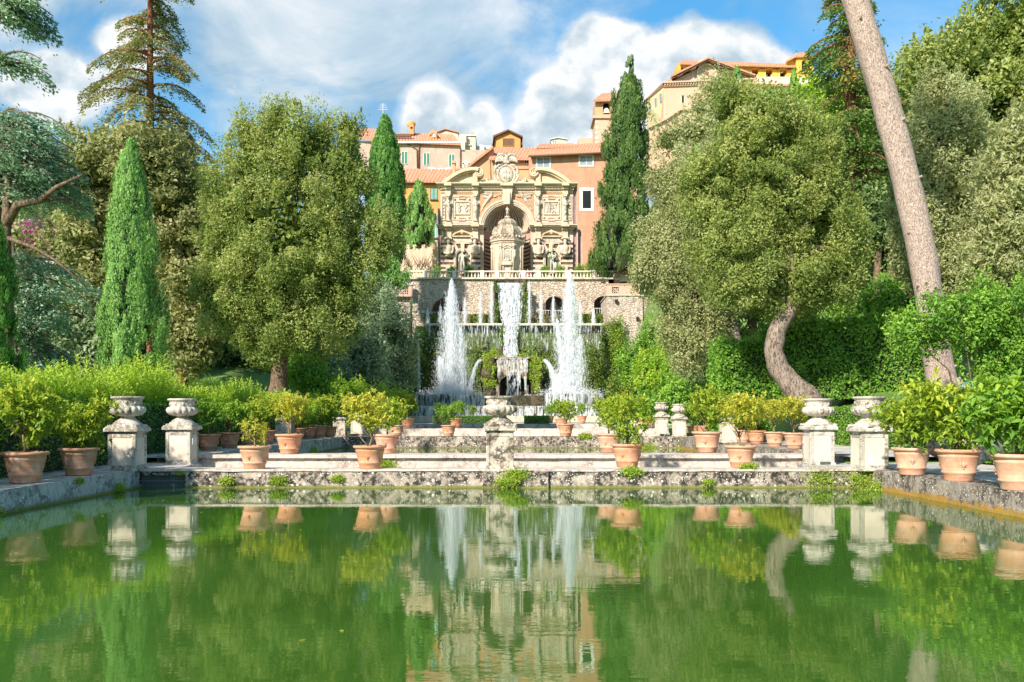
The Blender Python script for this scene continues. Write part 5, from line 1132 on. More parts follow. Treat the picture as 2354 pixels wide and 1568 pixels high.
# ---- jets
def jet(name,label,xt,yt,yb,D,rb,n,seed,subs=(),group=None,sl=.5):
    top=R(xt,yt,D); bot=R(xt,yb,D); r=empty(name,tuple(bot),label,'water jet',group); rng=np.random.default_rng(seed); H=top.z-bot.z
    C=[];A=[]
    def plume(cx,z0,z1,rbase,n,sx=0,pw=.62):
        t=rng.random(n)**.85; tt=1-t; rad=rbase*(1-t)**pw*(1+.0*t)+.03
        core=rng.random(n)<.55; rr=np.where(core,np.abs(rng.normal(size=n))*.38,np.abs(rng.normal(size=n))*.62)*rad; a=rng.random(n)*2*PI
        x=cx+sx*t*(z1-z0)+rr*np.cos(a); y=D+rr*np.sin(a); z=z0+t*(z1-z0)
        C.append(np.stack([x,y,z],1)); A.append(np.stack([.25*rr*np.cos(a)/(rbase+.1)+rng.normal(size=n)*.06,rng.normal(size=n)*.1,np.ones(n)],1))
    plume(bot.x,bot.z,top.z,rb,n)
    for (x,y,yb2,rr,nn,sx) in subs:
        p=R(x,y,D); q=R(x,yb2,D); plume(q.x-sx*(p.z-q.z),q.z,p.z,rr,nn,sx,.5)
    C=np.concatenate(C);A=np.concatenate(A); k=len(C); off=np.array(bot)
    sz=sl*(.35+.9*rng.random(k))
    leafmesh('spray',C-off,A,rng.normal(size=(k,3))+np.array([0,-.8,0]),sz,sz*.13,rng.random(k),M['spray'],r)
    # droplets flying off
    m=k//3; t=rng.random(m); rr=(rb*(1-t)**.6)*(.9+np.abs(rng.normal(size=m))*.42); a=rng.random(m)*2*PI
    P=np.stack([bot.x+rr*np.cos(a),D+rr*np.sin(a),bot.z+t*H*.93],1)
    leafmesh('droplets',P-off,rng.normal(size=(m,3))+np.array([0,0,1]),rng.normal(size=(m,3)),.085,.06,rng.random(m),M['spray'],r)
    mb=MB(tuple(bot)); cr=[(max(.02,rb*.42*(1-t)**.62),H*t*.985) for t in [i/14 for i in range(15)]]; mb.lathe(tuple(bot),cr,20,lambda th,z:1+.25*mnoise.noise(Vector((math.cos(th)*2,math.sin(th)*2,z*.8)))); mb.build('water_core',M['jcore'],r)
M['jcore']=fallmat('jet_core_water',5.5,.6,.42,.72)
jet('tall_water_jet','tall white water jet left of the main cascade',548,165,1135,99.5,1.55,17000,1,((628,575,1130,.75,3600,-.02),(448,825,1130,.95,3400,-.16),(500,960,1130,1.0,2200,0)))
jet('tall_water_jet','taller wider white water jet right of the main cascade',1556,110,1128,99.5,1.6,19000,2,((1445,505,1125,.7,3600,-.12),(1640,640,1125,1.0,4200,.04),(1470,960,1128,1.0,2400,0)))
SJ=[(345,408,.22,'leftmost small jet on the upper rim, half before green leaves'),(453,376,.28,'second small jet from the left on the upper rim'),(663,318,.30,'small jet just right of the left tall jet'),(795,268,.26,'slim jet midway between the left tall jet and the cascade'),(890,185,.36,'highest small jet immediately left of the main cascade'),
 (1210,178,.36,'highest small jet immediately right of the main cascade'),(1308,278,.28,'second small jet right of the main cascade'),(1414,303,.32,'third small jet right of the main cascade, bent tip'),(1644,360,.24,'small jet just right of the right tall jet'),(1756,418,.22,'rightmost and lowest small jet on the upper rim')]
for i,(x,y,rb,lab) in enumerate(SJ): jet('small_water_jet',lab,x,y,540,111,rb*1.15,1300,10+i,group='small jets along the upper rim',sl=.35)
# side spouts curving down from the grotto, thin stream
def arc_spout(lab,x0,y0,x1,y1,D,wd,n,seed):
    a=R(x0,y0,D); b=R(x1,y1,D-1.2); r=empty('water_spout',tuple(b),lab,'water spout'); rng=np.random.default_rng(seed); t=rng.random(n)
    P=np.stack([a.x+(b.x-a.x)*np.sqrt(t)*1.0,a.y+(b.y-a.y)*t,a.z+(b.z-a.z)*t**1.15],1)+rng.normal(size=(n,3))*(wd*(.25+.75*t))[:,None]*np.array([1,1,.5])
    A=np.stack([np.full(n,(b.x-a.x)*.3),np.zeros(n),np.full(n,(b.z-a.z)*1.0)],1)+rng.normal(size=(n,3))*.3
    leafmesh('spray',P-np.array(b),A,rng.normal(size=(n,3)),.38*(.5+rng.random(n)),.05,rng.random(n),M['spray'],r)
arc_spout('thin curved spout falling left from the grotto top',800,850,700,1130,101,.17,1800,31)
arc_spout('wide curved spout falling right from the grotto top',1326,850,1450,1128,101,.27,2800,32)
arc_spout('thin water stream down the dark wall at the far left of the falls',262,690,270,1140,107,.12,1500,33)
def foam():
    rng=np.random.default_rng(8); n=5200; C=np.empty((n,3)); x=np.concatenate([rng.normal(R(548,0,99.5).x,1.3,n//2),rng.normal(R(1560,0,99.5).x,1.5,n-n//2)])
    C[:,0]=x; C[:,1]=98.6+rng.normal(size=n)*.8; C[:,2]=rz(1138,98)+np.abs(rng.normal(size=n))*.35
    leafmesh('foam',C-np.array(FO),rng.normal(size=(n,3)),rng.normal(size=(n,3)),.2,.12,rng.random(n),M['spray'],FT)['kind']='stuff'
foam()
# ============================================================ ornate fountain front
Y0=122.0
def FX(x): return ((1080+x*.20408)-1296)*Y0/2300
def FZ(y): return HC-((380+y*.20408)-1052)*Y0/2300
def fp(x,y): return (FX(x),FZ(y))
MX=993.0
def mir(x): return 2*MX-x
def xz(v): return (v.x,v.z)
S={}
S['cr']=stone('cream_carved_stone',(.62,.49,.36),(.70,.57,.44),(.26,.20,.13),.22,spots=False,streak=.22,bd=.03,sc=.8)
S['ye']=stone('yellowish_carved_stone',(.64,.50,.32),(.72,.58,.40),(.24,.19,.10),.20,spots=False,streak=.15,bd=.03,sc=.8)
S['gr']=stone('grey_carved_stone',(.58,.50,.40),(.68,.60,.48),(.18,.14,.10),.40,spots=False,streak=.3,bd=.04,sc=.9)
S['dk']=simple('dark_purple_tufa',(.16,.085,.085),.9,.35,3,.6,.05)
S['or']=simple('terracotta_panel',(.62,.28,.15),.9,.18,2,.4,.02)
S['pk']=simple('rose_panel',(.55,.34,.30),.9,.2,2,.4,.02)
S['pu']=simple('purple_plaster',(.36,.21,.21),.9,.2,1,.3)
S['bz']=simple('pale_statue_stone',(.46,.48,.38),.75,.25,6,.4,.02)
FO2=(FX(MX),Y0,FZ(1700)); FF=empty('ornate_fountain_front',FO2,'tall cream sculpted fountain front with shell niche and curved broken pediment','monument')
def fq(mb,name,m,lab=None):
    ps=pieces(mb) if name in SPLIT else [mb]
    for q in ps:
        o=q.build(name,m,FF)
        if lab: o['label']=lab
    return o
SPLIT={'side_strip','dark_bands','light_bands','cornice_breaks','broken_pediment','pediment_field','winged_figures','spandrel_panel','middle_cornice','column_plinths','rose_strips','terracotta_panels','relief_panels','panel_frames','pediment_dentils','edge_moulding','attic_wall'}
def pieces(mb,gap=.12):
    # connected pieces; those whose boxes touch count as one
    par=list(range(len(mb.v)))
    def fd(a):
        while par[a]!=a: par[a]=par[par[a]]; a=par[a]
        return a
    for f in mb.f:
        for i in f[1:]: par[fd(f[0])]=fd(i)
    bb={}
    for i,v in enumerate(mb.v):
        r=fd(i); b=bb.setdefault(r,[list(v),list(v)])
        for k in range(3): b[0][k]=min(b[0][k],v[k]); b[1][k]=max(b[1][k],v[k])
    ks=list(bb); grp=[[[k],bb[k][0][:],bb[k][1][:]] for k in ks]; ch=True
    while ch:
        ch=False
        for i in range(len(grp)):
            for j in range(i+1,len(grp)):
                if all(grp[i][1][k]-gap<=grp[j][2][k] and grp[j][1][k]-gap<=grp[i][2][k] for k in range(3)):
                    grp[i][0]+=grp[j][0]; grp[i][1]=[min(a,b) for a,b in zip(grp[i][1],grp[j][1])]; grp[i][2]=[max(a,b) for a,b in zip(grp[i][2],grp[j][2])]; grp.pop(j); ch=True; break
            if ch: break
    out=[]; own={k:g for g,gr in enumerate(grp) for k in gr[0]}
    for g in range(len(grp)):
        q=MB(); ids={}
        for f,sm_f in zip(mb.f,mb.sm):
            if own[fd(f[0])]==g:
                for i in f:
                    if i not in ids: ids[i]=len(q.v); q.v.append(mb.v[i])
                q.f.append(tuple(ids[i] for i in f)); q.sm.append(sm_f); q.mi.append(0)
        if q.f: out.append(q)
    return out
def bx(mb,xa,ya,xb,yb,pr,dp=.5,both=False):   # box between detail-picture corners, standing pr proud of the front
    for k in ((0,1) if both else (0,)):
        a,b=(xa,xb) if k==0 else (mir(xb),mir(xa))
        mb.box(FX(a),FX(b),Y0-pr,Y0+dp,FZ(yb),FZ(ya))
# wall behind everything, with the niche left open
mb=MB(FO2); N=20; RA=FX(1290)-FX(998); cx=FX(998); cz=FZ(968)
bx(mb,172,440,708,1700,0,1.6); bx(mb,1288,440,1818,1700,0,1.6)
arc=[(cx-RA*math.cos(PI*i/N),cz+RA*math.sin(PI*i/N)) for i in range(N+1)]
mb.strip(arc,[(cx-RA+2*RA*i/N,FZ(440)) for i in range(N+1)],Y0,Y0+1.6)
fq(mb,'front_wall',S['cr'])
# banded niche below the springing: dark and light courses following the curve
for nm,m,ph in (('light_course',S['cr'],0),('dark_course',S['dk'],1)):
    mb=MB(FO2); n=26
    for i in range(n):
        if i%2!=ph: continue
        za=FZ(1700)+(FZ(1075)-FZ(1700))*i/n; zb_=FZ(1700)+(FZ(1075)-FZ(1700))*(i+1)/n; r=RA+(.05 if ph else -.10)
        mb.lathe((cx,Y0+.3,0),[(r+.3,za),(r,za),(r,zb_),(r+.3,zb_)],24,a0=0,a1=PI,smooth=False)
    fq(mb,nm,m)
mb=MB(FO2); mb.lathe((cx,Y0+.3,0),[(RA-.02,FZ(1080)),(RA-.02,FZ(965))],24,a0=0,a1=PI); fq(mb,'niche_panel',S['pk'])
mb=MB(FO2); mb.lathe((cx,Y0+.3,0),[(RA-.05,FZ(1000)),(RA-.30,FZ(985)),(RA-.38,FZ(955)),(RA-.05,FZ(948))],24,a0=0,a1=PI); fq(mb,'niche_cornice',S['cr'])
# shell half dome with ribs meeting at the crown
def shell(r,seg0,seg1,mb):
    n=12
    for i in range(n):
        p0=PI*.5*i/n; p1=PI*.5*(i+1)/n
        P=lambda th,ph:(cx+r*math.sin(ph)*math.cos(th),Y0+.3+r*math.sin(ph)*math.sin(th)*.9,cz+r*math.cos(ph))
        mb.add([P(seg0,p0+.0001),P(seg1,p0+.0001),P(seg1,p1),P(seg0,p1)],[(0,1,2,3)],True)
mb=MB(FO2); mb2=MB(FO2); mb3=MB(FO2); nr=19
for i in range(nr):
    a=PI*i/nr; b=PI*(i+1)/nr; shell(RA,a,b,mb if i>4 else mb3)
    am=a+(b-a)*.5; pts=[]
    for j in range(13):
        ph=PI*.5*j/12; q=(cx+(RA-.05)*math.sin(ph)*math.cos(am),Y0+.3+(RA-.05)*math.sin(ph)*math.sin(am)*.9,cz+(RA-.05)*math.cos(ph)); pts.append(q)
    mb2.tube(pts,[.05+.10*j/12 for j in range(13)],6)
fq(mb,'shell_niche',simple('mosaic_brown_shell',(.34,.20,.15),.85,.5,5,.8,.05),'ribbed brown shell half dome'); fq(mb3,'shell_niche',S['cr'],'pale right-hand part of the shell niche'); fq(mb2,'shell_ribs',S['cr'])  # segments on one side take the paler stone
# arch rings
for k,(ro,ri,pr) in enumerate(((352,328,.34),(328,306,.24),(306,290,.14))):
    mb=MB(FO2); ra=(FX(998+ro)-cx); rb=(FX(998+ri)-cx); M_=26
    mb.strip([(cx-rb*math.cos(PI*i/M_),cz+rb*math.sin(PI*i/M_)) for i in range(M_+1)],[(cx-ra*math.cos(PI*i/M_),cz+ra*math.sin(PI*i/M_)) for i in range(M_+1)],Y0-pr,Y0+.2); fq(mb,'arch_ring',S['cr'])
# keystone
mb=MB(FO2); mb.prism([fp(955,690)[0:2],fp(1040,690),fp(1062,520),fp(1070,465),fp(920,465),fp(945,520)],Y0-.75,Y0); mb.prism([fp(968,690),fp(1030,690),fp(1035,540),fp(962,540)],Y0-.95,Y0-.7); fq(mb,'keystone',S['cr'])
# spandrel panels with reclining winged figures
mb=MB(FO2)
for k in (0,1):
    f=(lambda x:x) if k==0 else mir
    mb.prism([fp(f(660),535),fp(f(930),535),fp(f(930),612),fp(f(850),650),fp(f(760),715),fp(f(700),790),fp(f(660),860)],Y0-.06,Y0+.05)
fq(mb,'spandrel_panel',S['or'])
def cprism(mb,pts,pr,dp=.1):
    mb.prism([fp(*p) for p in pts],Y0-pr,Y0+dp)
mb=MB(FO2)
for k in (0,1):
    f=(lambda x:x) if k==0 else mir; sg=1 if k==0 else -1
    def el(x,y,rx_,ry_,rot,pr=.22): mb.ell((FX(f(x)),Y0-.05,FZ(y)),(rx_*.01083,pr,ry_*.01083),10,7,rot*sg)
    el(808,530,14,17,0,.3); el(795,575,22,42,-.5,.3); el(755,625,24,52,-.75,.28); el(715,680,16,55,-.6,.22); el(690,735,10,30,-.5,.15)
    el(850,580,38,9,.25); el(900,562,24,8,-.5); el(920,548,8,20,.5)
    mb.prism([fp(f(790),575),fp(f(740),535),fp(f(672),548),fp(f(700),572),fp(f(690),590),fp(f(745),600)],Y0-.2,Y0-.05)
    for q in range(6): el(700+q*13,552+q*3,22,5,.2+.1*q,.24)
fq(mb,'winged_figures',S['gr'])
# cornices
def cornice(name,prof,m,xs):  # prof: (ya,yb,extra,proj)
    mb=MB(FO2)
    for (ya,yb,ex,pr) in prof: bx(mb,xs[0]-ex,ya,xs[1]+ex,yb,pr,1.2)
    fq(mb,name,m)
cornice('top_cornice',[(424,438,55,1.05),(438,452,42,.85),(452,468,25,.65),(468,500,8,.35),(500,530,0,.15)],S['ye'],(175,1815))
mb=MB(FO2); x=190
while x<1800: bx(mb,x,476,x+9,494,.48,0); x+=18
fq(mb,'dentils',S['cr'])
mb=MB(FO2)
for (xa,xb) in ((235,300),(575,640)): 
    bx(mb,xa-12,425,xb+12,466,1.2,0,True); bx(mb,xa-4,466,xb+4,500,.75,0,True); bx(mb,xa,500,xb,560,.5,0,True)
bx(mb,915,428,1072,466,1.2,0)
fq(mb,'cornice_breaks',S['ye'])
mb=MB(FO2)
for (ya,yb,ex,pr) in ((938,950,52,1.0),(950,965,42,.8),(965,985,22,.45)):
    bx(mb,175-ex,ya,715,yb,pr,0,True)
for (xa,xb) in ((235,310),(570,640)):
    bx(mb,xa-14,936,xb+14,968,1.2,0,True); bx(mb,xa-4,968,xb+4,1000,.7,0,True); bx(mb,xa+2,1000,xb-2,1110,.42,0,True)
fq(mb,'middle_cornice',S['cr'])
# pediment halves with scrolls
mb=MB(FO2); mbf=MB(FO2); mbd=MB(FO2)
for k in (0,1):
    f=(lambda x:x) if k==0 else mir
    out=[(178,432),(225,388),(290,338),(360,295),(430,264),(500,244),(560,235),(610,233),(650,236)]
    inn=[(228,436),(270,405),(330,360),(395,322),(455,296),(515,280),(560,273),(610,275),(640,285)]
    mb.strip([fp(f(a),b) for a,b in out],[fp(f(a),b) for a,b in inn],Y0-1.0,Y0+.9)
    o2=[(222,432),(268,398),(328,352),(395,312),(458,284),(515,268),(562,260),(606,262)]
    i2=[(252,434),(290,410),(345,374),(402,340),(460,314),(515,298),(560,291),(600,292)]
    mb.strip([fp(f(a),b) for a,b in o2],[fp(f(a),b) for a,b in i2],Y0-.7,Y0+.9)
    mbf.prism([fp(f(a),b) for a,b in ([(250,432)]+[(290,408),(345,372),(402,338),(460,312),(515,298),(600,292),(620,330),(620,432)])],Y0-.2,Y0+.9)
    bx(mb,*( (575,300,632,432) if k==0 else (mir(632),300,mir(575),432)),.55,0)
    for i in range(13):
        t=i/12; a=(300+ (545-300)*t, 412-(412-308)*math.sin(t*PI/2)); bx(mbd,f(a[0])-4,a[1]-7,f(a[0])+4,a[1]+7,.42,0)
    # spiral scroll
    c=fp(f(652),298); pts=[]; rr=[]
    for i in range(46):
        th=PI*.5-i*.29; r_=.60*(1-i/52); pts.append((c[0]+(1 if k==0 else -1)*r_*math.cos(th),Y0-.75,c[1]+r_*math.sin(th))); rr.append(.105*(1-i/90))
    mb.tube(pts,rr,8); pass
    n=18; mb.prism([(c[0]+.60*math.cos(2*PI*i/n),c[1]+.60*math.sin(2*PI*i/n)) for i in range(n)],Y0-.72,Y0+.7)
fq(mb,'broken_pediment',S['ye'],'curved broken pediment ending in spiral scrolls'); mbf.v=mbf.v; fq(mbf,'pediment_field',S['ye']); fq(mbd,'pediment_dentils',S['cr'])
mb=MB(FO2); bx(mb,635,372,1352,432,.1,.7); fq(mb,'attic_wall',S['ye'])
# coat of arms and eagle
mb=MB(FO2)
c=fp(988,318); mb.ell((c[0],Y0-.35,c[1]),(.95,.35,1.05),20,12); 
ring=[(c[0]+1.15*math.cos(2*PI*i/24),Y0-.5,c[1]+1.25*math.sin(2*PI*i/24)) for i in range(25)]; mb.tube(ring,.14,8,cap=False)
for s in (-1,1):
    X=lambda d: c[0]+s*d
    mb.tube([(X(.5),Y0-.5,c[1]+1.35),(X(1.0),Y0-.6,c[1]+1.25),(X(1.45),Y0-.6,c[1]+.8),(X(1.6),Y0-.5,c[1]+.3),(X(1.35),Y0-.5,c[1]+.1),(X(1.3),Y0-.5,c[1]+.35)],[.10,.16,.2,.17,.14,.10],8)
    mb.tube([(X(1.3),Y0-.5,c[1]+.2),(X(1.6),Y0-.5,c[1]-.3),(X(1.3),Y0-.6,c[1]-.9),(X(.6),Y0-.6,c[1]-1.25),(X(.0),Y0-.6,c[1]-1.35)],[.10,.15,.17,.14,.12],8)
    mb.tube([(X(.9),Y0-.4,c[1]-1.2),(X(1.5),Y0-.4,c[1]-.95),(X(2.1),Y0-.4,c[1]-1.0),(X(2.55),Y0-.4,c[1]-.85),(X(2.65),Y0-.4,c[1]-.55),(X(2.4),Y0-.4,c[1]-.5),(X(2.35),Y0-.4,c[1]-.75)],[.22,.24,.2,.17,.13,.10,.07],8)
    mb.ell((X(.35),Y0-.68,c[1]+.3),(.12,.10,.16),7,5); mb.ell((X(.32),Y0-.68,c[1]-.35),(.14,.10,.2),7,5)
mb.ell((c[0],Y0-.68,c[1]+.05),(.10,.1,.7),8,6); mb.ell((c[0],Y0-.5,c[1]+1.35),(.35,.2,.22),10,6); mb.prism([(c[0]-.42,c[1]+1.5),(c[0]+.42,c[1]+1.5),(c[0]+.3,c[1]+1.85),(c[0]-.3,c[1]+1.85)],Y0-.8,Y0-.1)
fq(mb,'coat_of_arms',S['gr'],'oval coat of arms framed by scrolls')
mb=MB(FO2); e=fp(988,120)
mb.ell((e[0],Y0-.5,e[1]),(.30,.28,.62),12,9); mb.ell((e[0]-.02,Y0-.6,e[1]+.78),(.15,.15,.2),10,7); mb.ell((e[0]-.16,Y0-.68,e[1]+.76),(.12,.05,.05),6,5); mb.tube([(e[0],Y0-.5,e[1]+.4),(e[0]-.02,Y0-.55,e[1]+.75)],[.2,.12],8)
for s in (-1,1):
    mb.tube([(e[0]+s*.2,Y0-.5,e[1]+.35),(e[0]+s*.6,Y0-.45,e[1]+.62),(e[0]+s*1.05,Y0-.4,e[1]+.55),(e[0]+s*1.35,Y0-.4,e[1]+.15)],[.16,.15,.12,.06],8)
    for q in range(9):
        t=q/8; mb.ell((e[0]+s*(.35+1.0*t),Y0-.42-.02*(q%2),e[1]+.22-.28*t*t-.10),(.11,.05,.52-.12*t),7,6,s*(.12+.25*t))
    mb.tube([(e[0]+s*.14,Y0-.5,e[1]-.4),(e[0]+s*.2,Y0-.55,e[1]-.75)],[.12,.07],7)
mb.prism([(e[0]-.2,e[1]-.45),(e[0]+.2,e[1]-.45),(e[0]+.28,e[1]-.95),(e[0]-.28,e[1]-.95)],Y0-.5,Y0-.3)
fq(mb,'eagle',S['gr'],'carved eagle with spread wings on top')
# upper bays: frames, relief panels
mb=MB(FO2); mo=MB(FO2); mg=MB(FO2)
for (xa,ya,xb,yb,w) in ((318,570,560,870,12),(345,640,535,803,10),(398,572,482,612,6),(398,838,482,880,6),(188,575,232,875,6)):
    for q in ((xa,ya,xb,ya+w),(xa,yb-w,xb,yb),(xa,ya+w,xa+w,yb-w),(xb-w,ya+w,xb,yb-w)): bx(mb,*q,.16 if w<12 else .10,0,True)
bx(mo,404,578,476,606,.05,0,True); bx(mo,404,844,476,874,.05,0,True); bx(mo,320,536,560,556,.04,0,True)
bx(mg,355,650,525,793,.04,0,True); bx(mg,194,581,226,869,.04,0,True)
for k in (0,1):
    f=(lambda x:x) if k==0 else mir; rg=random.Random(5+k)
    def el(x,y,rx_,ry_,rot,pr=.14): mg.ell((FX(f(x)),Y0-.05,FZ(y)),(rx_*.01083,pr,ry_*.01083),8,6,rot)
    if k==0:
        for bx0,s in ((400,1),(492,-1)): el(bx0,680,9,10,0); el(bx0+s*4,712,14,26,.3*s); el(bx0-s*12,750,8,26,.5*s); el(bx0+s*12,755,8,28,-.35*s); el(bx0+s*20,700,22,6,.5*s); el(bx0-s*18,690,18,5,-.7*s)
    else:
        for t in range(26): el(440+rg.uniform(-60,60),715+rg.uniform(-50,60),rg.uniform(6,18),rg.uniform(5,14),rg.random()*3)
    for t in range(7): el(210,600+t*40,9,14,(-1)**t*.6)
    for (qx,qy) in ((348,612),(530,612),(348,838),(530,838)): el(qx,qy,15,15,0); el(qx,qy,6,6,0,.22)
fq(mb,'panel_frames',S['cr']); fq(mo,'terracotta_panels',S['or']); fq(mg,'relief_panels',S['gr'])
# pedestals below the upper bays
mb=MB(FO2); 
for xa,xb in ((240,308),(572,640)): bx(mb,xa,882,xb,937,.45,0,True)
bx(mb,320,895,560,930,.08,0,True); fq(mb,'column_plinths',S['cr'])
mb=MB(FO2); bx(mb,330,900,550,925,.12,0,True); fq(mb,'rose_strips',S['pk'])
# caryatids on twisted shafts
def caryatid(x):
    mb=MB(FO2); X=FX(x); Y=Y0-.38; u=.01083
    mb.ell((X,Y,FZ(600)),(13*u,.14,17*u),12,8); mb.box(X-.25,X+.25,Y-.2,Y+.3,FZ(585),FZ(560)); mb.tube([(X,Y,FZ(612)),(X,Y,FZ(635))],[.07,.12],8)
    s=1 if x<MX else -1
    mb.tube([(X,Y,FZ(632)),(X-.03*s,Y-.05,FZ(660)),(X+.02*s,Y-.02,FZ(700)),(X+.08*s,Y-.02,FZ(730)),(X+.03*s,Y,FZ(765)),(X-.02*s,Y,FZ(790))],[.20,.30,.22,.30,.25,.2],14)
    mb.ell((X-.10,Y-.25,FZ(660)),(.09,.09,.09),8,6); mb.ell((X+.10,Y-.25,FZ(660)),(.09,.09,.09),8,6)
    mb.tube([(X-.28,Y,FZ(645)),(X-.36,Y-.05,FZ(680)),(X-.12,Y-.28,FZ(700))],[.10,.09,.06],8); mb.tube([(X+.28,Y,FZ(645)),(X+.36,Y-.05,FZ(680)),(X+.12,Y-.3,FZ(690))],[.10,.09,.06],8)
    n=40; vs=[]
    mb.lathe((X,Y,0),[(.26-.10*i/24,FZ(770)+(FZ(880)-FZ(770))*i/24) for i in range(25)],20,lambda th,z:1+.22*math.sin(th*2+z*7*s))
    mb.bev(X-.3,X+.3,Y-.28,Y+.36,FZ(888),FZ(876),.03)
    fq(mb,'caryatid',S['gr'])
for x in (270,605,mir(605),mir(270)): caryatid(x)
# lower storey: banded piers, herms
mbl=MB(FO2); mbd=MB(FO2); n=19
for i in range(n):
    ya=1125+(1700-1125)*i/n; yb=1125+(1700-1125)*(i+1)/n; dk=i%2; B=mbd if dk else mbl; pr=.30 if dk else .42
    for (xa,xb) in ((180,345),(530,665)):
        for k in (0,1):
            a,b=(xa,xb) if k==0 else (mir(xb),mir(xa)); e=0 if dk else .04; B.box(FX(a)-e,FX(b)+e,Y0-pr,Y0,FZ(yb),FZ(ya))
    for (xa,xb) in ((240,310),(568,640)): bx(mbl,xa,ya+2,xb,yb-2,.62,0,True) if i>10 else None
fq(mbl,'light_bands',S['cr']); fq(mbd,'dark_bands',S['dk'])
def herm(x):
    mb=MB(FO2); X=FX(x); Y=Y0-.62
    mb.ell((X,Y-.05,FZ(1150)),(.23,.24,.31),14,10); mb.ell((X,Y-.29,FZ(1150)),(.04,.06,.08),6,5); mb.ell((X,Y-.16,FZ(1172)),(.16,.14,.16),10,6); mb.ell((X,Y+.02,FZ(1130)),(.27,.25,.17),12,6)
    mb.tube([(X,Y,FZ(1172)),(X,Y,FZ(1200))],[.15,.2],10)
    mb.tube([(X,Y,FZ(1188)),(X,Y-.05,FZ(1212)),(X,Y-.05,FZ(1250)),(X,Y,FZ(1300)),(X,Y,FZ(1330))],[.28,.56,.52,.40,.40],16)
    for s in (-1,1):
        mb.tube([(X+s*.5,Y,FZ(1205)),(X+s*.62,Y-.1,FZ(1250)),(X+s*.52,Y-.3,FZ(1292)),(X-s*.05,Y-.50,FZ(1300+s*6)),(X-s*.34,Y-.46,FZ(1292))],[.20,.17,.14,.12,.11],10)
        mb.ell((X+s*.2,Y-.42,FZ(1228)),(.22,.12,.17),10,6)
    for s in (-1,1): # ionic capital above
        mb.ell((X+s*.42,Y-.1,FZ(1113)),(.15,.2,.15),10,7)
    mb.bev(X-.5,X+.5,Y-.3,Y+.5,FZ(1112),FZ(1096),.03)
    fq(mb,'herm',S['cr'])
for x in (272,600,mir(600),mir(272)): herm(x)
# lower niches, keys, plaques
for k,(c0) in enumerate((447,1553)):
    mb=MB(FO2); X=FX(c0); zc=FZ(1330); r0=.86; n=14
    for (ra,rb,pr) in ((1.18,1.0,.5),(1.0,.86,.42)):
        mb.strip([(X-rb*math.cos(PI*i/n),zc+rb*math.sin(PI*i/n)) for i in range(n+1)],[(X-ra*math.cos(PI*i/n),zc+ra*math.sin(PI*i/n)) for i in range(n+1)],Y0-pr,Y0)
        mb.box(X-ra,X-rb,Y0-pr,Y0,FZ(1700),zc); mb.box(X+rb,X+ra,Y0-pr,Y0,FZ(1700),zc)
    fq(mb,'niche_arch',S['cr'])
    mb=MB(FO2); 
    mb.prism([(X-.86*math.cos(PI*i/n),zc+.86*math.sin(PI*i/n)) for i in range(n+1)]+[(X+.86,FZ(1700)),(X-.86,FZ(1700))],Y0-.03,Y0-.01); fq(mb,'niche_shadow',simple('painted_niche_shade',(.17,.13,.11),.9,.3))  # flat dark sheet, the niche's shade painted as a colour
    mb=MB(FO2)
    for i in range(9):
        a=PI*(i+.5)/9; mb.tube([(X+.12*math.cos(a),Y0-.08,zc+.1+.12*math.sin(a)),(X+.80*math.cos(a),Y0-.12,zc+.80*math.sin(a))],[.03,.09],6)
    fq(mb,'niche_shell',S['gr'])
    ml=MB(FO2); md=MB(FO2)
    for i in range(7):
        a=PI*(.14+.72*(i)/7); b=PI*(.14+.72*(i+1)/7); B=ml if i%2 else md; ri,ro=1.2,2.0
        B.prism([(X+ri*math.cos(a),zc+ri*math.sin(a)),(X+ri*math.cos(b),zc+ri*math.sin(b)),(X+ro*math.cos(b),zc+ro*math.sin(b)),(X+ro*math.cos(a),zc+ro*math.sin(a))],Y0-(.30 if i%2 else .16),Y0)
    fq(ml,'light_voussoirs',S['cr']); fq(md,'dark_voussoirs',S['dk'])
    mb=MB(FO2); f=(lambda x:x) if k==0 else mir
    def b2(xa,ya,xb,yb,pr): a,b=sorted((f(xa),f(xb))); bx(mb,a,ya,b,yb,pr,0)
    b2(322,1072,562,1086,.55); b2(328,1086,556,1166,.22); b2(330,1154,554,1168,.35); b2(428,1168,470,1270,.62)
    mb.strip([fp(f(a),b) for a,b in ((312,1070),(350,1035),(400,1016),(442,1010),(484,1016),(530,1035),(570,1070))],[fp(f(a),b) for a,b in ((335,1070),(362,1048),(405,1032),(442,1027),(480,1032),(520,1048),(548,1070))],Y0-.6,Y0)
    mb.ell((FX(f(440)),Y0-.4,FZ(1025)),(.30,.2,.34),10,7)
    for s in (-1,1): mb.tube([(FX(f(440))+s*.1,Y0-.4,FZ(1010)),(FX(f(440))+s*.4,Y0-.4,FZ(1022)),(FX(f(440))+s*.6,Y0-.4,FZ(1050))],[.10,.12,.05],8)
    fq(mb,'plaque_frame',S['ye'])
    mb=MB(FO2); a,b=sorted((f(345),f(540))); bx(mb,a,1096,b,1148,.26,0); fq(mb,'blank_plaque',S['gr'])
# side strips
mb=MB(FO2)
for (xa,xb,ya) in ((138,176,720),(1814,1868,440)): bx(mb,xa,ya,xb,1700,-.25,1.4)
bx(mb,1868,975,1925,1700,-.6,1.6)
fq(mb,'side_strip',S['pu'],'purple brown plaster strips at the sides')
mb=MB(FO2)
for x in (140,1864,1872,1924): bx(mb,x-4,720 if x<900 else (440 if x<1870 else 975),x+4,1700,-.18,0)
bx(mb,100,1560,1960,1700,.2,0); fq(mb,'edge_moulding',S['cr'])
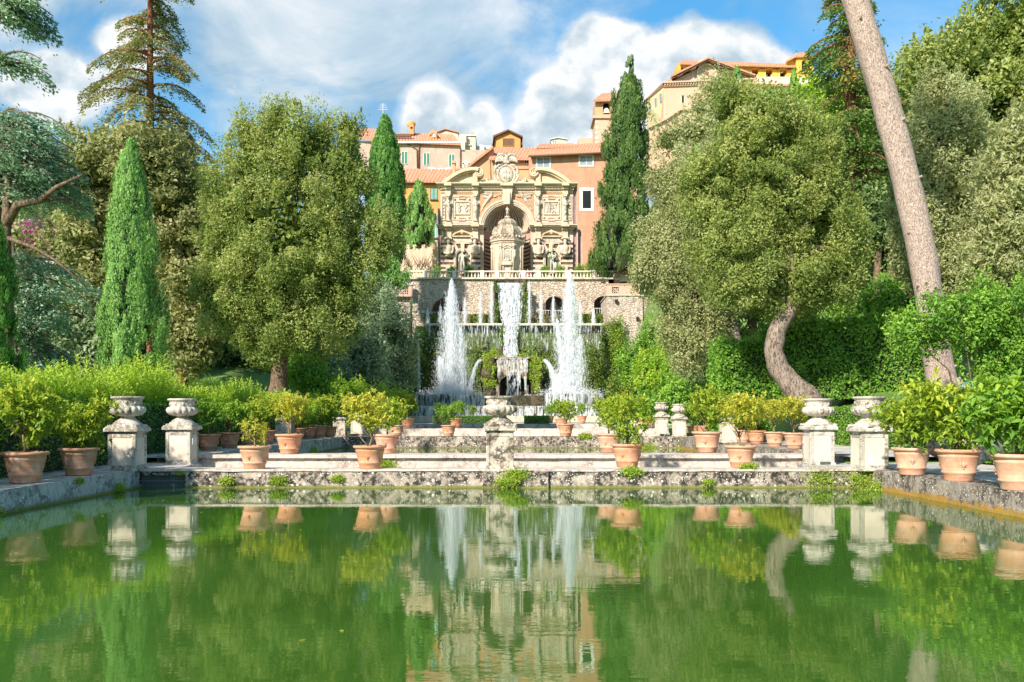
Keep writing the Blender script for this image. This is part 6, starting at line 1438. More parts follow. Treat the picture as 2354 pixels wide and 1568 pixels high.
# domed kiosk in the middle
kx=FX(1000); ky=Y0-1.6; KO=(kx,ky,FZ(1700)); KK=empty('domed_kiosk',KO,'eight-sided stone kiosk with a two-stage lichened dome standing before the shell niche','kiosk')
u=.01083
def oct_(mb,prof,m_=8,rot=PI/8,smooth=False): mb.lathe((kx,ky,0),prof,m_,a0=rot,a1=rot+2*PI,smooth=smooth)
mb=MB(KO); r=2.12; oct_(mb,[(r+.15,FZ(1700)),(r+.15,FZ(1640)),(r,FZ(1630)),(r,FZ(1215)),(r+.12,FZ(1210)),(r+.15,FZ(1195)),(r+.34,FZ(1185)),(r+.36,FZ(1170)),(0,FZ(1168))]); mb.build('kiosk_wall',S['cr'],KK)
mb=MB(KO)
for i in range(8):
    a=PI/8+i*PI/4; x=kx+(r+.04)*math.cos(a); y=ky+(r+.04)*math.sin(a); mb.tube([(x,y,FZ(1640)),(x,y,FZ(1260)),(x,y,FZ(1222))],[.17,.15,.19],12); mb.ell((x,y,FZ(1250)),(.26,.26,.22),10,6)
    for s in (-1,1): a2=a+s*.17; mb.tube([(kx+(r-.03)*math.cos(a2),ky+(r-.03)*math.sin(a2),FZ(1640)),(kx+(r-.03)*math.cos(a2),ky+(r-.03)*math.sin(a2),FZ(1225))],.07,8)
mb.build('kiosk_pilasters',S['cr'],KK)
mb=MB(KO); yf=ky-r*math.cos(PI/8); n=14; zc=FZ(1335); rr=.62
mb.strip([(kx-rr*math.cos(PI*i/n),zc+rr*1.1*math.sin(PI*i/n)) for i in range(n+1)],[(kx-(rr+.17)*math.cos(PI*i/n),zc+(rr+.17)*1.1*math.sin(PI*i/n)) for i in range(n+1)],yf-.16,yf)
for s in (-1,1): a,b=sorted((kx+s*rr,kx+s*(rr+.17))); mb.box(a,b,yf-.16,yf,FZ(1480),zc)
mb.tube([(kx-.95,yf-.1,FZ(1255)),(kx-.5,yf-.15,FZ(1262)),(kx,yf-.2,FZ(1240)),(kx+.5,yf-.15,FZ(1262)),(kx+.95,yf-.1,FZ(1255))],[.06,.09,.12,.09,.06],8)
for s in (-1,1): mb.tube([(kx+s*.95,yf-.08,FZ(1300)),(kx+s*1.02,yf-.12,FZ(1360)),(kx+s*.88,yf-.08,FZ(1420))],[.10,.14,.06],8)
mb.bev(kx-.6,kx+.6,yf-.35,yf,FZ(1485),FZ(1440),.03); mb.build('kiosk_niche_frame',S['cr'],KK)
mb=MB(KO); mb.prism([(kx-rr*math.cos(PI*i/n),zc+rr*1.1*math.sin(PI*i/n)) for i in range(n+1)]+[(kx+rr,FZ(1480)),(kx-rr,FZ(1480))],yf-.02,yf-.005)
mb.box(kx-.38,kx+.38,yf-.37,yf-.34,FZ(1482),FZ(1462)); mb.build('kiosk_niche',simple('grey_fluted_niche',(.50,.50,.42),.8,.15),KK)
mb=MB(KO)
for i in range(-4,5): mb.tube([(kx+i*.11,yf-.04,FZ(1400)),(kx+i*.13,yf-.05,FZ(1290)+.0-abs(i)*.06)],.03,6)
mb.ell((kx,yf-.2,FZ(1425)),(.42,.2,.22),12,8); mb.ell((kx-.15,yf-.3,FZ(1405)),(.12,.1,.14),8,6); mb.ell((kx+.16,yf-.3,FZ(1408)),(.12,.1,.12),8,6); mb.build('kiosk_ornament',S['gr'],KK)
dome=stone('lichened_dome',(.50,.38,.28),(.60,.47,.38),(.14,.11,.05),.7,spots=False,bd=.06)
mb=MB(KO); oct_(mb,[(2.36,FZ(1170)),(2.34,FZ(1150)),(2.28,FZ(1145)),(2.30,FZ(1120)),(2.05,FZ(1112)),(2.08,FZ(1090)),(2.0,FZ(1055)),(1.83,FZ(1020)),(1.60,FZ(1000)),(1.45,FZ(992)),(1.40,FZ(980)),(1.28,FZ(972)),(1.27,FZ(955)),(1.1,FZ(925)),(.8,FZ(905)),(.45,FZ(893)),(.38,FZ(880)),(.42,FZ(870)),(0,FZ(868))]); mb.build('dome',dome,KK)
mb=MB(KO)
for i in range(8):
    a=PI/8+i*PI/4; mb.tube([(kx+q*math.cos(a),ky+q*math.sin(a),z) for q,z in ((2.1,FZ(1100)),(2.02,FZ(1055)),(1.84,FZ(1018)),(1.6,FZ(996)))],.09,6)
    mb.tube([(kx+q*math.cos(a),ky+q*math.sin(a),z) for q,z in ((1.3,FZ(960)),(1.12,FZ(925)),(.8,FZ(902)),(.45,FZ(890)))],.05,6)
for i in range(26): a=2*PI*i/26; mb.ell((kx+2.18*math.cos(a),ky+2.18*math.sin(a),FZ(1128)),(.16,.16,.17),7,5)
mb.build('dome_ribs',S['gr'],KK)

# ---- figures
def figure_mesh(J,rad,name,m,parent,loc=(0,0,0),s=1.0):
    """J: joint -> (x,y,z); edges by chain; one continuous skinned surface"""
    names=list(J); idx={n:i for i,n in enumerate(names)}
    E_=[('pelvis','waist'),('waist','chest'),('chest','neck'),('neck','head'),('head','crown')]
    for s_ in 'LR': E_+= [('chest','sh'+s_),('sh'+s_,'el'+s_),('el'+s_,'wr'+s_),('wr'+s_,'ha'+s_),('pelvis','hip'+s_),('hip'+s_,'kn'+s_),('kn'+s_,'an'+s_),('an'+s_,'toe'+s_)]
    E_=[e for e in E_ if e[0] in idx and e[1] in idx]
    me=bpy.data.meshes.new(name); me.from_pydata([tuple(c*s for c in J[n]) for n in names],[(idx[a],idx[b]) for a,b in E_],[]); me.update()
    o=bpy.data.objects.new(name,me); col.objects.link(o); md=o.modifiers.new('s','SKIN'); sub=o.modifiers.new('u','SUBSURF'); sub.levels=2; sub.render_levels=2
    for i,n in enumerate(names):
        r=rad.get(n,rad.get(n[:-1],.06))*s; me.skin_vertices[0].data[i].radius=(r,r); me.skin_vertices[0].data[i].use_root=(n=='pelvis')
    dg=bpy.context.evaluated_depsgraph_get(); nm=bpy.data.meshes.new_from_object(o.evaluated_get(dg)); bpy.data.objects.remove(o); nm.name=name
    nm.polygons.foreach_set('use_smooth',[True]*len(nm.polygons)); nm.materials.clear()
    q=link(name,nm,m,parent); q.location=loc; return q
RAD={'pelvis':.15,'waist':.135,'chest':.165,'neck':.06,'head':.095,'crown':.085,'sh':.075,'el':.052,'wr':.036,'ha':.04,'hip':.10,'kn':.065,'an':.045,'toe':.045}
ST=dict(pelvis=(0,0,.95),waist=(.02,0,1.15),chest=(0,0,1.38),neck=(0,0,1.53),head=(0,-.01,1.64),crown=(0,0,1.76),
 shL=(-.2,0,1.43),elL=(-.3,0,1.17),wrL=(-.27,-.08,.94),haL=(-.26,-.1,.86),shR=(.2,0,1.43),elR=(.32,-.03,1.2),wrR=(.38,-.12,1.02),haR=(.4,-.16,.95),
 hipL=(-.1,0,.90),knL=(-.12,-.03,.5),anL=(-.13,0,.08),toeL=(-.14,-.14,.04),hipR=(.1,0,.90),knR=(.15,-.08,.5),anR=(.14,0,.08),toeR=(.17,-.14,.04))
def pose(**k): d=dict(ST); d.update(k); return d
def statue(lab,x,yb,yt,Y,J,m,s):
    z=FZ(yb); r=empty('statue',(x,Y,z),lab,'statue','pale statues on the ornate fountain front'); figure_mesh(J,RAD,'figure',m,r,(0,0,.12),s)
    mb=MB(); mb.bev(-.3,.3,-.25,.25,-.25,.14,.03); mb.build('plinth',S['cr'],r); return r
sc_=(FZ(1285)-FZ(1520))/1.76
statue('pale green nude male statue with one arm raised in the lower left niche',FX(447),1520,1285,Y0-.55,pose(elR=(.36,-.05,1.32),wrR=(.34,-.12,1.55),haR=(.33,-.14,1.62),elL=(-.34,0,1.2),wrL=(-.36,-.05,.95)),S['bz'],sc_)
q=statue('greenish statue holding a lyre-like shape in the lower right niche',FX(1553),1520,1285,Y0-.55,pose(elL=(-.36,-.1,1.25),wrL=(-.2,-.25,1.35),haL=(-.14,-.28,1.38),elR=(.38,-.1,1.2),wrR=(.3,-.28,1.3)),S['bz'],sc_)
mb=MB(); mb.tube([(-.12,-.5,1.7),(-.35,-.5,2.1),(-.30,-.5,2.45)],[.06,.07,.03],7); mb.tube([(.25,-.5,1.7),(.5,-.5,2.1),(.42,-.5,2.45)],[.06,.07,.03],7); mb.tube([(-.3,-.5,2.2),(.42,-.5,2.2)],.04,6)
mb.ell((.45,-.2,.8),(.25,.22,.5),8,6); mb.build('lyre',S['bz'],q)
statue('small pale statue standing on top of the kiosk dome',kx,868,745,ky,pose(wrL=(-.15,-.2,1.15),haL=(-.1,-.24,1.2)),S['gr'],(FZ(745)-FZ(868))/1.80)
# little trees in pots behind the balustrade
tp=small('pot',lambda mb: mb.lathe((0,0,0),[(0,0),(.22,0),(.30,.42),(.34,.44),(.34,.52),(.28,.52),(0,.48)],16),M['terra'])
tcr=crown_mesh(31,M['citrus_g'],.55,.5,1.25,900,.22); tst=small('trunk',lambda mb: mb.tube([(0,0,.45),(.03,0,.95)],[.04,.03],6),M['stem'])
for i,(px,y,D,s,lab) in enumerate(((1105,0,119,1.0,'small green bush in a pot left of the ornate front, behind the balustrade'),(1142,0,119,1.05,'small potted bush before the left banded pier, behind the balustrade'),(1186,0,119,1.1,'small potted bush just right of the lower left statue'),
   (1378,0,119,1.05,'small potted bush left of the lower right statue'),(1418,0,119,1.05,'small potted bush just right of the lower right statue'),(1466,0,119,1.15,'small potted bush at the right end of the ornate front'))):
    r=empty('potted_bush',((px-1296)*D/2300,D,18.95),lab,'potted bush','potted bushes behind the balustrade'); r.scale=(s,s,s+.45)
    for nm,me in (('pot',tp),('trunk',tst),('crown',tcr)): o=bpy.data.objects.new(nm,me); col.objects.link(o); o.parent=r
for lab,px,w_,sd_ in (('square green bush behind the balustrade below the ragged cypress',1501,13,41),('rounder green bush at the right end of the balustrade',1532,11,42)):
    tree('balustrade_bush',lab,117.5,[((px)/1.1016,650),((px)/1.1016,630)],(.08,.06),[E(px/1.1016,618,117.5,w_,13),E(px/1.1016,640,117.5,w_,16)],40,110,.6,.2,'hedge_b','bark',0,seed=sd_,cat='bush')
# ---- people
def person(lab,x,y,z,J,skin,cloth,legs,hair,s=1.0,rz_=0,group=None):
    r=empty('person',(x,y,z),lab,'person',group,rz=rz_); figure_mesh(J,RAD,'body',skin,r,(0,0,0),s)
    R2={k:v*1.16 for k,v in RAD.items()}
    if cloth: figure_mesh({k:J[k] for k in ('pelvis','waist','chest','shL','elL','shR','elR')},R2,'shirt',cloth,r,(0,0,0),s)
    if legs: figure_mesh({k:J[k] for k in ('pelvis','hipL','knL','anL','hipR','knR','anR')},R2,'trousers',legs,r,(0,0,0),s)
    mb=MB(); h=J['crown']; mb.ell((h[0]*s,h[1]*s+.025*s,(h[2]-.04)*s),(.098*s,.105*s,.105*s),12,8); mb.build('hair',hair,r); return r
SK=simple('skin',(.55,.34,.25),.6,.05,3,0); HR=simple('dark_hair',(.04,.03,.02),.7,.1,3,0)
person('person in dark top and pale blue jeans half hidden behind the yellowest lemon tree',QX(1753,47),47,.65,pose(),SK,simple('dark_navy_top',(.07,.08,.13),.9),simple('pale_blue_jeans',(.28,.42,.60),.9),HR,1.0)
person('person in white leaning behind the balustrade right of the main cascade',(1316-1296)*116.5/2300,116.6,18.95,pose(),SK,simple('white_shirt',(.75,.74,.72),.9),simple('dark_trousers',(.08,.08,.10),.9),HR,.98)
person('person in pink behind the balustrade right of the main cascade',(1336-1296)*116.5/2300,116.6,18.95,pose(elL=(-.33,-.1,1.2),wrL=(-.2,-.28,1.1)),SK,simple('pink_shirt',(.70,.20,.28),.9),simple('pale_skirt',(.60,.35,.38),.9),HR,.95,.4)
person('person in black and lime leaning on the lattice parapet right of the falls',(1549-1296)*108.5/2300,108.8,QZ(673,108)-1.0,pose(elL=(-.3,-.25,1.3),wrL=(-.2,-.4,1.2),elR=(.3,-.25,1.3),wrR=(.2,-.4,1.2)),SK,simple('black_lime_top',(.10,.14,.05),.9,.6),simple('black_trousers',(.03,.03,.04),.9),HR,1.0)

# ============================================================ the town
TW={}
def plaster(name,c,dirt=(.30,.22,.16),k_=.3,sc=.5):
    k=NT(name); n=k.noise(sc,6,.65); b=k.mix(k.ramp(n,[(.35,0),(.65,1)]),tuple(x*.9 for x in c),tuple(min(1,x*1.12) for x in c))
    st=k.ramp(k.noise(1,5,.7,k.pos((.9,.9,.16))),[(.5,0),(.68,1)]); b=k.mix(k.math('MULTIPLY',st,k_),b,dirt); b=k.mix(k.math('MULTIPLY',k.ramp(k.noise(2.5,5,.75),[(.52,0),(.66,1)]),k_),b,tuple(x*.6 for x in c))
    k.col(b); k.b.inputs['Roughness'].default_value=.92; k.bump(k.noise(4,5,.7),.5,.05); return k.m
TW['grey']=plaster('pinkish_grey_old_plaster',(.52,.38,.29),(.20,.14,.11),.55); TW['orange']=plaster('orange_plaster',(.68,.32,.10),k_=.2); TW['peach']=plaster('peach_plaster_wall',(.62,.34,.18),k_=.25); TW['salmon']=plaster('salmon_plaster',(.56,.28,.17),(.28,.16,.12),.3,.8)
TW['yel']=plaster('bright_yellow_plaster',(.74,.42,.07),k_=.15); TW['ylw']=plaster('pale_yellow_plaster',(.78,.58,.32),k_=.15); TW['cream']=plaster('cream_house_plaster',(.72,.58,.42),k_=.25); TW['tan']=plaster('tan_stained_wall',(.66,.50,.36),(.22,.15,.10),.5,.4)
def brickm():
    k=NT('pale_brick'); b=k.node('ShaderNodeTexBrick'); b.inputs['Scale'].default_value=1.6; v=k.pos((1,1,1)); sx=k.node('ShaderNodeSeparateXYZ'); k.L(v,sx.inputs[0]); cb=k.node('ShaderNodeCombineXYZ'); k.L(k.math('ADD',sx.outputs[0],sx.outputs[1]),cb.inputs[0]); k.L(sx.outputs[2],cb.inputs[1]); k.L(cb.outputs[0],b.inputs['Vector'])
    b.inputs['Color1'].default_value=(.58,.32,.19,1); b.inputs['Color2'].default_value=(.66,.40,.26,1); b.inputs['Mortar'].default_value=(.60,.45,.33,1)
    k.col(k.mix(.35,b.outputs[0],k.mix(k.noise(.8,5),(.50,.32,.24),(.75,.52,.38)))); return k.m
TW['brick']=brickm()
TW['frame']=simple('white_window_frame',(.74,.70,.62),.6); TW['shut']=simple('green_shutter',(.05,.24,.17),.6,.15,5,.3); TW['shutb']=simple('pale_green_shutter',(.22,.44,.36),.6,.15,5,.3)
TW['glass']=simple('window_glass',(.30,.33,.35),.08,.2,1,0); TW['glassd']=simple('dark_glass_and_shade',(.02,.022,.028),.15,.1,1,0); TW['wood']=simple('brown_wood',(.16,.08,.05),.8)  # the dark glass also serves as painted shade in belfry and smoke hole
def tilem():
    k=NT('roof_tile'); n=k.noise(1.8,5,.7); n2=k.noise(5,4,.7); c=k.mix(k.ramp(n,[(.35,0),(.65,1)]),(.44,.16,.08),(.60,.27,.15)); c=k.mix(k.ramp(n2,[(.45,0),(.65,1)]),c,(.64,.37,.24)); c=k.mix(k.math('MULTIPLY',k.ramp(k.noise(3,5,.8),[(.58,0),(.7,1)]),.6),c,(.22,.13,.09))
    k.col(c); k.b.inputs['Roughness'].default_value=.9; return k.m
TW['tile']=tilem()
def roof(mb,A,B,C_,D_,pitch=.48,amp=.13,th=.2):
    # A,B eave ends (left, right); C_,D_ ridge ends (right, left); corrugated along the slope
    A,B,C_,D_=map(Vector,(A,B,C_,D_)); n=max(4,int((B-A).length/pitch)); nrm=(B-A).cross(D_-A).normalized()
    if nrm.z<0: nrm=-nrm
    m=n*6
    mb.quadgrid(lambda u,v:A.lerp(B,u).lerp(D_.lerp(C_,u),v)+nrm*(amp*abs(math.sin(PI*u*n))**.8+.02*math.sin(v*40)),m,8,True)
    mb.quadgrid(lambda u,v:A.lerp(B,u)+(nrm*(amp*abs(math.sin(PI*u*n))*v)-Vector((0,0,th*(1-v)))),m,1,False)
def bld(name,lab,loc,cat='house',group=None): return empty(name,loc,lab,cat,group)
def window(par,O,x0,x1,z0,z1,y,fm=None,pm=None,name='window',fw=.12,mull=1,sill=False,arch=False,shut=False):
    mb=MB(O); d=.10
    for q in ((x0-fw,x1+fw,z1,z1+fw),(x0-fw,x1+fw,z0-fw,z0),(x0-fw,x0,z0,z1),(x1,x1+fw,z0,z1)): mb.box(q[0],q[1],y-d,y+.05,q[2],q[3])
    for i in range(mull): xm=x0+(x1-x0)*(i+1)/(mull+1); mb.box(xm-.05,xm+.05,y-d*.7,y+.02,z0,z1)
    if sill: mb.box(x0-fw*1.6,x1+fw*1.6,y-.3,y,z0-fw-.14,z0-fw)
    if arch:
        xc=(x0+x1)/2; r_=(x1-x0)/2; mb.strip([(xc-r_*math.cos(PI*i/10),z1+r_*math.sin(PI*i/10)) for i in range(11)],[(xc-(r_+fw)*math.cos(PI*i/10),z1+(r_+fw)*math.sin(PI*i/10)) for i in range(11)],y-d,y+.05)
    w=mb.build(name,fm or TW['frame'],par); mb=MB(O)
    if arch: xc=(x0+x1)/2; r_=(x1-x0)/2; mb.prism([(xc-r_*math.cos(PI*i/10),z1+r_*math.sin(PI*i/10)) for i in range(11)]+[(x1,z0),(x0,z0)],y-.03,y-.015)
    else: mb.box(x0,x1,y-.03,y-.015,z0,z1)
    if shut:
        for i in range(int((z1-z0)/.16)):
            z=z0+.08+i*.16
            for s in (0,1): xa=x0+(x1-x0)*.5*s; mb.box(xa+.06,xa+(x1-x0)*.5-.06,y-.07,y-.03,z,z+.07)
    p=mb.build('shutter' if shut else 'pane',pm or TW['glass'],w); return w
# T(x,y,D): point of the town detail picture (2354 px for 700 px of the photo)
def T(x,y,D): return Vector((((850+x*.29737)-1296)*D/2300,D,HC-((280+y*.29737)-1052)*D/2300))
def box4(mb,xa,ya,xb,yb,D,dep): a=T(xa,ya,D); b=T(xb,yb,D); mb.box(a.x,b.x,D,D+dep,b.z,a.z)
def win(par,O,xa,ya,xb,yb,D,**k): a=T(xa,ya,D); b=T(xb,yb,D); return window(par,O,a.x,b.x,b.z,a.z,D,**k)
def add(par,O,name,m,fn): mb=MB(O); fn(mb); return mb.build(name,m,par)
# grey pink house, upper left
D=148; O=tuple(T(780,700,D)); h=bld('old_house','old pinkish grey plastered house with dark green shutters, upper left of the fountain front',O)
add(h,O,'wall',TW['grey'],lambda mb:(box4(mb,180,262,1058,620,D,9),box4(mb,1058,335,1300,620,D+.4,8)))
def rf(mb):
    roof(mb,T(440,262,D-.6),T(1065,285,D-.6),T(1000,205,D+5),T(470,196,D+5)); roof(mb,T(150,235,D-.5),T(480,262,D-.6),T(470,175,D+5),T(215,150,D+5))
add(h,O,'roof',TW['tile'],rf)
add(h,O,'eave',TW['frame'],lambda mb:(box4(mb,440,263,1065,276,D-.7,.3),))
for (a,b,c,d) in ((562,352,608,455),(750,365,796,465),(965,375,1008,475)): win(h,O,a,b,c,d,D,fm=TW['frame'],pm=TW['shut'],shut=True,mull=1,fw=.06)
win(h,O,1092,460,1130,488,D+.4,pm=TW['glass'],fw=.22,arch=True,mull=1)
ch=add(h,O,'chimney',TW['orange'],lambda mb:(box4(mb,622,118,662,200,D+3,1.6),mb.ell(tuple(T(642,118,D+3.8)),(.75,.7,.6),10,6)))
add(ch,O,'smoke_hole',TW['glassd'],lambda mb:box4(mb,634,138,652,152,D+2.9,.2))  # dark patch stands in for the shade inside the smoke hole
def dorm(mb):
    box4(mb,795,185,862,238,D+1.5,3); a=T(795,185,D+1.5); b=T(862,185,D+1.5); c=T(828,160,D+1.5); mb.prism([(a.x,a.z),(b.x,b.z),(c.x,c.z)],D+1.5,D+4)
dm=add(h,O,'dormer',TW['orange'],dorm); win(h,O,822,190,850,222,D+1.45,pm=TW['glass'],fw=.05,name='dormer_window')
add(dm,O,'dormer_roof',TW['tile'],lambda mb:(mb.strip([xz(T(x,y,D)) for x,y in ((788,186),(828,156),(868,186))],[xz(T(x,y,D)) for x,y in ((788,194),(828,164),(868,194))],D+1.3,D+4),))
add(h,O,'downpipe',TW['wood'],lambda mb:(mb.tube([T(590,272,D-.2),T(690,330,D-.2),T(695,500,D-.2)],.09,6),mb.tube([T(730,275,D-.2),T(708,305,D-.2),T(708,500,D-.2)],.09,6)))
add(h,O,'roof_gap',TW['wood'],lambda mb:box4(mb,470,198,640,222,D+.5,.5))
# pale houses on the skyline
D=165; O=tuple(T(950,300,D)); h=bld('pale_house','cream house with a stepped gable behind the old house roof',O)
add(h,O,'wall',TW['cream'],lambda mb:(mb.prism([xz(T(x,y,D)) for x,y in ((870,320),(870,190),(930,168),(1040,195),(1060,320))],D,D+8),))
add(h,O,'roof',TW['tile'],lambda mb:(mb.strip([xz(T(x,y,D)) for x,y in ((862,190),(930,164),(1046,193))],[xz(T(x,y,D)) for x,y in ((862,184),(930,156),(1046,186))],D-.4,D+8),))
win(h,O,1000,215,1016,245,D,fw=.08)
O=tuple(T(1130,330,D)); h=bld('pale_house','tall narrow cream house with a small chimney on the skyline left of the orange dormer',O)
add(h,O,'wall',TW['cream'],lambda mb:(box4(mb,1050,205,1110,345,D,7),box4(mb,1110,215,1190,345,D+1,7),box4(mb,1040,240,1100,345,D-2,2)))
add(h,O,'chimney',TW['peach'],lambda mb:box4(mb,1148,185,1176,214,D+2,2)); add(h,O,'roof_edge',TW['frame'],lambda mb:(box4(mb,1108,206,1192,214,D+.7,6),box4(mb,1094,290,1160,296,D-.6,1)))
win(h,O,1060,225,1074,250,D,fw=.07); win(h,O,1130,240,1146,262,D+1,fw=.07)
O=tuple(T(1260,330,D)); h=bld('pale_house','low white roofs behind the left gable slope',O)
add(h,O,'wall',TW['frame'],lambda mb:(box4(mb,1190,300,1320,345,D+3,6),box4(mb,1225,292,1262,345,D+2,2))); win(h,O,1272,308,1290,325,D+3,fw=.07)
O=tuple(T(1900,290,D)); h=bld('pale_house','small white house with a flat gable on the skyline right of the orange dormer',O)
add(h,O,'wall',TW['cream'],lambda mb:(mb.prism([xz(T(x,y,D)) for x,y in ((1832,320),(1832,250),(1890,236),(1965,250),(1965,320))],D,D+7),)); add(h,O,'roof',TW['frame'],lambda mb:(mb.strip([xz(T(x,y,D)) for x,y in ((1826,250),(1890,236),(1971,250))],[xz(T(x,y,D)) for x,y in ((1826,244),(1890,229),(1971,244))],D-.3,D+7),))
win(h,O,1848,262,1880,285,D,fw=.08)
# orange house
D=138; O=tuple(T(750,1300,D)); h=bld('orange_house','lower orange house with tiled roof and pale green shutters left of the fountain front',O)
add(h,O,'wall',TW['orange'],lambda mb:box4(mb,540,600,920,1330,D,10))
add(h,O,'roof',TW['tile'],lambda mb:(roof(mb,T(520,598,D-.8),T(925,606,D-.8),T(1000,505,D+4),T(560,500,D+4)),roof(mb,T(925,606,D-.8),T(1180,560,D-.4),T(1160,480,D+4),T(1000,505,D+4))))
add(h,O,'eave',TW['wood'],lambda mb:box4(mb,525,603,915,616,D-.8,.8))
for (a,b,c,d) in ((712,660,757,750),(806,662,864,755)): win(h,O,a,b,c,d,D,fm=TW['wood'],pm=TW['shutb'],shut=True,fw=.05,sill=True)
win(h,O,815,900,862,935,D,pm=TW['glassd'],fw=.05,arch=True); win(h,O,835,950,866,1080,D,pm=TW['shutb'],fw=.05,shut=True,name='door')
add(h,O,'chimney',TW['peach'],lambda mb:(box4(mb,992,445,1014,560,D+1,1.2),box4(mb,988,425,1018,447,D+.8,1.6)))
mb=MB(); a=T(785,476,D+4); b=T(985,500,D+4); mb.quadgrid(lambda u,v:(a.x+(b.x-a.x)*u,D+4.2+.15*math.sin(u*20),a.z-.25*math.sin(PI*u)-v*(1.5-.4*u)),24,4); thingm(mb,'sheet',simple('white_sheet',(.8,.8,.82),.9,.03),'white sheet hanging above the orange house roof','sheet')
# tan wall left of the front
D=126; O=tuple(T(730,1360,D)); h=bld('garden_wall','stained tan plastered wall left of the ornate fountain front',O,'wall'); add(h,O,'wall_face',TW['tan'],lambda mb:box4(mb,500,1090,870,1420,D,1)); add(h,O,'coping',TW['wood'],lambda mb:box4(mb,495,1080,875,1092,D-.2,1.4))
mb=MB(); rg=random.Random(3)
for i in range(26):
    x=560+rg.random()*230; p=T(x,1330,D-.5); q=T(x+rg.uniform(-60,60),1330-rg.uniform(40,120),D-.3); mb.tube([p,p.lerp(q,.5)+Vector((rg.uniform(-.3,.3),0,.1)),q],[.04,.03,.01],5)
thingm(mb,'bare_climber',M['bark'],'leafless twigs of a climber against the tan wall','climber')
# peach gabled house behind the front
D=140; O=tuple(T(1400,900,D)); h=bld('peach_house','peach house with a long tiled roof slope behind the eagle',O)
add(h,O,'wall',TW['peach'],lambda mb:(mb.prism([xz(T(x,y,D)) for x,y in ((1000,900),(1135,496),(1345,330),(1345,900))],D,D+9),box4(mb,1345,400,1660,900,D-.6,9)))
add(h,O,'roof',TW['tile'],lambda mb:(roof(mb,T(1300,412,D-1.4),T(1665,412,D-1.4),T(1720,322,D+5),T(1345,322,D+5)),mb.strip([xz(T(x,y,D)) for x,y in ((1128,498),(1345,328))],[xz(T(x,y,D)) for x,y in ((1122,482),(1335,310))],D-.8,D+9)))
add(h,O,'downpipe',TW['wood'],lambda mb:(mb.tube([T(1316,415,D-.9),T(1322,590,D-.9)],.08,6),mb.tube([T(1490,462,D-1.3),T(1640,462,D-1.3),T(1665,430,D-1.3)],.09,6)))
win(h,O,1365,440,1410,500,D-.6,fm=TW['frame'],pm=TW['wood'],fw=.22); win(h,O,1610,425,1640,450,D-.6,pm=TW['glassd'],fw=.05)
# orange rooftop house
D=150; O=tuple(T(1460,400,D)); h=bld('roof_pavilion','small orange gabled rooftop house with one dark opening',O)
P5=[xz(T(x,y,D)) for x,y in ((1338,420),(1355,232),(1468,178),(1572,232),(1572,420))]
add(h,O,'wall',TW['orange'],lambda mb:mb.prism(P5,D,D+7))
add(h,O,'roof',TW['wood'],lambda mb:(mb.strip([xz(T(x,y,D)) for x,y in ((1330,300),(1348,234),(1468,180),(1590,238),(1578,300))],[xz(T(x,y,D)) for x,y in ((1338,300),(1338,222),(1468,168),(1592,226),(1590,300))],D-.6,D+7),))
win(h,O,1422,240,1516,304,D,pm=TW['wood'],fm=TW['orange'],fw=.06,mull=0)  # flat brown pane stands in for the shade inside the opening
# salmon house
D=136; O=tuple(T(1980,1300,D)); h=bld('salmon_house','large salmon pink house with white-framed windows right of the fountain front',O)
add(h,O,'wall',TW['salmon'],lambda mb:box4(mb,1645,350,2560,1480,D,11))
add(h,O,'roof',TW['tile'],lambda mb:(roof(mb,T(1640,386,D-.9),T(2560,345,D-.9),T(2560,262,D+5),T(1725,310,D+5)),roof(mb,T(1700,312,D+3),T(2060,300,D+3),T(2020,284,D+7),T(1740,290,D+7))))
add(h,O,'eave',TW['wood'],lambda mb:mb.tube([T(1640,389,D-1),T(2560,348,D-1)],.14,6))
win(h,O,1716,406,1820,486,D,pm=TW['glass'],fw=.22); win(h,O,2080,390,2184,466,D,pm=TW['glass'],fw=.22); win(h,O,2101,684,2172,834,D,pm=TW['glassd'],fw=.45,mull=0,name='tall_window')
# bell tower (picture 2353 coordinates)
D=148; O=tuple(Q(1400,360,D)); h=bld('bell_tower','square brick bell tower with an arched opening and a white bell',O,'tower')
def qb(mb,xa,ya,xb,yb,D,dep): a=Q(xa,ya,D); b=Q(xb,yb,D); mb.box(a.x,b.x,D,D+dep,b.z,a.z)
add(h,O,'wall',TW['brick'],lambda mb:qb(mb,1368,270,1446,400,D,5)); 
def tw(mb):
    a=Q(1368,228,D); b=Q(1446,272,D); xl=QX(1385.5,D); xr=QX(1401.5,D); zt=QZ(243,D); r_=(xr-xl)/2
    mb.box(a.x,xl,D,D+5,b.z,a.z); mb.box(xr,b.x,D,D+5,b.z,a.z); mb.box(xl,xr,D,D+5,b.z,QZ(263,D))
    mb.strip([(xl+r_-r_*math.cos(PI*i/10),zt-0+r_*math.sin(PI*i/10)-.0) for i in range(11)],[(xl+2*r_*i/10,a.z) for i in range(11)],D,D+.6)
add(h,O,'belfry',TW['peach'],tw); add(h,O,'belfry_inside',TW['glassd'],lambda mb:qb(mb,1370,230,1440,270,D+1.2,.2))  # dark sheet painted as the shade inside the belfry, no glass
add(h,O,'cornice',TW['brick'],lambda mb:(qb(mb,1363,266,1450,271,D-.35,5.6),qb(mb,1366,271,1448,273.5,D-.2,5.4)))
add(h,O,'corner_stones',TW['cream'],lambda mb:[qb(mb,1367.4,278+i*12,1376 if i%2 else 1373,284+i*12,D-.05,.1) for i in range(8)])
add(h,O,'roof',TW['tile'],lambda mb:roof(mb,Q(1362,231,D-.8),Q(1452,229,D-.8),Q(1446,212,D+3),Q(1382,216,D+3)))
add(h,O,'bell',TW['frame'],lambda mb:mb.lathe(tuple(Q(1393.5,262,D+.5)),[(.62,0),(.55,.25),(.42,.7),(.2,.95),(0,1.0)],14))
